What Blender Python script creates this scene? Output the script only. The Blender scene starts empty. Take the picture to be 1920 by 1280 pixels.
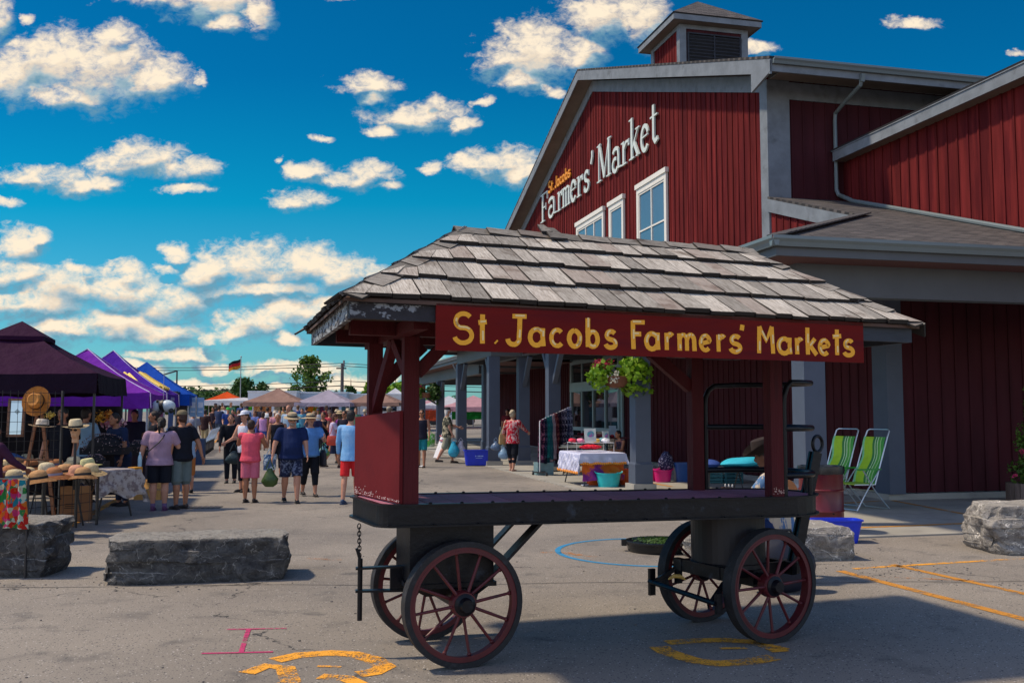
import bpy, bmesh, math, random
from mathutils import Vector, Matrix, noise
R = math.radians
rnd = random.Random(7)
C = bpy.context.scene.collection
scene = bpy.context.scene

# ------------------------------------------------------------------ camera
CAMH = 1.65
FPX = 1790.0
PITCH = math.atan(131 / FPX)
cam_d = bpy.data.cameras.new('camera')
cam_d.sensor_width = 36
cam_d.lens = 36 * FPX / 1920
cam_d.clip_end = 3000
cam = bpy.data.objects.new('camera', cam_d)
C.objects.link(cam)
cam.location = (0, 0, CAMH)
cam.rotation_euler = (R(90) + PITCH, 0, 0)
scene.camera = cam

# ------------------------------------------------------------------ sun and exposure
SUN_AZ, SUN_EL = R(-90), R(57)          # azimuth from +Y, negative is to the left
sd = Vector((math.sin(SUN_AZ) * math.cos(SUN_EL), math.cos(SUN_AZ) * math.cos(SUN_EL), math.sin(SUN_EL)))
sun_d = bpy.data.lights.new('sun', 'SUN')
sun_d.energy = 3.4
sun_d.angle = R(3.0)
sun_d.color = (1.0, 0.83, 0.62)
sun = bpy.data.objects.new('sun', sun_d)
C.objects.link(sun)
sun.rotation_euler = (-sd).to_track_quat('-Z', 'Y').to_euler()
scene.view_settings.view_transform = 'Standard'
scene.view_settings.look = 'None'
scene.view_settings.exposure = 0.14
scene.view_settings.gamma = 1.0
scene.cycles.max_bounces = 5
scene.cycles.diffuse_bounces = 3
scene.cycles.glossy_bounces = 3


def ray(px, py):
    dx, dy = (px - 960) / FPX, -(py - 640) / FPX
    c, s = math.cos(PITCH), math.sin(PITCH)
    return Vector((dx, c - s * dy, s + c * dy))


def gz(y):
    """the ground climbs very gently far down the lane"""
    if y < 30:
        return 0.0
    if y < 60:
        return 0.00055 * (y - 30) ** 2
    return 0.495 + (min(y, 120) - 60) * 0.01


def G(px, py, z=0.0):
    d = ray(px, py)
    t = (z - CAMH) / d.z
    return Vector((d.x * t, d.y * t, z))


def at(px, py, Y):
    d = ray(px, py)
    t = Y / d.y
    return Vector((d.x * t, Y, CAMH + d.z * t))


# ------------------------------------------------------------------ sky with clouds (directions in the sky)
world = bpy.data.worlds.new('World')
scene.world = world
world.use_nodes = True
wt = world.node_tree
wt.nodes.clear()


class NT:
    def __init__(self, tree): self.t = tree

    def n(self, typ, **kw):
        nd = self.t.nodes.new(typ)
        for k, v in kw.items(): setattr(nd, k, v)
        return nd

    def link(self, a, b): self.t.links.new(a, b)

    def m(self, op, a, b=None, c=None, clamp=False):
        nd = self.t.nodes.new('ShaderNodeMath')
        nd.operation = op
        nd.use_clamp = clamp
        for i, v in enumerate((a, b, c)):
            if v is None: continue
            if hasattr(v, 'links'): self.link(v, nd.inputs[i])
            else: nd.inputs[i].default_value = v
        return nd.outputs[0]

    def vm(self, op, a, b=None, c=None):
        nd = self.t.nodes.new('ShaderNodeVectorMath')
        nd.operation = op
        for i, v in enumerate((a, b, c)):
            if v is None: continue
            if hasattr(v, 'links'): self.link(v, nd.inputs[i])
            else: nd.inputs[i].default_value = v
        return nd

    def mix(self, f, a, b, blend='MIX'):
        nd = self.t.nodes.new('ShaderNodeMix')
        nd.data_type = 'RGBA'
        nd.blend_type = blend
        for s, v in ((nd.inputs[0], f), (nd.inputs[6], a), (nd.inputs[7], b)):
            if hasattr(v, 'links'): self.link(v, s)
            elif isinstance(v, (int, float)): s.default_value = v
            else: s.default_value = tuple(v) + ((1,) if len(v) == 3 else ())
        return nd.outputs[2]

    def ramp(self, f, stops, interp='LINEAR'):
        nd = self.t.nodes.new('ShaderNodeValToRGB')
        nd.color_ramp.interpolation = interp
        e = nd.color_ramp.elements
        while len(e) < len(stops): e.new(0.5)
        for el, (p, c) in zip(e, stops):
            el.position = p
            el.color = tuple(c) + (1,) if len(c) == 3 else c
        self.link(f, nd.inputs[0])
        return nd.outputs[0]

    def noise(self, vec, scale, detail=4, rough=0.5, lac=2.0, dist=0.0):
        nd = self.t.nodes.new('ShaderNodeTexNoise')
        if vec is not None: self.link(vec, nd.inputs['Vector'])
        nd.inputs['Scale'].default_value = scale
        nd.inputs['Detail'].default_value = detail
        nd.inputs['Roughness'].default_value = rough
        nd.inputs['Lacunarity'].default_value = lac
        nd.inputs['Distortion'].default_value = dist
        return nd

    def smooth(self, v, lo, hi):
        nd = self.t.nodes.new('ShaderNodeMapRange')
        nd.interpolation_type = 'SMOOTHSTEP'
        self.link(v, nd.inputs[0])
        nd.inputs[1].default_value = lo
        nd.inputs[2].default_value = hi
        return nd.outputs[0]


CLOUDS = [  # centre and radii of every cloud puff, in 1/1920 of the frame width of sky
    (90, 120, 100, 62), (190, 130, 110, 66), (285, 152, 75, 34), (20, 150, 70, 45), (205, 80, 50, 35), (120, 175, 110, 24),
    (-5, 30, 32, 45), (320, -5, 110, 26), (400, 0, 90, 40), (485, 25, 28, 42), (425, 40, 40, 24),
    (90, 326, 98, 20), (165, 342, 70, 20), (265, 300, 78, 34), (345, 320, 60, 26), (350, 361, 52, 9), (240, 285, 40, 20),
    (18, 372, 26, 11), (680, 158, 55, 22), (700, 180, 25, 14), (780, 213, 88, 24), (872, 232, 26, 17), (722, 243, 32, 14),
    (805, 190, 25, 12), (565, 368, 60, 20), (582, 314, 42, 18), (640, 330, 38, 12), (690, 325, 55, 22), (725, 345, 28, 10),
    (905, 190, 15, 9), (610, 256, 24, 6), (805, 312, 17, 11), (375, 148, 11, 9), (52, 30, 14, 12), (518, 298, 8, 6),
    (930, 303, 78, 24), (985, 325, 60, 24), (880, 300, 30, 14),
    (1000, 100, 92, 56), (1075, 100, 60, 30), (1130, 35, 82, 48), (980, 150, 52, 26), (1205, 40, 50, 55), (1030, 170, 26, 14),
    (945, 115, 50, 30), (1425, 88, 34, 16), (1722, 40, 56, 11), (1905, 105, 25, 6), (655, -5, 40, 8),
    (38, 458, 52, 26), (75, 440, 24, 14), (35, 512, 74, 22), (110, 540, 100, 30), (220, 548, 110, 32), (320, 568, 88, 28),
    (230, 510, 40, 16), (150, 508, 22, 9), (60, 570, 130, 22), (328, 470, 30, 13), (312, 497, 26, 7), (395, 510, 72, 26),
    (470, 500, 90, 36), (560, 505, 88, 30), (640, 512, 76, 26), (700, 508, 40, 14), (500, 545, 150, 16),
    (120, 612, 120, 18), (220, 605, 140, 26), (300, 620, 90, 22), (60, 632, 90, 16), (380, 634, 20, 10),
    (470, 608, 80, 22), (560, 588, 80, 24), (620, 575, 60, 16), (440, 625, 50, 14), (536, 637, 40, 12),
    (320, 662, 90, 14), (390, 684, 40, 9), (270, 690, 60, 10), (560, 690, 110, 12), (500, 683, 22, 6), (150, 690, 120, 12),
    (650, 720, 120, 14), (360, 720, 130, 12), (520, 735, 180, 12), (735, 700, 30, 10), (860, 690, 60, 12),
]
g = bpy.data.node_groups.new('cloud_field', 'ShaderNodeTree')
g.interface.new_socket('P', in_out='INPUT', socket_type='NodeSocketVector')
g.interface.new_socket('F', in_out='OUTPUT', socket_type='NodeSocketFloat')
gn = NT(g)
gi, go = gn.n('NodeGroupInput'), gn.n('NodeGroupOutput')
prev = None
for (cx, cy, rx, ry) in CLOUDS:
    d = ray(cx, cy)
    u, v = d.x / d.y, d.z / d.y
    grow = 1.5 if cy > 430 else 1.12
    ru, rv = rx * (1.0 if cy > 430 else 1.05) / FPX, ry * grow / FPX
    q = gn.vm('MULTIPLY_ADD', gi.outputs[0], (1 / ru, 1 / rv, 0), (-u / ru, -v / rv, 0)).outputs[0]
    L = gn.vm('DOT_PRODUCT', q, q).outputs['Value']
    f = gn.m('SUBTRACT', 1.0, L)
    prev = f if prev is None else gn.m('SMOOTH_MAX', prev, f, 0.25)
gn.link(prev, go.inputs[0])

W = NT(wt)
tc = W.n('ShaderNodeTexCoord')
sep = W.n('ShaderNodeSeparateXYZ')
W.link(tc.outputs['Generated'], sep.inputs[0])
X, Y_, Z = sep.outputs
yc = W.m('MAXIMUM', Y_, 0.02)
U, V = W.m('DIVIDE', X, yc), W.m('DIVIDE', Z, yc)
cmb = W.n('ShaderNodeCombineXYZ')
W.link(U, cmb.inputs[0]); W.link(V, cmb.inputs[1])
P = cmb.outputs[0]
stretch = W.vm('MULTIPLY', P, (1.0, 1.45, 1.0)).outputs[0]
nz1 = W.noise(stretch, 9, 3, 0.5)
nz2 = W.noise(stretch, 26, 12, 0.62)
wp = W.vm('MULTIPLY_ADD', nz1.outputs['Color'], (0.05, 0.028, 0), (-0.025, -0.014, 0)).outputs[0]
wp2 = W.vm('MULTIPLY_ADD', nz2.outputs['Color'], (0.034, 0.022, 0), (-0.017, -0.011, 0)).outputs[0]
Pw = W.vm('ADD', W.vm('ADD', P, wp).outputs[0], wp2).outputs[0]


def field(vec):
    nd = W.n('ShaderNodeGroup')
    nd.node_tree = g
    W.link(vec, nd.inputs[0])
    return nd.outputs[0]


F0 = field(Pw)
F1 = field(W.vm('ADD', Pw, (-0.006, 0.012, 0)).outputs[0])
nzf = W.m('SUBTRACT', nz2.outputs['Fac'], 0.5)
nz3 = W.noise(stretch, 85, 8, 0.65, dist=0.6)
dens = W.m('ADD', W.m('ADD', W.m('MINIMUM', F0, 0.95), W.m('MULTIPLY', nzf, 3.6)), W.m('MULTIPLY', W.m('SUBTRACT', nz3.outputs['Fac'], 0.5), 2.5))
front = W.m('GREATER_THAN', Y_, 0.03)
alpha = W.m('MULTIPLY', W.smooth(dens, -0.55, 1.25), front)
# relief: thinner towards the sun-lit rim means brighter, the belly is thick and grey
relief = W.m('SUBTRACT', W.m('MINIMUM', F0, 1.0), W.m('MINIMUM', F1, 1.0))
billow = W.noise(stretch, 34, 6, 0.55)
sh = W.m('ADD', W.m('ADD', W.m('MULTIPLY', relief, 1.5), 0.44), W.m('MULTIPLY', W.m('SUBTRACT', billow.outputs['Fac'], 0.5), 1.5))
low = W.smooth(V, 0.03, 0.22)
sh = W.m('ADD', sh, W.m('MULTIPLY', low, 0.22), clamp=True)
ccol = W.ramp(sh, [(0.0, (0.16, 0.33, 0.44)), (0.32, (0.38, 0.50, 0.56)), (0.62, (0.80, 0.68, 0.54)), (0.9, (1.0, 0.85, 0.65))])
sky = W.n('ShaderNodeTexSky', sky_type='NISHITA')
sky.sun_disc = False
sky.sun_elevation = SUN_EL
sky.sun_rotation = SUN_AZ
sky.air_density = 1.0
sky.dust_density = 0.6
sky.ozone_density = 2.0
tint = W.ramp(V, [(0.0, (0.36, 0.78, 0.96)), (0.10, (0.22, 0.77, 0.93)), (0.22, (0.01, 0.70, 0.86)), (0.36, (0.003, 0.49, 0.76)), (0.7, (0.002, 0.38, 0.66))])
tint = W.mix(front, (2.0, 1.75, 1.72), tint)  # sky behind the camera brightened and warmed as added fill light
skyc = W.mix(1.0, sky.outputs[0], tint, 'MULTIPLY')
SKYS = 0.105
cscaled = W.mix(1.0, ccol, (0.93 / SKYS,) * 3, 'MULTIPLY')
final = W.mix(alpha, skyc, cscaled)
bg = W.n('ShaderNodeBackground')
W.link(final, bg.inputs[0])
bg.inputs[1].default_value = SKYS
wo = W.n('ShaderNodeOutputWorld')
W.link(bg.outputs[0], wo.inputs[0])
world.cycles.sampling_method = 'MANUAL'
world.cycles.sample_map_resolution = 1024

# ------------------------------------------------------------------ building axes
A_ = Vector((-0.2401, 0.9707, 0))
B_ = Vector((0.9707, 0.2401, 0))


def AB(a, b, z=0.0):
    return A_ * a + B_ * b + Vector((0, 0, z))


# ------------------------------------------------------------------ materials
MATS = {}


def mat(name, col, rough=0.7, var=0.18, scale=6.0, stretch=(1, 1, 1), bump=0.0, bscale=None, metal=0.0, spec=0.5,
        col2=None, mixlo=0.45, mixhi=0.6, island=0.0, chips=None, trans=0.0, alpha=None, sheen=0.0):
    if name in MATS: return MATS[name]
    m = bpy.data.materials.new(name)
    m.use_nodes = True
    t = NT(m.node_tree)
    bs = m.node_tree.nodes['Principled BSDF']
    tc = t.n('ShaderNodeTexCoord')
    mp = t.n('ShaderNodeMapping')
    mp.inputs['Scale'].default_value = stretch
    t.link(tc.outputs['Object'], mp.inputs[0])
    n1 = t.noise(mp.outputs[0], scale, 6, 0.6)
    lo = tuple(max(0, c * (1 - var)) for c in col)
    hi = tuple(min(1, c * (1 + var)) for c in col)
    c = t.ramp(n1.outputs['Fac'], [(0.3, lo), (0.7, hi)])
    if col2 is not None:
        n2 = t.noise(mp.outputs[0], scale * 0.7, 8, 0.65)
        c = t.mix(t.smooth(n2.outputs['Fac'], mixlo, mixhi), c, col2)
    if chips:
        n5 = t.noise(tc.outputs['Object'], chips[2], 10, 0.8)
        c = t.mix(t.smooth(n5.outputs['Fac'], chips[1], chips[1] + 0.015), c, chips[0])
    if island:
        geo = t.n('ShaderNodeNewGeometry')
        k = t.m('MULTIPLY_ADD', geo.outputs['Random Per Island'], island, 1 - island / 2)
        cc = t.n('ShaderNodeCombineXYZ')
        for i in range(3): t.link(k, cc.inputs[i])
        c = t.mix(1.0, c, cc.outputs[0], 'MULTIPLY')
    t.link(c, bs.inputs['Base Color'])
    bs.inputs['Roughness'].default_value = rough
    bs.inputs['Metallic'].default_value = metal
    bs.inputs['Specular IOR Level'].default_value = spec
    if trans: bs.inputs['Transmission Weight'].default_value = trans
    if alpha is not None: bs.inputs['Alpha'].default_value = alpha
    if bump:
        n3 = t.noise(mp.outputs[0], bscale or scale * 3, 6, 0.6)
        b = t.n('ShaderNodeBump')
        b.inputs['Strength'].default_value = bump
        b.inputs['Distance'].default_value = 0.02
        t.link(n3.outputs['Fac'], b.inputs['Height'])
        t.link(b.outputs[0], bs.inputs['Normal'])
    MATS[name] = m
    return m


def plain(col, rough=0.7, **k):
    key = 'paint_%d_%d_%d_%d' % tuple(int(x * 999) for x in (*col, rough))
    return mat(key, col, rough, var=k.pop('var', 0.12), scale=k.pop('scale', 9), **k)


# ------------------------------------------------------------------ mesh builder
class MB:
    def __init__(self): self.bm = bmesh.new()

    def faces(self, vs, fs):
        bv = [self.bm.verts.new(v) for v in vs]
        out = []
        for f in fs:
            try: out.append(self.bm.faces.new([bv[i] for i in f]))
            except ValueError: pass
        return bv

    def box(self, c, s, rot=None, taper=None):
        x, y, z = s[0] / 2, s[1] / 2, s[2] / 2
        tx, ty = taper or (1, 1)
        vs = [Vector(p) for p in ((-x, -y, -z), (x, -y, -z), (x, y, -z), (-x, y, -z), (-x * tx, -y * ty, z), (x * tx, -y * ty, z), (x * tx, y * ty, z), (-x * tx, y * ty, z))]
        if rot is not None:
            vs = [rot @ v for v in vs]
        c = Vector(c)
        self.faces([v + c for v in vs], [(0, 3, 2, 1), (4, 5, 6, 7), (0, 1, 5, 4), (1, 2, 6, 5), (2, 3, 7, 6), (3, 0, 4, 7)])
        return self

    def hexa(self, v8):
        self.faces([Vector(v) for v in v8], [(0, 3, 2, 1), (4, 5, 6, 7), (0, 1, 5, 4), (1, 2, 6, 5), (2, 3, 7, 6), (3, 0, 4, 7)])
        return self

    def beam(self, p, q, w, h, up=(0, 0, 1)):
        p, q = Vector(p), Vector(q)
        d = (q - p)
        L = d.length
        d.normalize()
        upv = Vector(up)
        if abs(d.dot(upv)) > 0.98: upv = Vector((0, 1, 0))
        s = d.cross(upv).normalized()
        u = s.cross(d).normalized()
        M3 = Matrix((s, d, u)).transposed()
        return self.box((p + q) / 2, (w, L, h), M3)

    def tube(self, pts, r, seg=8, closed=False, caps=True):
        pts = [Vector(p) for p in pts]
        n = len(pts)
        rs = r if isinstance(r, (list, tuple)) else [r] * n
        rings = []
        prevn = None
        for i, p in enumerate(pts):
            if closed: t = pts[(i + 1) % n] - pts[i - 1]
            else: t = pts[min(i + 1, n - 1)] - pts[max(i - 1, 0)]
            t.normalize()
            if prevn is None:
                a = Vector((0, 0, 1)) if abs(t.z) < 0.9 else Vector((1, 0, 0))
                nrm = t.cross(a).normalized()
            else:
                nrm = (prevn - t * prevn.dot(t))
                if nrm.length < 1e-6: nrm = t.orthogonal()
                nrm.normalize()
            prevn = nrm
            bn = t.cross(nrm)
            rings.append([self.bm.verts.new(p + (nrm * math.cos(2 * math.pi * k / seg) + bn * math.sin(2 * math.pi * k / seg)) * rs[i]) for k in range(seg)])
        m = n if closed else n - 1
        for i in range(m):
            a, b = rings[i], rings[(i + 1) % n]
            for k in range(seg):
                self.bm.faces.new((a[k], a[(k + 1) % seg], b[(k + 1) % seg], b[k]))
        if caps and not closed:
            self.bm.faces.new(list(reversed(rings[0])))
            self.bm.faces.new(rings[-1])
        return self

    def cyl(self, p, q, r1, r2=None, seg=16):
        return self.tube([p, q], [r1, r1 if r2 is None else r2], seg)

    def ring(self, c, axis, R1, r, seg=48, ts=8):
        axis = Vector(axis).normalized()
        u = axis.orthogonal().normalized()
        v = axis.cross(u)
        c = Vector(c)
        return self.tube([c + (u * math.cos(2 * math.pi * i / seg) + v * math.sin(2 * math.pi * i / seg)) * R1 for i in range(seg)], r, ts, closed=True)

    def annulus(self, c, axis, ri, ro, w, seg=64):
        """flat-sided hoop: inner and outer radius, width along the axis"""
        axis = Vector(axis).normalized()
        u = axis.orthogonal().normalized()
        v = axis.cross(u)
        c = Vector(c)
        rings = []
        for i in range(seg):
            d = u * math.cos(2 * math.pi * i / seg) + v * math.sin(2 * math.pi * i / seg)
            rings.append([self.bm.verts.new(c + d * rr + axis * ww) for rr, ww in ((ri, -w / 2), (ro, -w / 2), (ro, w / 2), (ri, w / 2))])
        for i in range(seg):
            a, b = rings[i], rings[(i + 1) % seg]
            for k in range(4):
                self.bm.faces.new((a[k], a[(k + 1) % 4], b[(k + 1) % 4], b[k]))
        return self

    def lathe(self, prof, c=(0, 0, 0), seg=24, sx=1.0, sy=1.0, M=None, cap=True):
        c = Vector(c)
        rings = []
        for (r, z) in prof:
            ring = []
            for k in range(seg):
                a = 2 * math.pi * k / seg
                p = Vector((r * math.cos(a) * sx, r * math.sin(a) * sy, z))
                if M is not None: p = M @ p
                ring.append(self.bm.verts.new(p + c))
            rings.append(ring)
        for a, b in zip(rings, rings[1:]):
            for k in range(seg):
                self.bm.faces.new((a[k], a[(k + 1) % seg], b[(k + 1) % seg], b[k]))
        if cap:
            self.bm.faces.new(list(reversed(rings[0])))
            self.bm.faces.new(rings[-1])
        return self

    def ball(self, c, s, seg=12, rings=8, M=None):
        s = (s, s, s) if isinstance(s, (int, float)) else s
        prof = [(math.sin(math.pi * (i + (0.02 if i == 0 else -0.02 if i == rings else 0)) / rings), -math.cos(math.pi * i / rings)) for i in range(rings + 1)]
        rr = []
        c = Vector(c)
        for (r, z) in prof:
            row = []
            for k in range(seg):
                a = 2 * math.pi * k / seg
                p = Vector((r * math.cos(a) * s[0], r * math.sin(a) * s[1], z * s[2]))
                if M is not None: p = M @ p
                row.append(self.bm.verts.new(p + c))
            rr.append(row)
        for a, b in zip(rr, rr[1:]):
            for k in range(seg):
                self.bm.faces.new((a[k], a[(k + 1) % seg], b[(k + 1) % seg], b[k]))
        self.bm.faces.new(list(reversed(rr[0])))
        self.bm.faces.new(rr[-1])
        return self

    def prism(self, poly, z0, z1, M=None):
        n = len(poly)
        vs = [Vector((p[0], p[1], z0)) for p in poly] + [Vector((p[0], p[1], z1)) for p in poly]
        if M is not None: vs = [M @ v for v in vs]
        self.faces(vs, [tuple(range(n - 1, -1, -1)), tuple(range(n, 2 * n))] + [(i, (i + 1) % n, n + (i + 1) % n, n + i) for i in range(n)])
        return self

    def ribbon(self, pts, w, d0, d1, M, nib=None):
        """a brush stroke: 2-D polyline widened to w and given real thickness d0..d1"""
        pts = [Vector((p[0], p[1])) for p in pts]
        n = len(pts)
        Lf, Rt = [], []
        for i, p in enumerate(pts):
            t = (pts[min(i + 1, n - 1)] - pts[max(i - 1, 0)]).normalized()
            nr = Vector((-t.y, t.x))
            ww = w
            if nib is not None:      # broad vertical strokes, thin horizontal ones
                ww = nib * w + (1 - nib) * w * abs(t.y)
            Lf.append(p + nr * ww / 2); Rt.append(p - nr * ww / 2)
        for i in range(n - 1):
            q = [Lf[i], Rt[i], Rt[i + 1], Lf[i + 1]]
            pass
        vs = []
        for l, r_ in zip(Lf, Rt):
            vs += [M @ Vector((l.x, l.y, d0)), M @ Vector((r_.x, r_.y, d0)), M @ Vector((l.x, l.y, d1)), M @ Vector((r_.x, r_.y, d1))]
        fs = []
        for i in range(n - 1):
            a, b = 4 * i, 4 * i + 4
            fs += [(a + 2, a + 3, b + 3, b + 2), (a, b, b + 1, a + 1), (a, a + 2, b + 2, b), (a + 1, b + 1, b + 3, a + 3)]
        e = 4 * (n - 1)
        fs += [(0, 1, 3, 2), (e, e + 2, e + 3, e + 1)]
        self.faces(vs, fs)
        return self

    def build(self, name, m, parent=None, smooth=False, recalc=True):
        if recalc: bmesh.ops.recalc_face_normals(self.bm, faces=self.bm.faces)
        me = bpy.data.meshes.new(name)
        self.bm.to_mesh(me)
        self.bm.free()
        if m is not None: me.materials.append(m)
        if smooth:
            me.polygons.foreach_set('use_smooth', [True] * len(me.polygons))
            try: me.set_sharp_from_angle(angle=R(40))
            except Exception: pass
        o = bpy.data.objects.new(name, me)
        C.objects.link(o)
        if parent is not None: o.parent = parent
        return o


def tag(o, label=None, cat=None, group=None, kind=None):
    if label: o['label'] = label
    if cat: o['category'] = cat
    if group: o['group'] = group
    if kind: o['kind'] = kind
    return o


def thing(name, label, cat, loc=(0, 0, 0), rz=0.0, group=None):
    o = bpy.data.objects.new(name, None)
    C.objects.link(o)
    o.empty_display_size = 0.2
    o.location = loc
    o.rotation_euler = (0, 0, rz)
    return tag(o, label, cat, group)


RZ = lambda a: Matrix.Rotation(a, 3, 'Z')
RX = lambda a: Matrix.Rotation(a, 3, 'X')
RY = lambda a: Matrix.Rotation(a, 3, 'Y')


def frame_mat(o, ex, ey, ez):
    m = Matrix((ex, ey, ez)).transposed().to_4x4()
    m.translation = Vector(o)
    return m
# ------------------------------------------------------------------ glyph strokes
def arc(cx, cy, rx, ry, a0, a1, n=14):
    return [(cx + rx * math.cos(R(a0 + (a1 - a0) * i / n)), cy + ry * math.sin(R(a0 + (a1 - a0) * i / n))) for i in range(n + 1)]


XH = 0.60
HW = {  # hand painted letters: strokes in a box 0..1 wide and 0..1 tall (x-height XH)
    'S': [arc(0.52, 0.74, 0.42, 0.24, 35, 180, 8)[:-1] + arc(0.5, 0.74, 0.42, 0.24, 180, 262, 5)[:-1] + arc(0.5, 0.27, 0.46, 0.25, 80, -60, 9)[:-1] + arc(0.48, 0.27, 0.46, 0.25, -60, -165, 7)],
    't': [[(0.55, 0.98), (0.52, 0.5), (0.52, 0.02)], [(0.08, 0.70), (0.98, 0.74)]],
    '.': [[(0.2, 0.10), (0.85, 0.06)]],
    'J': [[(0.30, 0.96), (0.98, 0.97)], [(0.66, 0.95), (0.64, 0.5), (0.62, 0.25)] + arc(0.34, 0.22, 0.28, 0.2, 0, -175, 9)],
    'a': [arc(0.46, 0.29, 0.40, 0.27, 40, 330, 14), [(0.86, XH), (0.85, 0.3), (0.90, 0.0)]],
    'c': [arc(0.54, 0.29, 0.44, 0.27, 45, 318, 14)],
    'o': [arc(0.5, 0.29, 0.42, 0.27, 90, 450, 18)],
    'b': [[(0.12, 1.0), (0.12, 0.5), (0.14, 0.02)], arc(0.5, 0.29, 0.38, 0.26, 150, -160, 14)],
    's': [arc(0.5, 0.44, 0.34, 0.14, 30, 180, 7)[:-1] + arc(0.5, 0.44, 0.34, 0.14, 180, 260, 4)[:-1] + arc(0.48, 0.16, 0.38, 0.14, 80, -60, 7)[:-1] + arc(0.46, 0.16, 0.40, 0.14, -60, -170, 6)],
    'F': [[(0.14, 0.98), (0.14, 0.5), (0.18, 0.0)], [(0.10, 0.93), (0.98, 0.94)], [(0.14, 0.52), (0.72, 0.53)]],
    'r': [[(0.16, XH), (0.18, 0.3), (0.2, 0.0)], arc(0.62, 0.30, 0.42, 0.26, 150, 50, 6)],
    'm': [[(0.08, XH), (0.09, 0.3), (0.1, 0.0)], arc(0.30, 0.36, 0.20, 0.20, 170, 10, 7) + [(0.5, 0.0)], arc(0.70, 0.36, 0.20, 0.20, 170, 10, 7) + [(0.92, 0.0)]],
    'e': [[(0.10, 0.27), (0.86, 0.36)] + arc(0.48, 0.30, 0.40, 0.26, 15, 315, 14)],
    "'": [[(0.6, 1.0), (0.2, 0.80)]],
    'M': [[(0.06, 0.0), (0.08, 0.5), (0.10, 0.97)], [(0.10, 0.97), (0.50, 0.45), (0.88, 0.98)], [(0.88, 0.98), (0.90, 0.5), (0.94, 0.0)]],
    'k': [[(0.14, 1.0), (0.14, 0.5), (0.16, 0.0)], [(0.80, 0.60), (0.22, 0.26)], [(0.36, 0.34), (0.92, 0.0)]],
}
SXH = 0.68
SERIF = {  # heavy upright roman with serifs; every entry: (stroke, weight)
    'F': [([(0.28, 1), (0.28, 0)], 1.25), ([(0.02, 0.97), (0.95, 0.97)], .4), ([(0.93, 1), (0.93, 0.72)], .3), ([(0.28, 0.5), (0.72, 0.5)], .4), ([(0.72, 0.62), (0.72, 0.38)], .3), ([(0.04, 0.03), (0.58, 0.03)], .35)],
    'a': [(arc(0.42, 0.50, 0.30, 0.16, 160, 40, 6) + [(0.70, 0.40), (0.70, 0.05)], 1.0), (arc(0.36, 0.19, 0.26, 0.19, 60, 330, 12), .9), ([(0.68, 0.06), (1.0, 0.05)], .4)],
    'r': [([(0.28, SXH), (0.28, 0)], 1.15), ([(0.02, SXH - .03), (0.28, SXH - .03)], .35), ([(0.02, 0.03), (0.62, 0.03)], .35), ([(0.36, 0.46), (0.60, 0.62), (0.92, 0.60)], .7), ([(0.85, 0.66), (0.88, 0.48)], .9)],
    'm': [([(0.16, SXH), (0.16, 0)], 1.15), ([(0.50, 0.5), (0.50, 0)], 1.15), ([(0.84, 0.5), (0.84, 0)], 1.15), (arc(0.35, 0.50, 0.16, 0.14, 175, 5, 7), .7), (arc(0.68, 0.50, 0.17, 0.14, 175, 5, 7), .7), ([(0.0, SXH - .03), (0.16, SXH - .03)], .35),
          ([(0.0, 0.03), (0.32, 0.03)], .35), ([(0.38, 0.03), (0.64, 0.03)], .35), ([(0.70, 0.03), (1.0, 0.03)], .35)],
    'e': [(arc(0.50, 0.34, 0.34, 0.33, 20, 320, 18), 1.0), ([(0.20, 0.38), (0.84, 0.40)], .35)],
    's': [(arc(0.5, 0.50, 0.28, 0.15, 30, 180, 7)[:-1] + arc(0.5, 0.50, 0.28, 0.15, 180, 260, 4)[:-1] + arc(0.48, 0.19, 0.32, 0.16, 80, -60, 7)[:-1] + arc(0.46, 0.19, 0.34, 0.16, -60, -170, 6), .95), ([(0.80, 0.66), (0.80, 0.48)], .3), ([(0.14, 0.24), (0.14, 0.02)], .3)],
    "'": [([(0.62, 1.0), (0.62, 0.84), (0.25, 0.66)], 1.0)],
    'M': [([(0.14, 1), (0.14, 0)], .55), ([(0.16, 1), (0.50, 0.06)], 1.15), ([(0.50, 0.06), (0.84, 1)], .5), ([(0.84, 1), (0.84, 0)], 1.2), ([(0.0, 0.97), (0.26, 0.97)], .35), ([(0.76, 0.97), (1.0, 0.97)], .35), ([(0.0, 0.03), (0.30, 0.03)], .35), ([(0.68, 0.03), (1.0, 0.03)], .35)],
    'k': [([(0.24, 1), (0.24, 0)], 1.15), ([(0.0, 0.97), (0.24, 0.97)], .35), ([(0.0, 0.03), (0.48, 0.03)], .35), ([(0.32, 0.26), (0.84, 0.66)], .45), ([(0.44, 0.40), (0.84, 0.02)], 1.1), ([(0.62, 0.66), (0.98, 0.66)], .35), ([(0.62, 0.03), (1.0, 0.03)], .35)],
    't': [([(0.42, 0.90), (0.42, 0.14), (0.60, 0.04), (0.90, 0.10)], 1.05), ([(0.05, 0.64), (0.88, 0.64)], .4)],
}
SANS = {
    'S': [HW['S'][0]], 't': [[(0.45, 0.9), (0.45, 0.08), (0.85, 0.06)], [(0.08, 0.62), (0.9, 0.62)]], '.': [[(0.3, 0.06), (0.7, 0.06)]],
    'J': [[(0.72, 1.0), (0.72, 0.25)] + arc(0.42, 0.25, 0.30, 0.21, 0, -170, 8)], 'a': HW['a'], 'c': HW['c'], 'o': HW['o'], 'b': HW['b'], 's': HW['s'],
}

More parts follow.
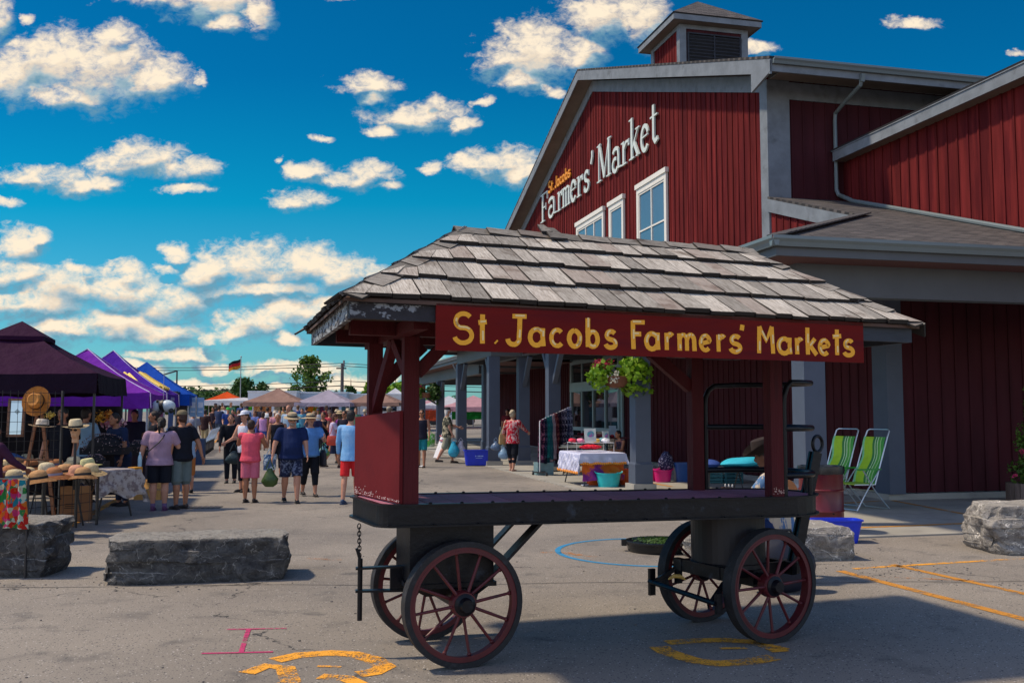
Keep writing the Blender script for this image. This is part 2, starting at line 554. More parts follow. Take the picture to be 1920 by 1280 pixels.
# ------------------------------------------------------------------ ground
m_asph = bpy.data.materials.new('asphalt'); m_asph.use_nodes = True
t = NT(m_asph.node_tree); bs = m_asph.node_tree.nodes['Principled BSDF']
tcn = t.n('ShaderNodeTexCoord'); OC = tcn.outputs['Object']
big = t.noise(OC, 0.35, 5, 0.55); midn = t.noise(OC, 2.2, 5, 0.6)
fine = t.noise(OC, 95, 3, 0.7); vor = t.n('ShaderNodeTexVoronoi'); t.link(OC, vor.inputs['Vector']); vor.inputs['Scale'].default_value = 70
base = t.ramp(big.outputs['Fac'], [(0.3, (0.18, 0.163, 0.142)), (0.7, (0.305, 0.272, 0.228))])
base = t.mix(t.smooth(midn.outputs['Fac'], 0.52, 0.80), base, (0.12, 0.112, 0.102))
grit = t.ramp(fine.outputs['Fac'], [(0.30, (0.62, 0.62, 0.64)), (0.5, (1, 1, 1)), (0.72, (1.35, 1.33, 1.3))])
base = t.mix(1.0, base, grit, 'MULTIPLY')
geo = t.n('ShaderNodeSeparateColor'); t.link(vor.outputs['Color'], geo.inputs[0])
base = t.mix(t.m('MULTIPLY', t.m('GREATER_THAN', geo.outputs[0], 0.95), t.m('LESS_THAN', vor.outputs['Distance'], 0.40)), base, (0.50, 0.48, 0.45))
base = t.mix(t.m('MULTIPLY', t.m('LESS_THAN', geo.outputs[1], 0.10), t.m('LESS_THAN', vor.outputs['Distance'], 0.45)), base, (0.05, 0.05, 0.055))
# hairline cracks, wandering across the surface
crv = t.vm('MULTIPLY_ADD', t.noise(OC, 1.1, 5, 0.7).outputs['Color'], (0.9, 0.9, 0), (0, 0, 0)).outputs[0]
vc = t.n('ShaderNodeTexVoronoi', feature='DISTANCE_TO_EDGE'); t.link(t.vm('ADD', OC, crv).outputs[0], vc.inputs['Vector']); vc.inputs['Scale'].default_value = 0.16
crack = t.m('MULTIPLY', t.m('LESS_THAN', vc.outputs['Distance'], 0.0016), t.smooth(midn.outputs['Fac'], 0.42, 0.55))
base = t.mix(crack, base, (0.045, 0.043, 0.042))
oil = t.noise(t.vm('MULTIPLY', OC, (1, 2.2, 1)).outputs[0], 1.4, 3, 0.5)
base = t.mix(t.m('MULTIPLY', t.smooth(oil.outputs['Fac'], 0.66, 0.74), 0.6), base, (0.07, 0.068, 0.066))
t.link(base, bs.inputs['Base Color'])
bs.inputs['Roughness'].default_value = 0.9
bmp = t.n('ShaderNodeBump'); bmp.inputs['Strength'].default_value = 0.55; bmp.inputs['Distance'].default_value = 0.006
t.link(fine.outputs['Fac'], bmp.inputs['Height']); t.link(bmp.outputs[0], bs.inputs['Normal'])

gb = MB()
ys = [-60, -20, 0, 10, 20, 28] + [30 + 2 * i for i in range(17)] + [70, 80, 100, 120, 200, 400, 1200]
xs = [-900, -300, -100, -40, 0, 40, 100, 300, 900]
vv = [[gb.bm.verts.new((x, y, gz(y))) for x in xs] for y in ys]
for i in range(len(ys) - 1):
    for j in range(len(xs) - 1):
        gb.bm.faces.new((vv[i][j], vv[i][j + 1], vv[i + 1][j + 1], vv[i + 1][j]))
tag(gb.build('ground', m_asph), kind='structure')

m_conc = mat('concrete', (0.34, 0.33, 0.29), 0.85, var=0.14, scale=1.6, bump=0.25, bscale=60, col2=(0.22, 0.215, 0.20), mixlo=0.5, mixhi=0.75)
sw = MB()
PADZ = 0.022


def slab(mb, a0, a1, b0, b1, z0, z1):
    mb.hexa([AB(a0, b0, z0), AB(a0, b1, z0), AB(a1, b1, z0), AB(a1, b0, z0), AB(a0, b0, z1), AB(a0, b1, z1), AB(a1, b1, z1), AB(a1, b0, z1)])


a = 15.63
slab(sw, 11.15, 15.60, 6.2, 30, -0.1, PADZ)
while a < 50:
    a1 = min(a + 3.0, 50.2)
    slab(sw, a, a1 - 0.012, 6.2, 11.04, -0.1 + 0.0, PADZ + gz(a1))
    a = a1
tag(sw.build('pavement', m_conc), kind='structure')


def paint_mat(name, col, wear=0.5, sc=9):
    m = bpy.data.materials.new(name); m.use_nodes = True
    t = NT(m.node_tree); bs = m.node_tree.nodes['Principled BSDF']
    tcn = t.n('ShaderNodeTexCoord')
    n1 = t.noise(tcn.outputs['Object'], sc, 10, 0.75); n2 = t.noise(tcn.outputs['Object'], 90, 3, 0.7)
    n3 = t.noise(tcn.outputs['Object'], 1.7, 3, 0.5)
    k = t.m('ADD', t.m('MULTIPLY', n1.outputs['Fac'], 0.6), t.m('MULTIPLY', n2.outputs['Fac'], 0.5))
    k = t.m('ADD', k, t.m('MULTIPLY', n3.outputs['Fac'], 0.35))
    fac = t.smooth(k, wear - 0.03, wear + 0.05)
    c = t.ramp(n2.outputs['Fac'], [(0.3, tuple(x * 0.75 for x in col)), (0.6, col)])
    t.link(c, bs.inputs['Base Color']); bs.inputs['Roughness'].default_value = 0.8
    tr = t.n('ShaderNodeBsdfTransparent'); mx = t.n('ShaderNodeMixShader')
    t.link(fac, mx.inputs[0]); t.link(tr.outputs[0], mx.inputs[1]); t.link(bs.outputs[0], mx.inputs[2])
    t.link(mx.outputs[0], m.node_tree.nodes['Material Output'].inputs[0])
    return m


m_yel = paint_mat('worn_yellow_paint', (0.62, 0.27, 0.035), 0.66)
m_yel2 = paint_mat('very_worn_yellow_paint', (0.95, 0.42, 0.03), 0.695, 6)
m_blue = paint_mat('blue_line_paint', (0.03, 0.26, 0.50), 0.60)
m_pink = paint_mat('pink_spray_paint', (0.55, 0.04, 0.16), 0.68)
m_org = paint_mat('faded_orange_paint', (0.60, 0.22, 0.03), 0.76)


def marking(name, strokes, m, z=0.004):
    mb = MB()
    for k, (pts, w) in enumerate(strokes):
        n = len(pts)
        L, Rr = [], []
        for i in range(n):
            tdir = (pts[min(i + 1, n - 1)] - pts[max(i - 1, 0)]); tdir.z = 0; tdir.normalize()
            nr = Vector((-tdir.y, tdir.x, 0)) * w / 2
            p = pts[i].copy(); p.z = z + gz(p.y) + 0.0004 * k
            L.append(mb.bm.verts.new(p + nr)); Rr.append(mb.bm.verts.new(p - nr))
        for i in range(n - 1):
            mb.bm.faces.new((L[i], Rr[i], Rr[i + 1], L[i + 1]))
    o = mb.build(name, m)
    for p in o.data.polygons:
        if p.normal.z < 0: p.flip()
    return tag(o, kind='structure')


gl = lambda *pp: [G(*p) for p in pp]
marking('parking_line', [(gl((1575, 1070), (1930, 1163)), 0.11)], m_yel)
marking('parking_line', [(gl((1672, 1058), (1930, 1115)), 0.09)], m_yel)
marking('parking_line', [(gl((1600, 1066), (1930, 1046)), 0.08)], m_yel2)
marking('parking_line', [(gl((1600, 1079), (1860, 1090)), 0.05)], m_org)
marking('parking_line', [(gl((1612, 992), (1830, 983)), 0.11)], m_yel, PADZ + 0.004)
marking('parking_line', [(gl((1672, 940), (1840, 972)), 0.10)], m_yel, PADZ + 0.004)
marking('parking_line', [(gl((1560, 947), (1650, 941)), 0.10)], m_yel, PADZ + 0.004)
marking('parking_line', [([AB(19.5, 8.4), AB(28.0, 7.9)], 0.12)], m_yel, PADZ + 0.004)
marking('edge_line', [([AB(x, -2.85) for x in range(8, 75, 3)], 0.13)], m_yel)
cc = Vector((1.66, 11.45, 0))
marking('circle_marking', [([cc + Vector((1.12 * math.cos(R(q)), 1.12 * math.sin(R(q)), 0)) for q in range(20, 356, 8)], 0.065)], m_blue)
marking('pink_mark', [(gl((378, 1225), (512, 1222)), 0.03), (gl((424, 1180), (537, 1178)), 0.03), (gl((452, 1223), (466, 1180)), 0.035)], m_pink)
marking('orange_mark', [(gl((1010, 1036), (1060, 1036), (1120, 1045)), 0.10), (gl((575, 1047), (640, 1050)), 0.09), (gl((735, 1043), (748, 1048)), 0.06)], m_org)
marking('painted_digit', [(gl((1235, 1212), (1250, 1222), (1300, 1238), (1345, 1244), (1400, 1241), (1452, 1232)), 0.15), (gl((1250, 1205), (1300, 1201), (1360, 1200), (1410, 1203), (1440, 1211), (1465, 1222)), 0.13),
                          (gl((1440, 1218), (1470, 1213)), 0.13), (gl((1350, 1216), (1400, 1215)), 0.05)], m_yel2)
marking('painted_digit', [(gl((515, 1238), (560, 1228), (620, 1224), (660, 1226), (700, 1236), (722, 1250), (700, 1260), (672, 1264)), 0.15), (gl((462, 1262), (500, 1248), (535, 1252), (545, 1278), (500, 1300)), 0.13), (gl((595, 1249), (640, 1250)), 0.04),
                          (gl((600, 1268), (650, 1272), (680, 1285), (640, 1300)), 0.12)], m_yel2)

m_tar = mat('tar_seam', (0.035, 0.034, 0.034), 0.6, var=0.2)
marking('tar_seam', [([Vector((x_, 9.3 + .12 * noise.noise(Vector((x_ * .6, 0, 0))) + x_ * .03, 0)) for x_ in [i * .4 - 9 for i in range(52)]], 0.012)], m_tar, 0.0025)
gs_ = MB()
for i in range(420):
    if i < 150: p = Vector((rnd.uniform(-6, 6), rnd.uniform(3.8, 12), 0))
    elif i < 300: p = G(rnd.gauss(1640, 90), rnd.gauss(1068, 9))
    else: p = G(rnd.choice((360, 60, 1870)) + rnd.gauss(0, 90), 1100 + rnd.gauss(-3, 6))
    q = rnd.uniform(.003, .011)
    gs_.ball(p + Vector((0, 0, q * .4)), (q * rnd.uniform(.8, 1.5), q, q * .6), 5, 4)
tag(gs_.build('loose_grit', mat('grit', (.16, .15, .14), .9, var=.5, scale=3)), 'scattered grit and small stones on the asphalt', 'grit', kind='stuff')
# storm drain
dr = thing('storm_drain', 'dark slotted drain grate set in the asphalt by the purple sneakers', 'drain grate', G(368, 951) + Vector((0, 0, 0.003)), R(5))
MB().box((0, 0, 0.002), (0.85, 0.30, 0.004)).build('frame', plain((0.03, 0.03, 0.03), 0.6), dr)
d_ = MB()
for i in range(9): d_.box((-0.36 + 0.09 * i, 0, 0.008), (0.045, 0.28, 0.006), RZ(R(18)))
d_.build('grating', plain((0.11, 0.08, 0.07), 0.5, metal=0.6), dr)

# ------------------------------------------------------------------ market building
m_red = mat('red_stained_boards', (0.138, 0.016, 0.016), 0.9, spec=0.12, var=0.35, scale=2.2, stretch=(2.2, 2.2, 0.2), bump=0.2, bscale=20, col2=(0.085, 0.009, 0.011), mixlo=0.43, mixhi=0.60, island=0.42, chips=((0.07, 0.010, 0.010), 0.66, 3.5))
m_redshade = mat('shaded_red_boards', (0.060, 0.013, 0.018), 0.85, spec=0.2, var=0.2, scale=2.0, stretch=(1.4, 1.4, 0.4), bump=0.1, col2=(0.065, 0.011, 0.016), mixlo=0.5, mixhi=0.7, island=0.2)  # shaded copy of the red boards, darkened for walls out of the sun
m_trim = mat('weathered_grey_trim', (0.175, 0.20, 0.225), 0.7, var=0.2, scale=3, stretch=(1, 1, 1), bump=0.1, col2=(0.12, 0.135, 0.15), mixlo=0.55, mixhi=0.7)
m_post = mat('slate_grey_post_paint', (0.070, 0.090, 0.13), 0.6, var=0.08, scale=3, bump=0.05, col2=(0.07, 0.085, 0.12), mixlo=0.6, mixhi=0.75)
m_beamp = mat('slate_grey_beam_paint', (0.095, 0.108, 0.122), 0.6, var=0.08, scale=2, col2=(0.075, 0.085, 0.10), mixlo=0.6, mixhi=0.75)
m_gut = mat('grey_green_gutter', (0.15, 0.19, 0.20), 0.35, var=0.05, scale=2)
m_soff = mat('brown_soffit', (0.20, 0.155, 0.12), 0.7, var=0.15, scale=1.5, stretch=(1, 1, 1))
m_white = mat('white_window_paint', (0.78, 0.76, 0.68), 0.5, var=0.04, scale=4)
m_glass = mat('window_glass', (0.10, 0.17, 0.24), 0.04, var=0.1, scale=0.5, spec=1.0)
m_dglass = mat('dark_door_glass', (0.012, 0.016, 0.02), 0.03, var=0.1, scale=0.5, spec=1.0)
m_alu = mat('aluminium_frame', (0.30, 0.40, 0.42), 0.4, var=0.05, scale=3, metal=0.3)

m_shing = bpy.data.materials.new('asphalt_shingles'); m_shing.use_nodes = True
t = NT(m_shing.node_tree); bs = m_shing.node_tree.nodes['Principled BSDF']
tcn = t.n('ShaderNodeTexCoord')
br = t.n('ShaderNodeTexBrick'); mpn = t.n('ShaderNodeMapping')
t.link(tcn.outputs['UV'], mpn.inputs[0]); t.link(mpn.outputs[0], br.inputs[0])
br.inputs['Color1'].default_value = (0.050, 0.047, 0.046, 1); br.inputs['Color2'].default_value = (0.115, 0.105, 0.10, 1); br.inputs['Mortar'].default_value = (0.02, 0.02, 0.022, 1)
br.inputs['Scale'].default_value = 1.0; br.inputs['Brick Width'].default_value = 0.30; br.inputs['Row Height'].default_value = 0.14; br.inputs['Mortar Size'].default_value = 0.012
nn = t.noise(tcn.outputs['UV'], 1.3, 5, 0.6)
c_ = t.mix(1.0, br.outputs['Color'], t.ramp(nn.outputs['Fac'], [(0.3, (0.8, 0.8, 0.82)), (0.7, (1.25, 1.2, 1.15))]), 'MULTIPLY')
t.link(c_, bs.inputs['Base Color']); bs.inputs['Roughness'].default_value = 0.85
bmp = t.n('ShaderNodeBump'); bmp.inputs['Strength'].default_value = 0.7; bmp.inputs['Distance'].default_value = 0.02; t.link(br.outputs['Fac'], bmp.inputs['Height']); bmp.invert = True
t.link(bmp.outputs[0], bs.inputs['Normal'])

BLD = thing('market_building', 'large red board and batten market hall with grey trim and covered walkway', 'building', AB(20, 11.06, 0))
binv = BLD.location.copy()


def bput(o):
    """children of the building are modelled in world space"""
    o.location = -binv
    return o


def siding(name, p0, dirv, length, zlo, zhi, m, pitch=0.30, nrm=None, bw=0.05, bt=0.022, skip=None, parent=BLD):
    """vertical boards and battens from p0 along dirv; zlo, zhi are functions of distance"""
    mb = MB()
    n = nrm
    k = 0
    s = 0.0
    dirv = Vector(dirv).normalized()

    def piece(s0, s1, d0, d1, inset=0.0):
        za, zb = zlo(s0), zlo(s1)
        ta, tb = zhi(s0), zhi(s1)
        if ta - za < 0.02 and tb - zb < 0.02: return
        P = lambda s, z, d: p0 + dirv * s + Vector((0, 0, z)) + n * d
        mb.hexa([P(s0, za, d0), P(s1, zb, d0), P(s1, zb, d1), P(s0, za, d1), P(s0, ta, d0), P(s1, tb, d0), P(s1, tb, d1), P(s0, ta, d1)])

    while s < length - 0.01:
        e = min(s + pitch, length)
        piece(s + 0.001, e - 0.001, -0.02, rnd.uniform(0.0, 0.003))
        if e < length - bw: piece(e - bw / 2, e + bw / 2, 0.004, bt + rnd.uniform(0, .004))
        s = e
    return bput(mb.build(name, m, parent))


B1, AE, ARIDGE = 11.06, 19.78, 32.35
ZE, SLOPE = 9.44, 0.333
AFAR = 2 * ARIDGE - AE
ztop = lambda a: ZE + 0.02 + SLOPE * ((a - AE) if a < ARIDGE else (AFAR - a))
# lean-to / porch roof levels
PSL = 0.32
zr_front = lambda a: 4.05 + PSL * (a - 11.8)      # front slope
HIPA = 16.18
zup = lambda a: max(zr_front(a) if a < AE else 5.45, 5.40)


def upper_bottom(s):
    a = 16.0 + s
    return 4.9 if a < AE else 5.3


def upper_top(s):
    a = 16.0 + s
    return zr_front(a) - 0.10 if a < AE - 0.001 else ztop(a)


# upper gable wall in two parts: triangle under the lean-to rake, and the big gable
siding('siding', AB(15.6, B1), A_, AE - 15.6, lambda s: 4.6, lambda s: zr_front(15.6 + s) - 0.08, m_red, nrm=-B_)
siding('siding', AB(AE, B1), A_, AFAR - AE, lambda s: 4.6, lambda s: ztop(AE + s), m_red, nrm=-B_)
# side wall under the big eave
siding('siding', AB(AE, B1), B_, 24, lambda s: 5.2, lambda s: 9.4, m_redshade, nrm=-A_)
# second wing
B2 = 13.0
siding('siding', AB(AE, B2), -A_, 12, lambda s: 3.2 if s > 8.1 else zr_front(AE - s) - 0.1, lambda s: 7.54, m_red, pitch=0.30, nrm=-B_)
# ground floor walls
siding('siding', AB(15.64, B1), A_, 32.4, lambda s: 0.14, lambda s: 4.9, m_redshade, nrm=-B_, pitch=0.29)
siding('siding', AB(15.64, B1), B_, 20, lambda s: 0.14, lambda s: 5.2, m_redshade, nrm=-A_, pitch=0.305)
fd = MB()
slab(fd, 15.60, 48.1, B1 - 0.05, B1 + 0.3, -0.1, 0.13)
slab(fd, 15.56, 15.9, B1 - 0.052, 31, -0.1, 0.128)
bput(fd.build('foundation', m_conc, BLD))
# corner boards / pilasters
tm = MB()
slab(tm, AE - 0.05, AE + 0.30, B1 - 0.055, B1 + 0.0, 5.6, 9.38)
slab(tm, AE - 0.053, AE, B1 - 0.058, B1 + 0.52, 6.55, 9.38)
slab(tm, AE - 0.045, AE - 0.003, B1 + 0.52, B1 + 24, 8.95, 9.36)      # frieze board under the eave
bput(tm.build('corner_board', m_trim, BLD))
pl = MB()
slab(pl, 15.56, 15.95, B1 - 0.07, B1 + 0.02, 0.13, 4.6)
slab(pl, 15.50, 15.60, B1 - 0.075, B1 + 0.26, 0.13, 4.6)
bput(pl.build('corner_board', m_post, BLD))

# big roof: two slopes with thickness, fascia, soffit
m_roof = m_shing


def roof_quad(name, c4, th, parent=BLD, uvscale=1.0):
    """slab from four corners (eave0, eave1, top1, top0) with UVs in metres"""
    c4 = [Vector(c) for c in c4]
    ex = (c4[1] - c4[0]).normalized()
    nrm = (c4[1] - c4[0]).cross(c4[3] - c4[0]).normalized()
    if nrm.z < 0: nrm = -nrm
    ey = nrm.cross(ex)
    mb = MB()
    lo = [c - nrm * th for c in c4]
    mb.hexa([lo[0], lo[1], lo[2], lo[3], c4[0], c4[1], c4[2], c4[3]])
    uv = mb.bm.loops.layers.uv.new('UVMap')
    for f in mb.bm.faces:
        for l in f.loops:
            d = l.vert.co - c4[0]
            l[uv].uv = (d.dot(ex), d.dot(ey))
    return bput(mb.build(name, m_roof, parent))


OB = B1 - 0.56          # rake overhang
zE = lambda a: 9.39 + SLOPE * ((a - 18.9) if a < ARIDGE else (2 * ARIDGE - 18.9 - a))
roof_quad('roof', [AB(18.58, OB - .05, 9.47), AB(18.58, 36, 9.47), AB(ARIDGE, 36, 9.47 + SLOPE * (ARIDGE - 18.58)), AB(ARIDGE, OB - .05, 9.47 + SLOPE * (ARIDGE - 18.58))], 0.06)
AF = 2 * ARIDGE - 18.58
roof_quad('roof', [AB(AF, OB - .05, 9.47), AB(AF, 36, 9.47), AB(ARIDGE + .002, 36, 9.47 + SLOPE * (ARIDGE - 18.58)), AB(ARIDGE + .002, OB - .05, 9.47 + SLOPE * (ARIDGE - 18.58))], 0.06)
fs = MB()


def sloped_board(mb, a0, a1, b0, b1, zf, h, drop):
    mb.hexa([AB(a0, b0, zf(a0) - drop - h), AB(a0, b1, zf(a0) - drop - h), AB(a1, b1, zf(a1) - drop - h), AB(a1, b0, zf(a1) - drop - h),
             AB(a0, b0, zf(a0) - drop), AB(a0, b1, zf(a0) - drop), AB(a1, b1, zf(a1) - drop), AB(a1, b0, zf(a1) - drop)])


zR = lambda a: 9.47 + SLOPE * ((a - 18.58) if a < ARIDGE else (AF - a))
sloped_board(fs, 18.59, ARIDGE, OB - 0.04, OB, zR, 0.34, 0.066)
sloped_board(fs, ARIDGE, AF - 0.01, OB - 0.04, OB, zR, 0.34, 0.066)
fs.hexa([AB(18.59, OB - .045, 9.12), AB(19.45, OB - .045, 8.92), AB(19.45, OB + .01, 8.92), AB(18.59, OB + .01, 9.12), AB(18.59, OB - .045, 9.37), AB(19.45, OB - .045, 9.62), AB(19.45, OB + .01, 9.62), AB(18.59, OB + .01, 9.37)])
sloped_board(fs, AE + 0.05, ARIDGE, B1 - 0.05, B1 - 0.01, lambda a: ztop(a), 0.40, -0.02)
sloped_board(fs, ARIDGE, AFAR, B1 - 0.05, B1 - 0.01, lambda a: ztop(a), 0.40, -0.02)
slab(fs, 18.61, 18.66, OB, 36, 9.14, 9.42)
bput(fs.build('fascia', m_trim, BLD))
so = MB()
sloped_board(so, 18.68, ARIDGE, OB, B1, zR, 0.02, 0.30)
sloped_board(so, ARIDGE, AF - .1, OB, B1, zR, 0.02, 0.30)
for k in range(4): slab(so, 18.67 + 0.25 * k, 18.67 + 0.25 * k + 0.243, B1 + 0.003, 36, 9.37, 9.39)
bput(so.build('soffit', m_soff, BLD))


def gutter(mb, p, q, out, w=0.13, h=0.13):
    p, q, out = Vector(p), Vector(q), Vector(out)
    prof = [(0, 0), (0.02, -h * .95), (w * .55, -h), (w * .72, -h * .55), (w, -h * .25), (w, 0.012), (w - 0.012, 0.012), (w - .012, -0.02), (0.01, -0.02)]
    vs = [p + out * x + Vector((0, 0, z)) for x, z in prof] + [q + out * x + Vector((0, 0, z)) for x, z in prof]
    n = len(prof)
    mb.faces(vs, [tuple(range(n)), tuple(range(2 * n - 1, n - 1, -1))] + [(i, (i + 1) % n, n + (i + 1) % n, n + i) for i in range(n)])


gt = MB()
gutter(gt, AB(18.61, OB + .02, 9.43), AB(18.61, 36, 9.43), -A_)
bput(gt.build('gutter', m_gut, BLD))
ds = MB()
dsb = 12.75
ds.beam(AB(18.55, dsb, 9.25), AB(18.59, dsb, 9.08), 0.09, 0.09)
ds.tube([AB(18.55, dsb, 9.22), AB(18.65, dsb, 9.02), AB(19.2, dsb, 8.85), AB(19.66, dsb, 8.68), AB(19.69, dsb, 8.5), AB(19.69, dsb, 6.85)], 0.045, 8)
ds.tube([AB(19.69, dsb, 6.85), AB(19.64, dsb + .02, 6.72), AB(19.6, dsb + 0.15, 6.66)] + [AB(a, B2 - 0.09, zr_front(a) + .06) for a in (19.3, 16, 13, 11.9)], 0.05, 8)
bput(ds.build('downspout', m_gut, BLD))

# cupola
cp = MB()
bc, ac, hs = 15.22, ARIDGE, 1.30
zc0, zc1 = 13.4, 15.56
cup_s = MB()
siding('cupola', AB(ac - hs, bc - hs), A_, 2 * hs, lambda s: 12.9, lambda s: zc1, m_red, nrm=-B_, pitch=0.25)
CUP = siding('cupola', AB(ac - hs, bc - hs), B_, 2 * hs, lambda s: 12.9, lambda s: zc1, m_redshade, nrm=-A_, pitch=0.5)
siding('cupola', AB(ac + hs, bc - hs), B_, 2 * hs, lambda s: 12.9, lambda s: zc1, m_red, nrm=A_, pitch=0.25)
siding('cupola', AB(ac - hs, bc + hs), A_, 2 * hs, lambda s: 12.9, lambda s: zc1, m_red, nrm=B_, pitch=0.25)
ct = MB()
for sa in (-1, 1):
    for sb in (-1, 1):
        ct.box(AB(ac + sa * (hs - .08), bc + sb * (hs - .08), 14.5), (0.26, 0.26, 2.1), Matrix((B_, A_, Vector((0, 0, 1)))).transposed())
slab(ct, ac - hs - .045, ac - hs - .01, bc - hs, bc + hs, zc1 - .16, zc1)
slab(ct, ac - hs, ac + hs, bc - hs - .045, bc - hs - .01, zc1 - .16, zc1)
o_ = 0.40
for (p, q) in (((-1, -1), (1, -1)), ((1, -1), (1, 1)), ((1, 1), (-1, 1)), ((-1, 1), (-1, -1))):
    ct.beam(AB(ac + p[0] * (hs + o_), bc + p[1] * (hs + o_), zc1 + .02 + .1), AB(ac + q[0] * (hs + o_), bc + q[1] * (hs + o_), zc1 + .02 + .1), 0.04, 0.24)
bput(ct.build('cupola_trim', m_trim, BLD))
cs = MB(); slab(cs, ac - hs - o_ + .02, ac + hs + o_ - .02, bc - hs - o_ + .02, bc + hs + o_ - .02, zc1 + .015, zc1 + .03); bput(cs.build('cupola_soffit', m_soff, BLD))
e0 = hs + o_ + 0.06
pk = AB(ac, bc, 17.08)
for (p, q) in (((-1, -1), (1, -1)), ((1, -1), (1, 1)), ((1, 1), (-1, 1)), ((-1, 1), (-1, -1))):
    P0, P1 = AB(ac + p[0] * e0, bc + p[1] * e0, zc1 + .24), AB(ac + q[0] * e0, bc + q[1] * e0, zc1 + .24)
    roof_quad('cupola_roof', [P0, P1, pk + (P1 - P0) * 0.005, pk - (P1 - P0) * 0.005], 0.05)
lv = MB()
for i in range(19):
    z = 13.62 + i * 0.125
    if z > 15.18: break
    lv.box(AB(ac - hs - 0.05, bc, z), (2.0, 0.10, 0.03), Matrix((B_, A_, Vector((0, 0, 1)))).transposed() @ RX(R(-38)))
for bb in (-1.02, 0, 1.02): lv.box(AB(ac - hs - 0.06, bc + bb, 14.4), (0.05, 0.07, 1.66), Matrix((B_, A_, Vector((0, 0, 1)))).transposed())
lv.box(AB(ac - hs - .06, bc, 15.24), (2.08, .07, .05), Matrix((B_, A_, Vector((0, 0, 1)))).transposed())
bput(lv.build('louvre', mat('dark_slats', (.045, .05, .062), .9, spec=.1), BLD))
lb = MB(); slab(lb, ac - hs - .028, ac - hs - .024, bc - 1.0, bc + 1.0, 13.4, 15.24); bput(lb.build('louvre_backing', plain((0.02, 0.02, 0.025), 0.9), BLD))

# second wing top trim and roof
w2 = MB()
slab(w2, AE - 12, AE - 0.1, B2 - 0.34, B2 - 0.30, 7.52, 7.74)
slab(w2, AE - 12, AE - 0.1, B2 - 0.36, B2 + 0.02, 7.743, 7.78)
bput(w2.build('fascia', m_trim, BLD))
w3 = MB(); slab(w3, AE - 12, AE - .1, B2 - .30, B2 + .02, 7.53, 7.55); bput(w3.build('soffit', m_soff, BLD))
roof_quad('roof', [AB(AE - 12, B2 - .37, 7.80), AB(AE - .05, B2 - .37, 7.80), AB(AE - .05, B2 + 4, 9.3), AB(AE - 12, B2 + 4, 9.0)], 0.05)

# porch roof: front slope, side slope meeting on a hip
EB, EA = 6.68, 11.8
zp = 4.06
hipz = zp + PSL * (B1 - EB)
roof_quad('porch_roof', [AB(EA, EB, zp), AB(EA, 31, zp), AB(AE, 31, zp + PSL * (AE - EA)), AB(AE, EB + (AE - EA), zp + PSL * (AE - EA))], 0.05)
mbx = None
# strip of front slope between the hip and the wall plane rake
roof_quad('porch_roof', [AB(EA + (B1 - EB) + .001, B1 - .06, hipz + .002), AB(EA + (B1 - EB) + .001, B1 + 0.02, hipz + .002), AB(AE, EB + (AE - EA) + 0.02, zp + PSL * (AE - EA) + .002), AB(AE, B1 - .06, zp + PSL * (AE - EA) + .002)], 0.05)
roof_quad('porch_roof', [AB(34.6, EB, zp), AB(EA, EB, zp), AB(EA + (B1 - EB), B1, hipz), AB(34.6, B1, hipz)], 0.05)
roof_quad('porch_roof', [AB(50.5, EB, zp - .3), AB(34.6, EB, zp - .3), AB(34.6, B1, hipz - .3), AB(50.5, B1, hipz - .3)], 0.05)
hp = MB()
hd = (AB(EA + 4.38, EB + 4.38, hipz) - AB(EA, EB, zp))
for i in range(22):
    p = AB(EA, EB, zp) + hd * (i / 22); q = AB(EA, EB, zp) + hd * ((i + 1.25) / 22)
    hp.beam(p + Vector((0, 0, 0.022)), q + Vector((0, 0, 0.034)), 0.26, 0.02)
bput(hp.build('hip_cap', plain((0.06, 0.055, 0.055), 0.9), BLD))
# rake trim on the wall where the lean-to meets it
rk = MB()
sloped_board(rk, HIPA, AE, B1 - 0.075, B1 - 0.027, lambda a: zp + PSL * (a - EA), 0.30, 0.055)
bput(rk.build('rake_board', m_trim, BLD))
pf = MB()
gutter(pf, AB(EA, EB - .11, zp - 0.01), AB(EA, 31, zp - 0.01), -A_)
gutter(pf, AB(EA - .11, EB, zp - 0.01), AB(34.6, EB, zp - 0.01), -B_)
gutter(pf, AB(34.8, EB, zp - 0.31), AB(50.5, EB, zp - 0.31), -B_)
bput(pf.build('gutter', m_gut, BLD))
pb = MB()
slab(pb, EA + 0.0, EA + 0.04, EB + .002, 31, zp - 0.26, zp - 0.04)
slab(pb, EA + 0.002, 34.6, EB, EB + .04, zp - 0.262, zp - 0.042)
slab(pb, 34.8, 50.5, EB, EB + .04, zp - 0.56, zp - 0.34)
# entablature beams
BC, AC = 7.45, 12.5
slab(pb, AC - .12, AC + .12, BC - 0.12, 31, 3.33, 3.80)
slab(pb, AC + .123, 34.6, BC - .12, BC + .12, 3.34, 3.79)
slab(pb, 34.8, 50.0, BC - .12, BC + .12, 3.05, 3.5)
slab(pb, 49.8, 50.0, BC + .123, B1, 3.04, 3.5)
for aa in (18.9, 25.5, 31.2, 38, 44): slab(pb, aa - .07, aa + .07, BC + .125, B1 - .03, 3.42, 3.72)
slab(pb, 28.4, 34.0, 6.36, 6.60, 3.34, 3.80)
slab(pb, 28.4, 28.64, 6.603, BC - .123, 3.342, 3.78)
slab(pb, 33.76, 34.0, 6.603, BC - .123, 3.342, 3.78)
slab(pb, 28.0, 34.4, 5.75, 5.80, 3.72, 4.02)
slab(pb, 34.35, 34.4, 5.803, EB - .12, 3.70, 4.02)
slab(pb, 28.0, 28.05, 5.803, EB - .12, 3.70, 4.02)
bput(pb.build('porch_beam', m_beamp, BLD))
ps = MB()
slab(ps, EA + .045, 34.6, EB + .045, B1 - .03, 3.80, 3.815)
slab(ps, EA + .045, 15.6, B1 - .029, 31, 3.80, 3.815)
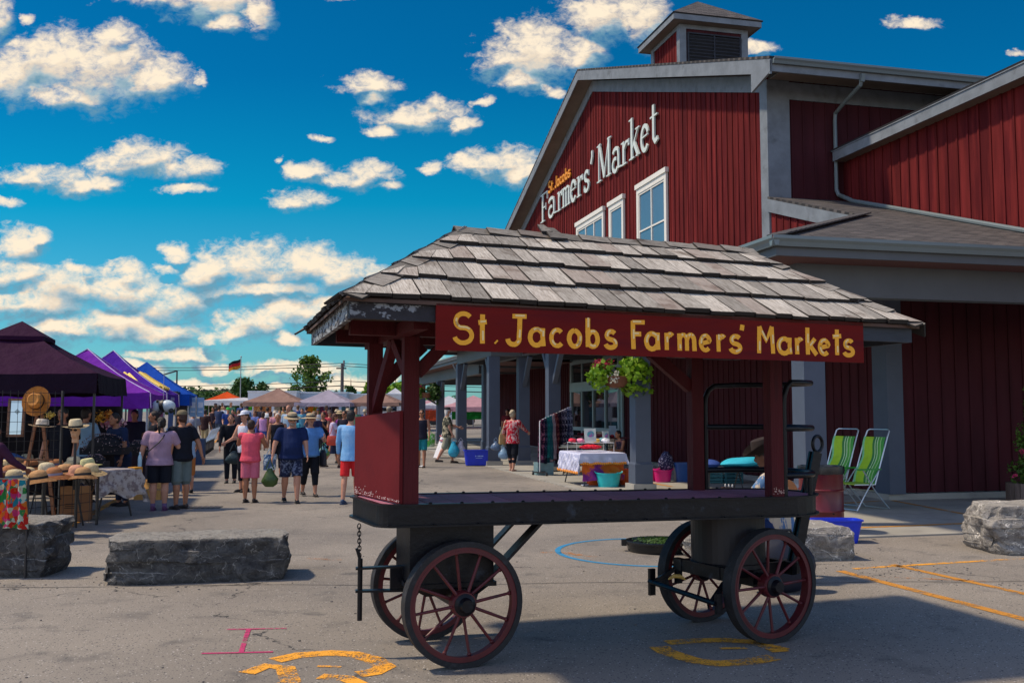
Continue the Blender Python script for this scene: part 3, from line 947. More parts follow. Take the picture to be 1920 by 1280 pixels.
slab(ps, 34.6, 50.4, EB + .045, B1 - .03, 3.505, 3.52)
slab(ps, 28.06, 34.34, 5.81, EB - .13, 3.80, 3.815)
bput(ps.build('porch_ceiling', plain((0.12, 0.05, 0.045), 0.8), BLD))
roof_quad('porch_roof', [AB(34.45, 5.7, 4.03), AB(27.95, 5.7, 4.03), AB(27.95, 8.5, 4.95), AB(34.45, 8.5, 4.95)], 0.04)

Mab = Matrix((B_, A_, Vector((0, 0, 1)))).transposed()


def column(a, b, z1=3.33, braces=(), w=0.34):
    zb = gz(AB(a, b).y)
    c = MB().box(AB(a, b, (zb + z1) / 2 + .05), (w, w, z1 - zb - .1), Mab)
    c.box(AB(a, b, zb + 0.34), (w + .05, w + .05, 0.42), Mab)
    c.box(AB(a, b, zb + 0.575), (w + .05, w + .05, 0.05), Mab, taper=(0.87, 0.87))
    co = bput(c.build('column', m_post, BLD))
    p = MB().box(AB(a, b, zb + 0.07), (w + .16, w + .16, 0.16), Mab)
    po = p.build('plinth', m_conc, co)
    for (da, db) in braces:
        k = MB().beam(AB(a + da * .15, b + db * .15, 2.45), AB(a + da * 0.85, b + db * 0.85, z1 - .02), 0.13, 0.13)
        k.build('brace', m_post, co)
    return co


column(AC, BC + .1, 3.33)
column(18.9, BC, 3.34)
column(25.4, BC, 3.34, ((1, 0), (-1, 0)))
column(28.7, BC, 3.34, ((-1, 0),))
column(33.9, BC, 3.34)
column(28.6, 6.48, 3.34, ((1, 0),))
column(33.8, 6.48, 3.34, ((-1, 0),))
column(44.0, BC, 3.05, ((1, 0), (-1, 0)))
column(49.8, BC, 3.05)
dd = MB()
dd.tube([AB(36.2, 6.62, 3.45), AB(36.2, 6.75, 3.2), AB(36.5, 7.1, 3.0)], 0.04, 8)
bput(dd.build('downspout', m_trim, BLD))

# gable windows


def gwin(a0, a1, z0, z1, muls, bar):
    f = MB()
    b0, b1 = B1 - 0.10, B1 - 0.028
    slab(f, a0, a0 + .14, b0, b1, z0, z1); slab(f, a1 - .14, a1, b0, b1, z0, z1)
    slab(f, a0 + .142, a1 - .142, b0 - .002, b1, z1 - .16, z1); slab(f, a0 + .142, a1 - .142, b0, b1, z0, z0 + .12)
    slab(f, a0 - .05, a1 + .05, b0 - .04, b1, z1 + .002, z1 + .15)
    fo = bput(f.build('window', m_white, BLD))
    s = MB()
    for k in range(1, muls):
        am = a0 + .14 + (a1 - a0 - .28) * k / muls
        slab(s, am - .03, am + .03, b0 + .015, b1, z0 + .122, z1 - .162)
    slab(s, a0 + .142, a1 - .142, b0 + .02, b1, bar - .025, bar + .025)
    slab(s, a0 + .142, a0 + .20, b0 + .018, b1, z0 + .122, z1 - .162); slab(s, a1 - .20, a1 - .142, b0 + .018, b1, z0 + .122, z1 - .162)
    slab(s, a0 + .2, a1 - .2, b0 + .018, b1, z1 - .22, z1 - .162)
    s.build('sash', m_white, fo)
    g_ = MB(); slab(g_, a0 + .14, a1 - .14, b0 + .045, b0 + .05, z0 + .1, z1 - .15)
    g_.build('pane', m_glass, fo)


gwin(25.6, 27.95, 5.7, 8.62, 2, 7.25)
gwin(29.15, 30.55, 5.7, 8.62, 1, 7.25)
gwin(31.1, 34.2, 5.7, 8.62, 3, 7.25)

# wall lettering
MW = lambda a0, z0: frame_mat(AB(a0, B1 - 0.03, z0), -A_, Vector((0, 0, 1)), -B_)
m_lt = mat('pale_sign_letters', (0.62, 0.70, 0.66), 0.5, var=0.03)
word = [('F', 0.80, 0), ('a', 0.72, 0), ('r', 0.62, 0), ('m', 1.15, 0), ('e', 0.66, 0), ('r', 0.62, 0), ('s', 0.62, 0), ("'", 0.45, 0.05), (' ', 0.45, 0), ('M', 1.42, 0), ('a', 0.80, 0), ('r', 0.72, 0), ('k', 0.88, 0), ('e', 0.74, 0), ('t', 0.62, 0)]
tot = sum(w for _, w, _ in word)
scl = 13.0 / tot
x = 0
gi_ = 0
GPX = [(1014.5, 1028), (1028, 1045), (1046, 1056), (1055, 1070), (1069.5, 1082.5), (1083, 1094.5), (1095, 1107), (1108, 1114), (1121, 1147), (1148, 1166), (1166, 1182), (1181, 1201), (1201, 1219), (1220, 1236)]


def wall_a(px):
    d = ray(px, 420 - 0.7045 * (px - 1015) - 20)
    return 11.0 / d.dot(B_) * d.dot(A_)


kk = 0
for ch, w, _ in word:
    if ch != ' ':
        l0_, l1_ = GPX[gi_]; gi_ += 1
        aa0, aa1 = wall_a(l0_), wall_a(l1_)
        x = 39.2 - aa0; wd = aa0 - aa1
        lt = MB()
        for st, wt_ in SERIF[ch]:
            pts = [(x + px * wd, py * (1.36 if ch in "Mkt'" else 1.24 if ch == 'F' else 1.17)) for px, py in st]
            lt.ribbon(pts, 0.135 * wt_, 0.012, 0.06 + 0.002 * (kk % 7), MW(39.2, 9.70))
            kk += 1
        bput(lt.build('letter', m_lt, BLD))
    x += w * scl
x = 0
word = [('S', .9), ('t', .6), ('.', .35), (' ', .25), ('J', .75), ('a', .85), ('c', .75), ('o', .85), ('b', .85), ('s', .75)]
tot = sum(w for _, w in word)
scl = 3.1 / tot
for ch, w in word:
    if ch != ' ':
        lt = MB()
        for st in SANS[ch]:
            lt.ribbon([(x + px * w * scl * .88, py * 0.47) for px, py in st], 0.075, 0.012, 0.06 + 0.002 * (kk % 7), MW(38.0, 10.76))
            kk += 1
        bput(lt.build('letter', mat('orange_sign_letters', (0.85, 0.33, 0.03), 0.5, var=0.03), BLD))
    x += w * scl

# automatic door in the ground floor wall
da0, da1, dz1 = 29.6, 34.9, 3.55
df = MB()
for aa in (da0, da1 - .12): slab(df, aa, aa + .12, B1 - .14, B1 - .03, 0.1, dz1)
slab(df, da0 + .122, da1 - .122, B1 - .142, B1 - .03, dz1 - .14, dz1)
slab(df, da0 + .122, da1 - .122, B1 - .20, B1 - .03, 2.38, 2.72)
slab(df, da0 - .2, da0 - .002, B1 - .09, B1 - .028, .1, dz1 + .2); slab(df, da1 + .002, da1 + .2, B1 - .09, B1 - .028, .1, dz1 + .2); slab(df, da0, da1, B1 - .09, B1 - .03, dz1 + .003, dz1 + .2)
for k in range(1, 4):
    am = da0 + .06 + (da1 - da0 - .12) * k / 4
    slab(df, am - .05, am + .05, B1 - .139, B1 - .03, .12, 2.378)
    slab(df, am - .04, am + .04, B1 - .13, B1 - .03, 2.722, dz1 - .142)
slab(df, da0 + .122, da1 - .122, B1 - .13, B1 - .03, .95, 1.08)
dfo = bput(df.build('door', m_alu, BLD))
dg = MB(); slab(dg, da0 + .1, da1 - .1, B1 - .09, B1 - .08, .12, dz1 - .1); dg.build('glass', m_dglass, dfo)
se = MB(); se.box(AB((da0 + da1) / 2, B1 - .23, 2.62), (0.06, 0.14, 0.08), Mab); se.build('sensor', plain((0.02, 0.02, 0.02), 0.4), dfo)
# ------------------------------------------------------------------ baggage wagon
YAW = R(17.0)
WO = Vector((-0.309, 6.284, 0))
wag = thing('baggage_wagon', 'old black and dark red baggage wagon with a shingled roof and a painted sign board', 'wagon', WO, YAW)
WE1, WE2 = Vector((math.cos(YAW), math.sin(YAW), 0)), Vector((-math.sin(YAW), math.cos(YAW), 0))


def wl(px, py, ly):
    """wagon-local length position and height of something seen at px,py standing at depth ly"""
    d = ray(px, py)
    o = Vector((0, 0, CAMH)) - WO
    t = (ly - o.dot(WE2)) / d.dot(WE2)
    p = o + d * t
    return p.dot(WE1), p.z


m_wred = mat('wagon_oxblood_paint', (0.080, 0.008, 0.011), 0.65, spec=0.22, stretch=(3, 3, .35), chips=((.26, .13, .12), .69, 7), var=0.14, scale=6, bump=0.4, col2=(0.055, 0.006, 0.009), mixlo=0.5, mixhi=0.75)
m_wblk = mat('wagon_black_iron_paint', (0.0045, 0.005, 0.008), 0.36, chips=((.10, .06, .045), .69, 9), var=0.3, scale=8, bump=0.15, spec=.28, col2=(0.028, 0.038, 0.055), mixlo=0.58, mixhi=0.72)
m_tyre = mat('worn_iron_tyre', (0.012, 0.012, 0.014), 0.7, var=0.3, scale=20, bump=0.3, col2=(0.03, 0.03, 0.035), mixlo=0.55, mixhi=0.7)
m_spoke = mat('wheel_red_paint', (0.095, 0.008, 0.012), 0.5, var=0.2, scale=10, col2=(0.05, 0.012, 0.015), mixlo=0.55, mixhi=0.72)
m_plank = mat('deck_planks', (0.42, 0.16, 0.24), 0.6, var=0.3, scale=5, stretch=(1, 12, 1), bump=0.3, island=0.35)
m_frost = mat('flaking_paint_on_old_wood', (0.30, 0.33, 0.35), 0.8, var=0.25, scale=14, stretch=(0.4, 1, 2.5), bump=0.5, col2=(0.035, 0.03, 0.035), mixlo=0.46, mixhi=0.54)
m_fasc = mat('dark_fascia', (0.030, 0.038, 0.052), 0.7, var=0.3, scale=8, stretch=(.5, 1, 2), bump=0.2, col2=(0.22, 0.22, 0.24), mixlo=0.66, mixhi=0.72)

# the split-shake material: silvery, grain running down the slope
def shake(name, stretch, dark=1.0):
    m = bpy.data.materials.new(name); m.use_nodes = True
    t = NT(m.node_tree); bs = m.node_tree.nodes['Principled BSDF']
    tcn = t.n('ShaderNodeTexCoord'); mp = t.n('ShaderNodeMapping'); mp.inputs['Scale'].default_value = stretch
    geo = t.n('ShaderNodeNewGeometry')
    off = t.n('ShaderNodeCombineXYZ'); t.link(t.m('MULTIPLY', geo.outputs['Random Per Island'], 37.0), off.inputs[0])
    t.link(t.vm('ADD', tcn.outputs['Object'], off.outputs[0]).outputs[0], mp.inputs[0])
    gr = t.noise(mp.outputs[0], 26, 8, 0.7); bl = t.noise(tcn.outputs['Object'], 4.5, 5, 0.6)
    c = t.ramp(gr.outputs['Fac'], [(0.28, (0.13, 0.105, 0.08)), (0.44, (0.41, 0.37, 0.31)), (0.66, (0.70, 0.655, 0.575))])
    c = t.mix(t.smooth(bl.outputs['Fac'], 0.54, 0.76), c, (0.15, 0.11, 0.08))
    sp = t.noise(tcn.outputs['Object'], 70, 4, 0.7)
    c = t.mix(t.m('MULTIPLY', t.smooth(sp.outputs['Fac'], 0.62, 0.68), 0.5), c, (0.09, 0.07, 0.06))
    c = t.mix(t.m('MULTIPLY', t.smooth(geo.outputs['Random Per Island'], 0.74, 0.92), 0.6), c, (0.15, 0.105, 0.085))
    k = t.m('MULTIPLY_ADD', geo.outputs['Random Per Island'], 0.75, 0.52)
    cc2 = t.n('ShaderNodeCombineXYZ')
    for i in range(3): t.link(k, cc2.inputs[i])
    c = t.mix(1.0, c, cc2.outputs[0], 'MULTIPLY')
    c = t.mix(1.0, c, (dark,) * 3, 'MULTIPLY')
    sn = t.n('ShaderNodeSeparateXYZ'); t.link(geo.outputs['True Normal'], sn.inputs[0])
    c = t.mix(t.smooth(sn.outputs[2], .35, .15), c, (.022, .018, .015))      # dark end grain, painting in the shadow line under each course
    t.link(c, bs.inputs['Base Color']); bs.inputs['Roughness'].default_value = 0.85
    b = t.n('ShaderNodeBump'); b.inputs['Strength'].default_value = 0.6; b.inputs['Distance'].default_value = 0.006
    t.link(gr.outputs['Fac'], b.inputs['Height']); t.link(b.outputs[0], bs.inputs['Normal'])
    return m


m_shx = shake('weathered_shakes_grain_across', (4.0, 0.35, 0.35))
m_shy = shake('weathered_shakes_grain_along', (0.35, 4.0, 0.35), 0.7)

tilt = lambda lx: -0.0085 * (lx + 0.4)     # the body sags a little towards the right


def wheel(lx, ly, yaw, r=0.403, phase=0.0):
    w = MB()
    ax = (0, 1, 0)
    w.annulus((0, 0, 0), ax, r - 0.062, r - 0.036, 0.075)
    w.annulus((0, -0.034, 0), ax, r - 0.072, r - 0.0555, 0.012)
    o = w.build('wheel', m_spoke, wag)
    o.location = (lx, ly, r)
    o.rotation_euler = (0, 0, yaw)
    MB().annulus((0, 0, 0), ax, r - 0.0355, r, 0.09).build('tyre', m_tyre, o)
    h = MB().lathe([(0.038, -0.115), (0.045, -0.10), (0.047, -0.055), (0.066, -0.05), (0.072, -0.02), (0.072, 0.05), (0.05, 0.06), (0.04, 0.10)], M=RX(R(90)), seg=20)
    h.build('hub', m_wblk, o)
    hr = MB().lathe([(0.082, -0.045), (0.086, -0.03), (0.086, 0.03), (0.08, 0.045)], M=RX(R(90)), seg=20)
    hr.build('hub_ring', m_spoke, o)
    for k in range(12):
        a = 2 * math.pi * k / 12 + phase
        d = Vector((math.cos(a), 0, math.sin(a)))
        yo = 0.022 if k % 2 else -0.022
        s = MB().tube([d * 0.075 + Vector((0, yo, 0)), d * (r - 0.065)], [0.0115, 0.0095], 8)
        s.ball(d * (r - 0.075), (0.015, 0.015, 0.015), 8, 6)
        s.build('spoke', m_spoke, o)
    return o


wheel(0.0, 0.04, R(5), phase=R(8))
wheel(-0.072, 0.86, R(5), phase=R(21))
wheel(2.279, 0.035, R(11), phase=R(2))
wheel(2.143, 0.815, R(11), r=0.395, phase=R(17))
tr = lambda o: o
for (cx, cy, yw) in ((-0.036, 0.45, R(5)), (2.21, 0.425, R(11))):
    b = MB(); b.cyl((0, -0.44, 0), (0, 0.44, 0), 0.028, seg=12); b.box((0, 0, 0.03), (0.10, 0.66, 0.11))
    o = b.build('axle', m_wblk, wag); o.location = (cx, cy, 0.40); o.rotation_euler = (0, 0, yw)

# deck outline
def deck_poly(grow=0.0):
    g_ = grow
    pts = []
    pts += [(-0.40 - g_ * 0, 0.025 - g_)]
    for i in range(7):      # near left rounded corner
        a = R(270 - 15 * i)
        pts.append((-0.43 + (0.13 + g_) * math.cos(a), 0.155 + (0.13 + g_) * math.sin(a)))
    for i in range(7):
        a = R(180 - 15 * i)
        pts.append((-0.50 + (0.13 + g_) * math.cos(a), 0.71 + (0.13 + g_) * math.sin(a)))
    for i in range(15):      # rounded right end
        a = R(90 - 180 * i / 14)
        pts.append((2.42 + (0.45 + g_) * math.cos(a), 0.4325 + (0.4075 + g_) * math.sin(a)))
    return pts


def sheet(mb, poly, z0, z1):
    n = len(poly)
    vs = [Vector((x, y, z0 + tilt(x))) for x, y in poly] + [Vector((x, y, z1 + tilt(x))) for x, y in poly]
    mb.faces(vs, [tuple(range(n - 1, -1, -1)), tuple(range(n, 2 * n))] + [(i, (i + 1) % n, n + (i + 1) % n, n + i) for i in range(n)])


def band(mb, g0, g1, z0, z1):
    a, b = deck_poly(g0), deck_poly(g1)
    n = len(a)
    for i in range(n):
        j = (i + 1) % n
        P = lambda p, z: Vector((p[0], p[1], z + tilt(p[0])))
        mb.hexa([P(a[i], z0), P(a[j], z0), P(b[j], z0), P(b[i], z0), P(a[i], z1), P(a[j], z1), P(b[j], z1), P(b[i], z1)])


fr = MB()
band(fr, -0.012, 0.0, 0.915, 1.05)
band(fr, -0.025, 0.022, 1.045, 1.056)
band(fr, -0.02, 0.024, 0.908, 0.920)
fr.build('deck_frame', m_wblk, wag, recalc=True)
pp = deck_poly(-0.045)


def rivet(*a):
    MB().ball(*a).build('rivet', m_wblk, wag)


for i in range(26):
    lx = -0.22 + i * 0.105
    if 2.30 < lx < 2.43 or lx < -.28: continue
    if i % 2 == 0:
        for ly in (0.02, 0.815): rivet((lx, ly + 0.012, 1.058 + tilt(lx)), (0.013, 0.013, 0.009), 8, 5)
for i in range(0, 34): 
    if i % 3 == 0: rivet((-.5 + i * .1, .002, 0.925 + tilt(-.5 + i * .1)), (0.009, .009, .006), 6, 4)
dk = MB()
x0 = -0.62
poly = deck_poly(-0.03)


def clipx(poly, xa, xb):
    def cl(P, f):
        out = []
        for i in range(len(P)):
            a_, b_ = P[i], P[(i + 1) % len(P)]
            fa, fb = f(a_), f(b_)
            if fa >= 0: out.append(a_)
            if (fa >= 0) != (fb >= 0):
                k = fa / (fa - fb)
                out.append((a_[0] + (b_[0] - a_[0]) * k, a_[1] + (b_[1] - a_[1]) * k))
        return out
    P = cl(poly, lambda p: p[0] - xa)
    return cl(P, lambda p: xb - p[0]) if P else P


while x0 < 2.9:
    P_ = clipx(poly, x0 + 0.002, x0 + 0.196)
    if len(P_) > 2: sheet(dk, P_, 1.012, 1.047 + rnd.uniform(0, 0.003))
    x0 += 0.20
dk.build('deck', m_plank, wag)
uf = MB()
for ly in (0.18, 0.43, 0.68): uf.box((1.1, ly, 0.955), (3.0, 0.07, 0.10))
uf.build('underframe', m_wblk, wag)

# trucks
tk = MB()
tk.box((-0.045, 0.40, 0.715), (0.57, 0.50, 0.40))
tk.box((-0.045, 0.40, 0.505), (0.60, 0.54, 0.03))
tk.hexa([(-0.20, 0.25, 0.42), (0.16, 0.25, 0.42), (0.16, 0.6, 0.42), (-0.20, 0.6, 0.42), (-0.33, 0.18, 0.50), (0.24, 0.18, 0.50), (0.24, 0.64, 0.50), (-0.33, 0.64, 0.50)])
tk.build('rear_bolster', m_wblk, wag)
st = MB()
st.beam((0.18, 0.20, 0.50), (0.62, 0.20, 0.93), 0.02, 0.12, up=(0, 1, 0))
st.beam((0.18, 0.20, 0.50), (0.62, 0.20, 0.93), 0.10, 0.016)
st.beam((0.18, 0.66, 0.50), (0.62, 0.66, 0.93), 0.10, 0.016)
st.build('strut', m_wblk, wag)
hb = MB()      # hitch bracket, pin and chain at the left end
hb.beam((-0.30, 0.42, 0.60), (-0.64, 0.46, 0.595), 0.06, 0.014)
hb.beam((-0.30, 0.42, 0.44), (-0.64, 0.46, 0.445), 0.06, 0.014)
hb.box((-0.36, 0.43, 0.52), (0.10, 0.03, 0.16))
hb.beam((-0.32, 0.5, 0.56), (-0.12, 0.80, 0.90), 0.06, 0.02)
hbo = hb.build('hitch_bracket', m_wblk, wag)
pn = MB(); pn.cyl((-0.61, 0.455, 0.25), (-0.61, 0.455, 0.66), 0.017, seg=10); pn.beam((-0.61, .455, .65), (-0.635, .455, .73), 0.02, 0.02)
pn.build('hitch_pin', m_wblk, hbo)
chn = MB()
for i in range(9):
    z = 0.895 - i * 0.0245 - 0.01
    c0 = Vector((-0.62 + 0.0006 * i, 0.455, z - .01))
    pts = []
    for k in range(12):
        a = 2 * math.pi * k / 12
        h_, v_ = 0.011 * math.cos(a), 0.019 * math.sin(a)
        pts.append(c0 + (Vector((h_, 0, v_)) if i % 2 == 0 else Vector((h_ * 0.2, h_, v_))))
    chn.tube(pts, 0.0038, 6, closed=True)
chn.build('chain', m_wblk, wag)

ft = MB()
ft.lathe([(0.285, 0.50), (0.285, 0.53), (0.275, 0.535), (0.275, 0.92)], c=(2.16, 0.42, 0), seg=40)
ft.build('turntable_drum', mat('drum_dark_paint', (0.007, 0.006, 0.008), 0.5, var=0.2, scale=5), wag)
tf = MB()
Mt = RZ(R(11))
c0 = Vector((2.2, 0.42, 0))


def tb(c, s): tf.box(c0 + Mt @ Vector((c[0], c[1], 0)) + Vector((0, 0, c[2])), s, Mt)


tb((-0.30, 0, 0.485), (0.05, 0.62, 0.09)); tb((0.32, 0, 0.485), (0.05, 0.62, 0.09))
tb((0, -0.22, 0.485), (0.66, 0.03, 0.09)); tb((0, 0.22, 0.485), (0.66, 0.03, 0.09)); tb((0, 0, 0.45), (0.14, 0.6, 0.10))
tb((0.5, 0, 0.46), (0.5, 0.10, 0.07)); tb((-0.30, -0.28, 0.42), (0.04, 0.05, 0.16)); tb((-0.30, 0.28, 0.42), (0.04, 0.05, 0.16))
tf.build('turntable_frame', m_wblk, wag)
br_ = MB()
q0 = c0 + Mt @ Vector((-0.47, -0.36, 0)); q1 = c0 + Mt @ Vector((-0.47, 0.42, 0))
br_.cyl(q0 + Vector((0, 0, 0.31)), q1 + Vector((0, 0, 0.345)), 0.019, seg=10)
br_.box(q1 + Vector((0.02, 0.0, 0.34)), (0.05, 0.03, 0.20), Mt); br_.box(q0 + Vector((0.02, 0.0, 0.31)), (0.05, 0.03, 0.14), Mt)
br_.beam(q1 + Vector((0, -.05, 0.34)), c0 + Mt @ Vector((-.3, .3, 0.45)), 0.03, 0.03)
br_.beam(q0 + Vector((0, .05, 0.32)), c0 + Mt @ Vector((-.3, -.25, 0.42)), 0.03, 0.03)
br_.beam(q0 + Vector((0, 0.12, 0.29)), q0 + Vector((-0.03, 0.05, 0.27)), .012, .012)
br_.build('brake_beam', m_wblk, wag)

# raised drawbar with ring
dwb = MB()
P0, P1 = Vector((2.70, 0.40, 0.42)), Vector((2.945, 0.42, 1.33))
for s_ in (-0.03, 0.03):
    dwb.beam(P0 + Vector((0.0, s_, 0)), P1 + Vector((0, s_ * .8, 0)), 0.022, 0.075, up=(0, 1, 0) if False else (1, 0, 0))
dwb.box((P0 + P1) / 2, (0.05, 0.05, 0.9), RY(math.atan2(0.245, 0.91)))
dwb.ring((2.965, 0.42, 1.395), (0.35, -0.94, 0), 0.062, 0.0135, 32, 10)
dwb.box((2.72, 0.40, 0.46), (0.16, 0.14, 0.05))
dwb.build('drawbar', m_wblk, wag)

# pipe guard round the right end
def guard_path(z, n0, n1):
    p = [(2.2, 0.82, z)] if n0 else []
    p += [(2.35, 0.835, z), (2.5, 0.825, z)]
    for i in range(1, 12):
        a = R(85 - 170 * i / 12)
        p.append((2.50 + 0.345 * math.cos(a), 0.4375 + 0.375 * math.sin(a), z))
    p += [(2.5, 0.06, z), (2.43, 0.055, z)]
    return p


gd = MB()
top = [(2.2, 0.82, 1.02), (2.2, 0.82, 1.70), (2.205, 0.82, 1.76), (2.235, 0.822, 1.82), (2.29, 0.828, 1.855)] + guard_path(1.865, 0, 0)[1:-1] + [(2.46, 0.055, 1.83), (2.435, 0.055, 1.76), (2.43, 0.055, 1.70), (2.43, 0.055, 1.02)]
gd.tube(top, 0.021, 10)
for z in (1.525, 1.18): gd.tube(guard_path(z, 1, 1), 0.023, 10)
gd.cyl((2.84, 0.40, 1.18), (2.84, 0.40, 1.03), 0.018)
gd.cyl((2.70, 0.14, 1.18), (2.70, 0.14, 1.03), 0.018)
gd.build('pipe_guard', m_wblk, wag, smooth=True)

# posts, beams, braces
ZP = 2.14
POSTS = [(-0.35, 0.075), (-0.47, 0.80), (2.36, 0.085), (2.10, 0.80)]
for (lx, ly) in POSTS:
    MB().box((lx, ly, (1.045 + ZP) / 2 + tilt(lx)), (0.10, 0.10, ZP - 1.045)).build('post', m_wred, wag)
pbm = MB()
for ly in (0.075, 0.80): pbm.box((1.0, ly, ZP + 0.045 - .012), (3.5, 0.09, 0.09), RY(0.0085))
for lx in (-0.41, 0.9, 2.25): pbm.box((lx, 0.44, ZP + 0.035 + tilt(lx)), (0.09, 2.0, 0.08))
pbm.build('roof_plate', m_wred, wag)
m_wdk = m_wred
class _BR:
    def beam(self, *a, **k): MB().beam(*a, **k).build('brace', m_wred, wag)


bc_ = _BR()
bc_.beam((-0.35, 0.10, 1.86), (-0.41, 0.34, 2.13), 0.05, 0.06)
bc_.beam((-0.47, 0.78, 1.66), (-0.41, 0.36, 2.13), 0.06, 0.07)
bc_.beam((-0.31, 0.075, 1.90), (-0.08, 0.075, 2.13), 0.07, 0.08)
bc_.beam((-0.43, 0.80, 1.84), (-0.12, 0.80, 2.13), 0.07, 0.09)
bc_.beam((2.06, 0.80, 1.84), (1.72, 0.80, 2.11), 0.07, 0.09)

# end panel with slanting top
pm = mat('end_panel_paint', (0.125, 0.010, 0.013), 0.7, spec=0.15, chips=((.30, .16, .15), .70, 5), var=0.12, scale=2.5, bump=0.15, col2=(0.10, 0.008, 0.011), mixlo=0.5, mixhi=0.7)
ep = MB()
A0, A1 = Vector((-0.405, 0.022, 0)), Vector((-0.575, 0.885, 0))
nn_ = Vector((-(A1 - A0).y, (A1 - A0).x, 0)).normalized() * 0.024
ep.hexa([A0 + Vector((0, 0, 1.06)), A1 + Vector((0, 0, 1.06)), A1 + nn_ + Vector((0, 0, 1.06)), A0 + nn_ + Vector((0, 0, 1.06)),
         A0 + Vector((0, 0, 1.655)), A1 + Vector((0, 0, 1.608)), A1 + nn_ + Vector((0, 0, 1.608)), A0 + nn_ + Vector((0, 0, 1.655))])
epo = ep.build('end_panel', pm, wag)
fk = MB()      # flaked primer along the bottom edge
ex = (A1 - A0).normalized(); no = nn_.normalized()
for i in range(150):
    s = rnd.uniform(0.0, 0.86); s = 0.86 - (s / .86) ** 1.8 * .86
    h = abs(rnd.gauss(0, 0.014)) * (1.5 if s > 0.4 else 0.6)
    w_ = rnd.uniform(0.004, 0.02); hh = rnd.uniform(0.002, 0.008)
    c_ = A0 + ex * s + nn_ + no * 0.0012 + Vector((0, 0, 1.065 + h))
    fk.faces([c_ - ex * w_ / 2 + Vector((0, 0, rnd.uniform(0, .003))), c_ + ex * w_ / 2, c_ + ex * w_ * rnd.uniform(.1, .5) + Vector((0, 0, hh)), c_ - ex * w_ * .5 + Vector((0, 0, hh * .7))], [(0, 1, 2, 3)])
fk.build('flaked_paint', plain((0.62, 0.48, 0.47), 0.8), epo, recalc=False)
fk = MB()
for i in range(26):
    c_ = Vector((2.31 + rnd.uniform(.0, .095), 0.0335, 1.05 + abs(rnd.gauss(0, .02))))
    w_ = rnd.uniform(.003, .009)
    fk.faces([c_, c_ + Vector((w_, 0, 0)), c_ + Vector((w_ * .6, 0, w_)), c_ + Vector((0, 0, w_ * 1.1))], [(0, 1, 2, 3)])
fk.build('flaked_paint', plain((0.60, 0.42, 0.36), 0.8), wag, recalc=False)

# roof: fascia boards, soffit framing and shingles
LX0, LX1, LY0, LY1 = -0.855, 2.925, -0.735, 1.60
ZB = lambda lx: 2.172 - 0.0155 * (lx - LX0)
fa = MB()


def fboard(p, q, hh=0.112, th=0.03, out=(0, -1)):
    n = Vector((out[0], out[1], 0)) * th
    P = lambda a_, z: Vector((a_[0], a_[1], ZB(a_[0]) + z))
    fa.hexa([P(p, 0), P(q, 0), P(q, 0) + n, P(p, 0) + n, P(p, hh), P(q, hh), P(q, hh) + n, P(p, hh) + n])


fboard((LX0, LY0), (LX1, LY0), out=(0, 1))
fboard((LX0, LY1), (LX1, LY1), out=(0, -1))
fboard((LX1, LY0 + .031), (LX1, LY1 - .031), out=(-1, 0))
fa.build('fascia', m_fasc, wag)
fa = MB(); fboard((LX0, LY0 + .031), (LX0, LY1 - .031), out=(1, 0)); fa.build('fascia', m_frost, wag)
fa = MB(); fboard((LX0 - .0, LY0 - .004), (-0.36, LY0 - .004), out=(0, -.02), hh=.09)
bpy.ops
fa.build('fascia', mat('flaking_dark_fascia', (0.022, 0.020, 0.026), 0.75, var=0.3, scale=16, stretch=(.8, 1, 1.2), bump=0.4, col2=(0.25, 0.27, 0.30), mixlo=0.56, mixhi=0.60), wag)
RD0, RD1, RDY = 0.083, 2.324, 0.4325
ZR0, ZR1 = 2.93, 2.895
EO = 0.035
eave = {0: (LX0 - EO, LY0 - EO), 1: (LX1 + EO, LY0 - EO), 2: (LX1 + EO, LY1 + EO), 3: (LX0 - EO, LY1 + EO)}
ev = [Vector((p[0], p[1], ZB(p[0]) + 0.112)) for p in eave.values()]
r0, r1 = Vector((RD0, RDY, ZR0)), Vector((RD1, RDY, ZR1))
dkk = MB()
for f in ((ev[0], ev[1], r1, r0), (ev[1], ev[2], r1), (ev[2], ev[3], r0, r1), (ev[3], ev[0], r0)):
    vs = list(f) + [v - Vector((0, 0, 0.02)) for v in f]
    n = len(f)
    dkk.faces(vs, [tuple(range(n)), tuple(range(2 * n - 1, n - 1, -1))] + [(i, n + i, n + (i + 1) % n, (i + 1) % n) for i in range(n)])
dkk.build('roof_deck', mat('old_brown_boards', (0.09, 0.05, 0.035), 0.8, var=0.3, scale=4, stretch=(1, 8, 1)), wag, recalc=True)
rf = MB()
for i in range(8):
    lx = LX0 + 0.25 + i * 0.475
    k = min(1, max(0.0, (lx - LX0) / (RD0 - LX0)), max(0.0, (LX1 - lx) / (LX1 - RD1)))
    zt = 2.21 + k * 0.62
    for s_ in (LY0 + .04, LY1 - .04):
        rf.beam((lx, s_, ZB(lx) + 0.05), (lx, RDY + (s_ - RDY) * (1 - k) * 1.0, zt), 0.04, 0.06)
rf.build('rafters', mat('brown_rafters', (0.10, 0.045, 0.03), 0.8), wag)


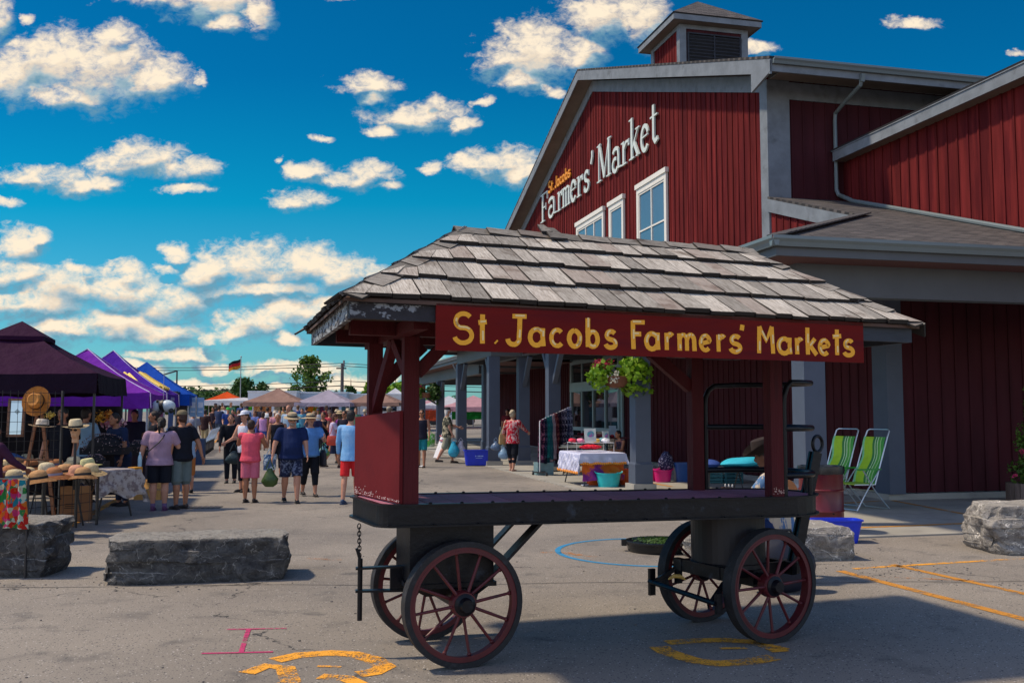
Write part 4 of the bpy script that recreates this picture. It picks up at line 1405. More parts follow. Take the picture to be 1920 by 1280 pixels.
def shingle_face(e0, e1, t0, t1, courses, m, name, seed, wmin=0.10, wmax=0.185):
    """shakes laid in overlapping courses over the face e0-e1 (eave) t0-t1 (top)"""
    rn = random.Random(seed)
    mb = MB()
    nrm = (e1 - e0).cross(((t0 + t1) / 2) - e0).normalized()
    if nrm.z < 0: nrm = -nrm
    exd = (e1 - e0).normalized()
    updir = nrm.cross(exd)
    if updir.z < 0: updir = -updir
    H = ((t0 + t1) / 2 - e0).dot(updir)
    for c in range(courses):
        f0, f1 = c / courses, (c + 1) / courses
        L0, R0 = e0.lerp(t0, f0), e1.lerp(t1, f0)
        Lt, Rt_ = e0.lerp(t0, min(f1 + 0.10, 1)), e1.lerp(t1, min(f1 + 0.10, 1))
        hl = H / courses
        tot = (R0 - L0).length
        s = 0.0
        while s < tot:
            w_ = min(rn.uniform(wmin, wmax), tot - s)
            if tot - s - w_ < 0.05: w_ = tot - s
            g_ = 0.004
            b0, b1 = L0 + (R0 - L0) * ((s + g_) / tot), L0 + (R0 - L0) * ((s + w_ - g_) / tot)
            jl = rn.uniform(-0.014, 0.014)
            b0 = b0 - updir * (0.012 + jl); b1 = b1 - updir * (0.012 + jl + rn.uniform(-.005, .005))
            up = updir * (hl * 1.22 + jl)
            # clip tops to the hips
            u0, u1 = b0 + up, b1 + up

            def clampx(u):
                fr_ = (u - e0).dot(updir) / H
                fr_ = min(fr_, 1.02)
                l_, r_ = e0.lerp(t0, fr_), e1.lerp(t1, fr_)
                x_ = (u - l_).dot(exd); W_ = (r_ - l_).dot(exd)
                return l_ + exd * min(max(x_, 0), max(W_, 0.0)) + nrm * (u - l_).dot(nrm)
            u0, u1 = clampx(u0), clampx(u1)
            th = rn.uniform(0.020, 0.032)
            lift = 0.034 + rn.uniform(0, 0.012)
            n0 = nrm * (0.002)
            a0_, a1_ = b0 + nrm * lift, b1 + nrm * (lift + rn.uniform(-.003, .003))
            mb.hexa([a0_ - nrm * th, a1_ - nrm * th, u1 - n0, u0 - n0, a0_, a1_, u1 + nrm * 0.006, u0 + nrm * 0.006])
            s += w_
    return mb.build(name, m, wag)


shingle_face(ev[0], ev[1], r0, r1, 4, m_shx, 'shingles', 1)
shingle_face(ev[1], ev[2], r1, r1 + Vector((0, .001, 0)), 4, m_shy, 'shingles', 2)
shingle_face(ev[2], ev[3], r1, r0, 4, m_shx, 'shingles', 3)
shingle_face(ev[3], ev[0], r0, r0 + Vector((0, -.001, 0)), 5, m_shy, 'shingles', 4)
rc = MB()
rn = random.Random(5)


def cap_run(p, q, n, w_, both):
    d = (q - p)
    L = d.length
    d.normalize()
    for i in range(n):
        c0_, c1_ = p + d * (L * i / n - 0.02), p + d * (L * (i + 1) / n + 0.04)
        for sd_ in both:
            sd_ = Vector(sd_)
            side = (sd_ - d * sd_.dot(d)).normalized()
            nn2 = d.cross(side); nn2 = nn2 if nn2.z > 0 else -nn2
            ww = w_ * rn.uniform(.85, 1.1)
            li = 0.028 + rn.uniform(0, .012)
            v = [c0_ + nn2 * (li), c1_ + nn2 * 0.022, c1_ + side * ww + nn2 * 0.016, c0_ + side * ww + nn2 * (li - .004)]
            rc.hexa([x - nn2 * 0.014 for x in v] + v)


for ei, ri, sides in ((0, r0, ((1, 0, -.0), (0, 1, 0))), (1, r1, ((-1, 0, 0), (0, 1, 0))), (2, r1, ((-1, 0, 0), (0, -1, 0))), (3, r0, ((1, 0, 0), (0, -1, 0)))):
    p = ev[ei]
    d = (ri - p).normalized()
    # in-slope directions on either side of the hip
    ya = Vector((0, 1 if ei in (0, 1) else -1, 0)); xa = Vector((1 if ei in (0, 3) else -1, 0, 0))
    fy = Vector((0, 0.0, 0)) + xa; fx = ya.copy()
    cap_run(p, ri, 7, 0.12, (fy, fx))
cap_run(r0 + Vector((-.04, 0, .005)), r1 + Vector((.06, 0, 0.005)), 10, 0.11, (Vector((0, -1, -0.55)), Vector((0, 1, -0.55))))
# a loose shake standing up on the ridge
lo = r0.lerp(r1, 0.30)
rc.hexa([lo + Vector(v) for v in ((-.06, -.16, -.045), (.07, -.16, -.045), (.03, .02, .055), (-.05, .02, .06), (-.06, -.16, -.03), (.07, -.16, -.03), (.03, .02, .075), (-.05, .02, .08))])
rc.hexa([lo + Vector(v) for v in ((-.09, -.05, .02), (-.01, -.06, .02), (-.05, .03, .085), (-.10, .02, .08), (-.09, -.05, .035), (-.01, -.06, .035), (-.05, .03, .10), (-.10, .02, .095))])
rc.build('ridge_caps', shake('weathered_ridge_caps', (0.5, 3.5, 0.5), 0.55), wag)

# sign board with hand painted words
SY = LY0 - 0.035
sl, _ = wl(818, 600, SY); sr, _ = wl(1619, 640, SY)
zt0, zb0 = wl(818, 568.5, SY)[1], wl(818, 656, SY)[1]
zt1, zb1 = wl(1619, 605, SY)[1], wl(1619, 680, SY)[1]
m_sign = mat('sign_board_paint', (0.16, 0.011, 0.009), 0.7, spec=.1, var=0.12, scale=2, stretch=(.6, 1, 4), bump=0.06, col2=(0.10, 0.009, 0.013), mixlo=0.45, mixhi=0.75)
sb = MB()
sb.hexa([(sl, SY, zb0), (sr, SY, zb1), (sr, SY + .022, zb1), (sl, SY + .022, zb0), (sl, SY, zt0), (sr, SY, zt1), (sr, SY + .022, zt1), (sl, SY + .022, zt0)])
for o__ in (0,):
    sgn = sb.build('sign_board', m_sign, wag)
LET = [('S', 847, 890), ('t', 891, 917), ('.', 924, 936), ('J', 945, 992), ('a', 988, 1026), ('c', 1027, 1060), ('o', 1061, 1093), ('b', 1095, 1127), ('s', 1130, 1161),
       ('F', 1179, 1213), ('a', 1206, 1240), ('r', 1243, 1266), ('m', 1267, 1308), ('e', 1308, 1337), ('r', 1340, 1363), ('s', 1364, 1394), ("'", 1386, 1397),
       ('M', 1417, 1454), ('a', 1454, 1487), ('r', 1488, 1507), ('k', 1507, 1535), ('e', 1531, 1559), ('t', 1556, 1580), ('s', 1577, 1604)]
kk = 0
m_let = mat('orange_sign_paint', (1.0, 0.42, 0.012), 0.55, var=0.1, scale=30)
m_hl = mat('cream_brush_strokes', (1.0, 0.68, 0.28), 0.55, var=0.1, scale=40)
rn = random.Random(11)
for ch, p0, p1 in LET:
    x0_, x1_ = wl(p0, 620, SY)[0], wl(p1, 620, SY)[0]
    f = ((x0_ + x1_) / 2 - sl) / (sr - sl)
    zb_, zt_ = zb0 + (zb1 - zb0) * f, zt0 + (zt1 - zt0) * f
    hgt = (zt_ - zb_)
    base = zb_ + hgt * 0.11
    capv = hgt * 0.76
    MS = frame_mat((x0_, SY, base), (1, 0, -0.010), (0.0, 0, 1), (0, -1, 0))
    wd = x1_ - x0_
    sw_ = 0.027
    lt = MB(); lh = MB()
    for sti, st in enumerate(HW[ch]):
        xw = wd - sw_
        pts = [(sw_ / 2 + px * xw + rn.uniform(-.0007, .0007), sw_ / 2 + py * (capv - sw_) + rn.uniform(-.0007, .0007)) for px, py in st]
        lt.ribbon(pts, sw_ * rn.uniform(1.0, 1.14), 0.0002, 0.0016 + 0.0003 * (kk % 6), MS)
        if ch not in ".'":
            n = len(pts)
            dens_ = []
            for i in range(n - 1):
                a_, b_ = Vector(pts[i]), Vector(pts[i + 1])
                for j in range(6): dens_.append(a_.lerp(b_, j / 6))
            nn3 = len(dens_)
            for rep in range(2 if nn3 > 30 else 1):
                s_ = rn.randint(0, int(nn3 * .7)); e_ = min(nn3, s_ + max(5, int(nn3 * rn.uniform(.14, .26))))
                seg_ = [p + Vector((sw_ * .10, sw_ * .14)) for p in dens_[s_:e_]]
                if len(seg_) > 3: lh.ribbon(seg_, sw_ * .42, 0.0032, 0.0042 + .0003 * (kk % 5), MS)
        kk += 1
    lt.build('letter', m_let, sgn)
    if len(lh.bm.verts): lh.build('brush_highlight', m_hl, sgn)
# ------------------------------------------------------------------ people
SKIN = {'fair': (0.52, 0.26, 0.17), 'tan': (0.40, 0.18, 0.10), 'brown': (0.17, 0.075, 0.045)}
for k_, v_ in SKIN.items(): mat('skin_' + k_, v_, 0.55, var=0.08, scale=7, spec=0.35)


def remesh_obj(mb, voxel, smooth=2):
    """fuse overlapping solids into one continuous skin"""
    bmesh.ops.recalc_face_normals(mb.bm, faces=mb.bm.faces)
    me = bpy.data.meshes.new('tmp'); mb.bm.to_mesh(me); mb.bm.free()
    o = bpy.data.objects.new('tmp', me); C.objects.link(o)
    r = o.modifiers.new('r', 'REMESH'); r.mode = 'VOXEL'; r.voxel_size = voxel; r.use_smooth_shade = True
    if smooth:
        s = o.modifiers.new('s', 'SMOOTH'); s.factor = 0.6; s.iterations = smooth
    dg = bpy.context.evaluated_depsgraph_get()
    ev_ = o.evaluated_get(dg)
    out = MB(); tmp = ev_.to_mesh(); out.bm.from_mesh(tmp); ev_.to_mesh_clear()
    bpy.data.objects.remove(o); bpy.data.meshes.remove(me)
    return out


def cap(mb, p, q, r1, r2, seg=10):
    mb.tube([p, q], [r1, r2], seg)
    mb.ball(p, r1 * 0.99, seg, 6); mb.ball(q, r2 * 0.99, seg, 6)


def loft(mb, secs, seg=14):
    """secs: (x, y, z, rx, ry)"""
    rings = []
    for (x, y, z, rx, ry) in secs:
        rings.append([mb.bm.verts.new((x + rx * math.cos(2 * math.pi * k / seg), y + ry * math.sin(2 * math.pi * k / seg), z)) for k in range(seg)])
    for a_, b_ in zip(rings, rings[1:]):
        for k in range(seg): mb.bm.faces.new((a_[k], a_[(k + 1) % seg], b_[(k + 1) % seg], b_[k]))
    mb.bm.faces.new(list(reversed(rings[0]))); mb.bm.faces.new(rings[-1])


def cloth_mat(name, col, col2=None, sc=14, lo=0.48, hi=0.52, **k):
    return mat(name, col, 0.85, var=0.10, scale=k.pop('scale', sc), spec=0.15, col2=col2, mixlo=lo, mixhi=hi, bump=0.55, bscale=7, **k)


def person(label, pos, yaw, h=1.7, girth=1.0, skin='fair', shirt=(0.1, 0.1, 0.3), bottom=('shorts', (0.05, 0.05, 0.08)), hair=((0.05, 0.03, 0.02), 'short'),
           hat=None, sleeves='short', legs=(0, 0), knees=(0, 0), arms=((0, 8, 12), (0, 8, 12)), shoes=(0.02, 0.02, 0.02), bend=0.0, head=(0, 0), detail=1,
           shirt_mat=None, bottom_mat=None, hem=0.0, seated=False, belly=1.0, glasses=False, group=None, beard=None, sock=None):
    """builds a figure facing local +y; arms=(forward, outward, elbow) in degrees for left(-x) and right(+x)"""
    S = h / 1.75
    th = thing('person', label, 'person', pos, yaw, group)
    vox = (0.014 if detail >= 1 else 0.024)
    g = girth
    hipz = 0.50 if seated else 0.93
    up = RX(R(-bend))          # lean forward when positive
    HIP = Vector((0, 0, hipz))
    T = lambda v: HIP + up @ (Vector(v) - Vector((0, 0, 0.93)))

    def torso(mb, inf, z0, z1, sl=1.0):
        prof = [(0.84, 0.150, 0.112), (0.92, 0.168, 0.122), (1.00, 0.158, 0.116 * (0.6 + .4 * belly)), (1.08, 0.148, 0.112 * belly), (1.18, 0.152, 0.114 * (0.5 + .5 * belly)), (1.28, 0.166, 0.116), (1.36, 0.176, 0.108), (1.42, 0.165, 0.088), (1.455, 0.115, 0.070), (1.475, 0.07, 0.06)]
        secs = []
        for (z, rx, ry) in prof:
            if z < z0 - 1e-6 or z > z1 + 1e-6: continue
            gg = 1 + (g - 1) * (1.0 if z < 1.3 else 0.55)
            yo = (belly - 1) * 0.06 if 0.97 < z < 1.2 else 0
            secs.append((0, yo, z, rx * gg + inf, ry * gg + inf))
        n0 = len(mb.bm.verts)
        loft(mb, secs, 16)
        mb.bm.verts.ensure_lookup_table()
        for v in mb.bm.verts[n0:]: v.co = T(v.co)

    J = {}
    for sd, (lf, kn) in zip((-1, 1), zip(legs, knees)):
        hx = 0.088 * sd * (1 + (g - 1) * 0.5)
        hp_ = T((hx, 0, 0.90)) if not seated else Vector((hx, 0.0, hipz - .02))
        if seated:
            kp = hp_ + Vector((0.03 * sd, 0.42, 0.02)); an = kp + Vector((0, 0.02, -0.42))
        else:
            a1 = R(lf); a2 = R(lf - kn)
            kp = hp_ + Vector((0.004 * sd, math.sin(a1), -math.cos(a1))) * 0.42
            an = kp + Vector((0, math.sin(a2), -math.cos(a2))) * 0.41
        J[sd] = (hp_, kp, an)
    if not seated:      # put the lower foot on the ground
        low = min(J[-1][2].z, J[1][2].z) - 0.075
        for sd in (-1, 1): J[sd] = tuple(v - Vector((0, 0, low)) for v in J[sd])
        HIP.z -= low
    AR = {}
    for sd, (fw, out_, el) in zip((-1, 1), arms):
        sh_ = T((0.185 * sd * (1 + (g - 1) * .6), 0, 1.405))
        d = up @ (Matrix.Rotation(R(-out_ * sd), 3, 'Y') @ (RX(R(fw)) @ Vector((0, 0, -1))))
        e = sh_ + d * 0.28
        d2 = up @ (Matrix.Rotation(R(-out_ * sd * 0.6), 3, 'Y') @ (RX(R(fw + el)) @ Vector((-0.12 * sd * (el / 60), 0, -1)).normalized()))
        w_ = e + d2 * 0.245
        AR[sd] = (sh_, e, w_, d2)
    hc = T((0, 0.02, 1.625)) + Vector((0, R(head[1]) * 0.06, 0))
    Hr = RZ(R(head[0])) @ RX(R(-head[1]))
    b = MB()
    torso(b, -0.006, 0.84, 1.475)
    cap(b, T((0, 0, 1.45)), T((0, 0.012, 1.55)), 0.056, 0.052)
    b.ball(hc + Hr @ Vector((0, 0, 0.01)), (0.074, 0.092, 0.105), 14, 10, Hr)
    b.ball(hc + Hr @ Vector((0, 0.035, -0.065)), (0.052, 0.055, 0.052), 10, 8, Hr)
    b.ball(hc + Hr @ Vector((0, 0.098, -0.012)), (0.015, 0.022, 0.026), 8, 6, Hr)
    for sd in (-1, 1):
        b.ball(hc + Hr @ Vector((sd * 0.076, -0.005, -0.01)), (0.014, 0.02, 0.03), 6, 5, Hr)
        hp_, kp, an = J[sd]
        gl_ = 1 + (g - 1) * 0.8
        cap(b, hp_, kp, 0.082 * gl_, 0.055 * gl_)
        mid = kp.lerp(an, 0.3) + Vector((0, -0.012, 0))
        cap(b, kp, mid, 0.053 * gl_, 0.056 * gl_); cap(b, mid, an, 0.054 * gl_, 0.036)
        cap(b, an + Vector((0, 0, -.03)), an + Vector((0, 0.10, -.052)), 0.030, 0.022)
        sh_, e, w_, d2 = AR[sd]
        ga = 1 + (g - 1) * 0.8
        cap(b, sh_, e, 0.050 * ga, 0.040 * ga); cap(b, e, w_, 0.040 * ga, 0.026)
    bo = remesh_obj(b, vox)
    for sd in (-1, 1):      # hands: palm, four fingers, thumb, slightly curled
        sh_, e, w_, d2 = AR[sd]
        side = Vector((sd, 0, 0)); side = (side - d2 * side.dot(d2)).normalized(); nrm_ = d2.cross(side)
        pc = w_ + d2 * 0.045
        Mh = Matrix((side, nrm_, d2)).transposed()
        bo.ball(pc, (0.018, 0.040, 0.052), 8, 6, Mh)
        for q, L_ in enumerate((0.062, 0.072, 0.068, 0.052)):
            o_ = nrm_ * (0.027 - 0.018 * q)
            p0_ = w_ + d2 * 0.085 + o_; p1_ = p0_ + d2 * L_ * .5 - side * 0.006; p2_ = p1_ + (d2 * .8 - side * .6).normalized() * L_ * .5
            bo.tube([p0_, p1_, p2_], [0.0092, 0.0085, 0.006], 6)
        bo.tube([w_ + d2 * 0.025 + nrm_ * 0.025, w_ + d2 * 0.06 + nrm_ * 0.055 - side * .01, w_ + d2 * 0.085 + nrm_ * .058 - side * .02], [0.011, 0.010, 0.007], 6)
    body = bo.build('body', MATS['skin_' + skin], th, smooth=True, recalc=False)
    body.scale = (S, S, S)
    out = [body]

    def put(o):
        o.scale = (S, S, S); return o
    # shirt
    sm = shirt_mat or cloth_mat('cloth_%02d_%02d_%02d' % tuple(int(c * 99) for c in shirt), shirt)
    s = MB()
    torso(s, 0.012, 0.84 if hem >= 0 else 1.0, 1.455 if sleeves != 'tank' else 1.42)
    if hem > 0:
        n0 = len(s.bm.verts)
        loft(s, [(0, 0, 0.92 - hem, 0.19 * g, 0.15 * g), (0, 0, 0.95, 0.178 * g, 0.135 * g)], 16)
        s.bm.verts.ensure_lookup_table()
        for v in s.bm.verts[n0:]: v.co = T(v.co)
    if sleeves == 'tank':
        for sd in (-1, 1): cap(s, T((0.10 * sd, 0, 1.40)), T((0.085 * sd, -.0, 1.462)), 0.052, 0.034)
    else:
        for sd in (-1, 1):
            sh_, e, w_, d2 = AR[sd]
            ga = 1 + (g - 1) * 0.8
            cap(s, T((0.10 * sd, 0, 1.41)), sh_, 0.062, 0.064 * ga)
            if sleeves == 'short': s.tube([sh_, sh_.lerp(e, 0.72)], [0.066 * ga, 0.062 * ga], 12)
            elif sleeves == 'none': pass
            else:
                s.tube([sh_, e], [0.066 * ga, 0.052 * ga], 12); s.ball(e, 0.051 * ga, 10, 6)
                s.tube([e, w_.lerp(e, 0.08 if sleeves == 'long' else .5)], [0.050 * ga, 0.038], 12)
    put(remesh_obj(s, vox, 1).build('shirt', sm, th, smooth=True, recalc=False))
    # bottoms
    kind, bc_ = bottom
    bmn = bottom_mat or cloth_mat('cloth_%02d_%02d_%02d' % tuple(int(c * 99) for c in bc_), bc_)
    if kind:
        s = MB()
        torso(s, 0.006, 0.84, 1.0)
        fr_ = {'shorts': 0.92, 'bermuda': 1.12, 'capri': 1.6, 'pants': 1.93, 'short shorts': 0.55, 'skirt': 1.0, 'leggings': 1.85}[kind]
        if kind == 'skirt':
            l_ = (J[-1][1] + J[1][1]) / 2
            hp_ = T((0, 0, 0.9))
            loft(s, [(l_.x, l_.y, l_.z - 0.02, 0.19 * g, 0.15 * g), ((l_.x + hp_.x) / 2, (l_.y + hp_.y) / 2, (l_.z + hp_.z) / 2, 0.19 * g, 0.145 * g), (hp_.x, hp_.y, hp_.z, 0.175 * g, 0.13 * g)], 16)
        else:
            wid = 1.0 if kind == 'leggings' else 1.16
            for sd in (-1, 1):
                hp_, kp, an = J[sd]
                gl_ = 1 + (g - 1) * 0.8
                s.ball(hp_, 0.090 * gl_, 10, 6)
                f1 = min(fr_, 1.0)
                r_end = 0.082 + (0.062 - 0.082) * f1
                s.tube([hp_, hp_.lerp(kp, f1)], [0.092 * gl_, (r_end + 0.012) * gl_ * wid], 12)
                if fr_ > 1:
                    s.ball(kp, 0.062 * gl_ * wid, 10, 6)
                    s.tube([kp, kp.lerp(an, fr_ - 1)], [0.062 * gl_ * wid, (0.048 + 0.012 * (2 - fr_)) * wid], 12)
        put(remesh_obj(s, vox, 1).build(kind.replace(' ', '_') if kind not in ('shorts', 'pants') else kind, bmn, th, smooth=True, recalc=False))
    # shoes, one each
    for sd in (-1, 1):
        hp_, kp, an = J[sd]
        f = MB()
        c_ = an + Vector((0, 0.055, -0.048))
        if an.z > 0.16 and not seated: Mf = RX(R(-35))
        else: Mf = RX(0)
        c_ = an + Mf @ Vector((0, 0.055, -0.046))
        f.ball(c_, (0.043, 0.135, 0.036), 12, 8, Mf)
        f.ball(an + Mf @ Vector((0, -0.02, -0.02)), (0.040, 0.055, 0.045), 10, 6, Mf)
        f.box(an + Mf @ Vector((0, 0.05, -0.068)), (0.078, 0.255, 0.014), Mf)
        put(f.build('shoe', plain(shoes, 0.6), th, smooth=True))
        if sock:
            k_ = MB(); k_.cyl(an + Vector((0, 0, -.02)), an.lerp(kp, 0.16), 0.044, 0.046, 12); put(k_.build('sock', plain(sock, 0.9), th, smooth=True))
    # hair
    if hair:
        hcx, style = hair
        hm = mat('hair_%d_%d_%d' % tuple(int(c * 999) for c in hcx), hcx, 0.6, var=0.35, scale=22, stretch=(3, 3, .6), bump=0.5, bscale=40)
        s = MB()
        if style == 'bald':
            s.ball(hc + Hr @ Vector((0, -0.03, -0.015)), (0.077, 0.07, 0.05), 12, 8, Hr)
        else:
            s.ball(hc + Hr @ Vector((0, -0.016, 0.030)), (0.083, 0.098, 0.094), 14, 10, Hr)
            s.ball(hc + Hr @ Vector((0, -0.035, -0.02)), (0.078, 0.075, 0.078), 12, 8, Hr)
            if style in ('long', 'bob'):
                L_ = 0.30 if style == 'long' else 0.13
                loft(s, [(hc.x, hc.y - .055, hc.z - L_, 0.055, 0.03), (hc.x, hc.y - .05, hc.z - L_ * .5, 0.083, 0.05), (hc.x, hc.y - 0.03, hc.z + 0.03, 0.085, 0.07)], 12)
            if style == 'bun': s.ball(hc + Vector((0, -0.10, 0.05)), 0.045, 10, 6)
            if style == 'ponytail': s.tube([hc + Vector((0, -0.09, 0.03)), hc + Vector((0, -0.14, -0.06)), hc + Vector((0, -0.11, -0.22))], [0.035, 0.035, 0.012], 8)
            if style == 'curly':
                rq = random.Random(3)
                for i in range(26):
                    a_, e_ = rq.uniform(0, 6.28), rq.uniform(-.3, 1.4)
                    s.ball(hc + Vector((0.082 * math.cos(a_) * math.cos(e_), -0.02 + 0.09 * math.sin(a_) * math.cos(e_) * (1 if math.sin(a_) < 0 else .6), 0.03 + 0.095 * math.sin(e_))), rq.uniform(.018, .03), 6, 4)
        put(remesh_obj(s, 0.012, 1).build('hair', hm, th, smooth=True, recalc=False))
        if beard:
            s = MB(); s.ball(hc + Hr @ Vector((0, 0.05, -0.075)), (0.052, 0.050, 0.045), 10, 8, Hr)
            put(s.build('beard', hm if beard is True else plain(beard, 0.9), th, smooth=True))
    if detail >= 1:
        s = MB()
        for sd in (-1, 1): s.ball(hc + Hr @ Vector((sd * 0.030, 0.082, 0.012)), (0.013, 0.009, 0.008), 8, 5, Hr)
        s.ball(hc + Hr @ Vector((0, 0.089, -0.052)), (0.024, 0.006, 0.006), 8, 5, Hr)
        put(s.build('face_features', plain((0.10, 0.03, 0.03), 0.5), th, smooth=True))
    if glasses:
        s = MB()
        for sd in (-1, 1): s.ball(hc + Hr @ Vector((sd * 0.034, 0.092, 0.012)), (0.028, 0.010, 0.020), 10, 6, Hr)
        s.box(hc + Hr @ Vector((0, 0.096, 0.016)), (0.03, 0.006, 0.006), Hr)
        put(s.build('sunglasses', plain((0.008, 0.008, 0.01), 0.15), th, smooth=True))
    if hat:
        hk, hcol = hat[0], hat[1]
        s = MB()
        Mh = Hr
        top = hc + Hr @ Vector((0, -0.01, 0.052))
        if hk == 'cap':
            s.lathe([(0.090, 0.0), (0.090, 0.03), (0.078, 0.062), (0.045, 0.082), (0.005, 0.088)], top, 16, 1, 1.12, Mh)
            s.hexa([top + Mh @ Vector(v) for v in ((-.07, .06, -.006), (.07, .06, -.006), (.055, .175, -.022), (-.055, .175, -.022), (-.07, .06, .008), (.07, .06, .008), (.055, .175, -.012), (-.055, .175, -.012))])
        else:
            br_r = {'brim': 0.165, 'wide': 0.20, 'bucket': 0.13}[hk]
            s.lathe([(br_r, -0.018), (br_r * 0.98, -0.008), (0.105, 0.006), (0.098, 0.02), (0.090, 0.06), (0.078, 0.088), (0.04, 0.098), (0.004, 0.095)], top, 24, 1, 1.1, Mh)
        ho = put(s.build('hat', mat('hat_%d_%d_%d' % tuple(int(c * 999) for c in hcol), hcol, 0.85, var=0.15, scale=30, bump=.3), th, smooth=True))
        if hk in ('brim', 'wide') and len(hat) > 2:
            s = MB(); s.lathe([(0.1045, 0.008), (0.103, 0.016), (0.0985, 0.040), (0.0955, 0.046)], top, 24, 1, 1.1, Mh, cap=False)
            put(s.build('hat_band', plain(hat[2], 0.8), th, smooth=True, recalc=False))
            C  # children stay one level below the person
    th['_hand'] = 0
    del th['_hand']
    rot = RZ(yaw)
    P = lambda v: Vector(pos) + rot @ (Vector(v) * S)
    return th, {'lh': P(AR[-1][2] + AR[-1][3] * .10), 'rh': P(AR[1][2] + AR[1][3] * .10), 'ls': P(AR[-1][0]), 'rs': P(AR[1][0]), 'hip': P(HIP), 'head': P(hc), 'S': S, 'rot': rot}


def shopping_bag(name, label, cat, hand, w, h, d, col, yaw=0, handle=0.16, col2=None, rough=0.4, sag=1.0):
    th = thing(name, label, cat, (hand.x, hand.y, hand.z - handle - h), yaw)
    m = mat('bag_%d_%d_%d' % tuple(int(c * 999) for c in col), col, rough, var=0.2, scale=12, bump=0.5, bscale=18, col2=col2, mixlo=0.5, mixhi=0.55)
    s = MB()
    rq = random.Random(int(w * 1000 + h * 100))
    secs = []
    for i in range(8):
        f = i / 7
        k = (0.55, 0.92, 1.08, 1.05, 0.86, 0.62, 0.42, 0.30)[i] if sag > 0.5 else (0.92 + .08 * f)
        secs.append((rq.uniform(-.01, .01), 0, h * f, w / 2 * k, d / 2 * min(k, 1.0) * (1 if f < .8 or sag > .5 else .6)))
    loft(s, secs, 14)
    for v in s.bm.verts: v.co += Vector(noise.noise_vector(v.co * 14)) * 0.012
    s.build('body', m, th, smooth=True)
    s = MB()
    for sd in (-1, 1):
        s.tube([(-w * .25, sd * d * .15, h * .97), (-w * .10, sd * d * .1, h + handle * .6), (0, 0, h + handle), (w * .10, sd * d * .1, h + handle * .6), (w * .25, sd * d * .15, h * .97)], 0.008, 6)
    s.build('handle', m, th, smooth=True)
    return th


def shoulder_bag(label, info, side, w, h, d, col, drop=0.55, cat='bag', back=0.0, col2=None, name='shoulder_bag'):
    """a bag hanging beside the hip, strap over the shoulder"""
    S, rot = info['S'], info['rot']
    sh = info['ls'] if side < 0 else info['rs']
    base = sh + rot @ Vector((0.07 * side, back, -drop * S - h))
    th = thing(name, label, cat, base, math.atan2(rot[1][0], rot[0][0]))
    m = mat('bag_%d_%d_%d' % tuple(int(c * 999) for c in col), col, 0.6, var=0.2, scale=12, bump=0.4, col2=col2, mixlo=.5, mixhi=.55)
    s = MB()
    loft(s, [(0, 0, 0, d * .40, w * .42), (0, 0, h * .1, d / 2, w / 2), (0, 0, h * .7, d * .45, w * .48), (0, 0, h, d * .2, w * .42)], 14)
    s.build('body', m, th, smooth=True)
    s = MB()
    loc = rot.transposed() @ (sh - base)
    s.tube([(0, -w * .35, h * .95), (loc.x * .6 + .03 * side, -w * .2, loc.z * .6), (loc.x - .03 * side, 0, loc.z + 0.065), (loc.x * .6 + .03 * side, w * .2, loc.z * .6), (0, w * .35, h * .95)], 0.011, 6)
    s.build('strap', m, th, smooth=True)
    return th


def gp(px, py): return G(px, py) + Vector((0, 0, 0))


def gfar(px, Y):
    p = at(px, 800, Y); p.z = gz(Y); return p


FRONT, BACK = math.pi, 0.0
# ------------------------------------------------------------------ the people in the lane
m_floral = cloth_mat('white_and_red_print', (0.50, 0.33, 0.33), (0.42, 0.012, 0.03), sc=24, lo=0.47, hi=0.50, stretch=(1, 1, .6))
m_camo = cloth_mat('leaf_print_shirt', (0.055, 0.06, 0.045), (0.40, 0.36, 0.24), sc=15, lo=0.50, hi=0.53)
m_navyp = cloth_mat('navy_print_shorts', (0.018, 0.025, 0.06), (0.14, 0.17, 0.26), sc=26, lo=0.52, hi=0.56)
m_blueshirt = cloth_mat('light_blue_linen', (0.17, 0.40, 0.72), (0.28, 0.50, 0.78), sc=6, lo=0.45, hi=0.7)
m_lav = cloth_mat('dusty_lavender_jersey', (0.36, 0.24, 0.33), (0.30, 0.20, 0.28), sc=4, lo=.45, hi=.6)
m_darkprint = cloth_mat('dark_dress_print', (0.03, 0.03, 0.05), (0.30, 0.10, 0.12), sc=26, lo=0.54, hi=0.57)

_, i1 = person('heavy woman in lavender t-shirt and black shorts with purple sneakers at the drain', gp(297, 957), R(8), 1.56, 1.34, 'fair', bottom=('shorts', (0.012, 0.014, 0.022)), hair=((0.012, 0.009, 0.008), 'ponytail'),
       shirt_mat=m_lav, arms=((-4, 18, 10), (22, 22, 25)), shoes=(0.10, 0.03, 0.10), legs=(0, 0), belly=1.1, hem=0.08, sock=(0.16, 0.10, 0.22), head=(40, 0))
MBs = MB(); sa = thing('crossbody_strap', 'thin black bag strap across the back of the lavender t-shirt', 'bag strap', i1['ls'], 0)
S_ = i1['ls']
def rel(p): return p - S_
rt = i1['rot']
MBs.tube([rel(i1['rs'] + rt @ Vector((-.09, -.02, .07))), rel(i1['rs'] + rt @ Vector((-.13, -.13, -.04))), rel(i1['hip'] + rt @ Vector((0.02, -.205, .30))), rel(i1['hip'] + rt @ Vector((-.16, -.20, .14))), rel(i1['hip'] + rt @ Vector((-.24, -.05, .02)))], 0.010, 6)
MBs.build('strap', plain((0.015, 0.015, 0.018), 0.6), sa)
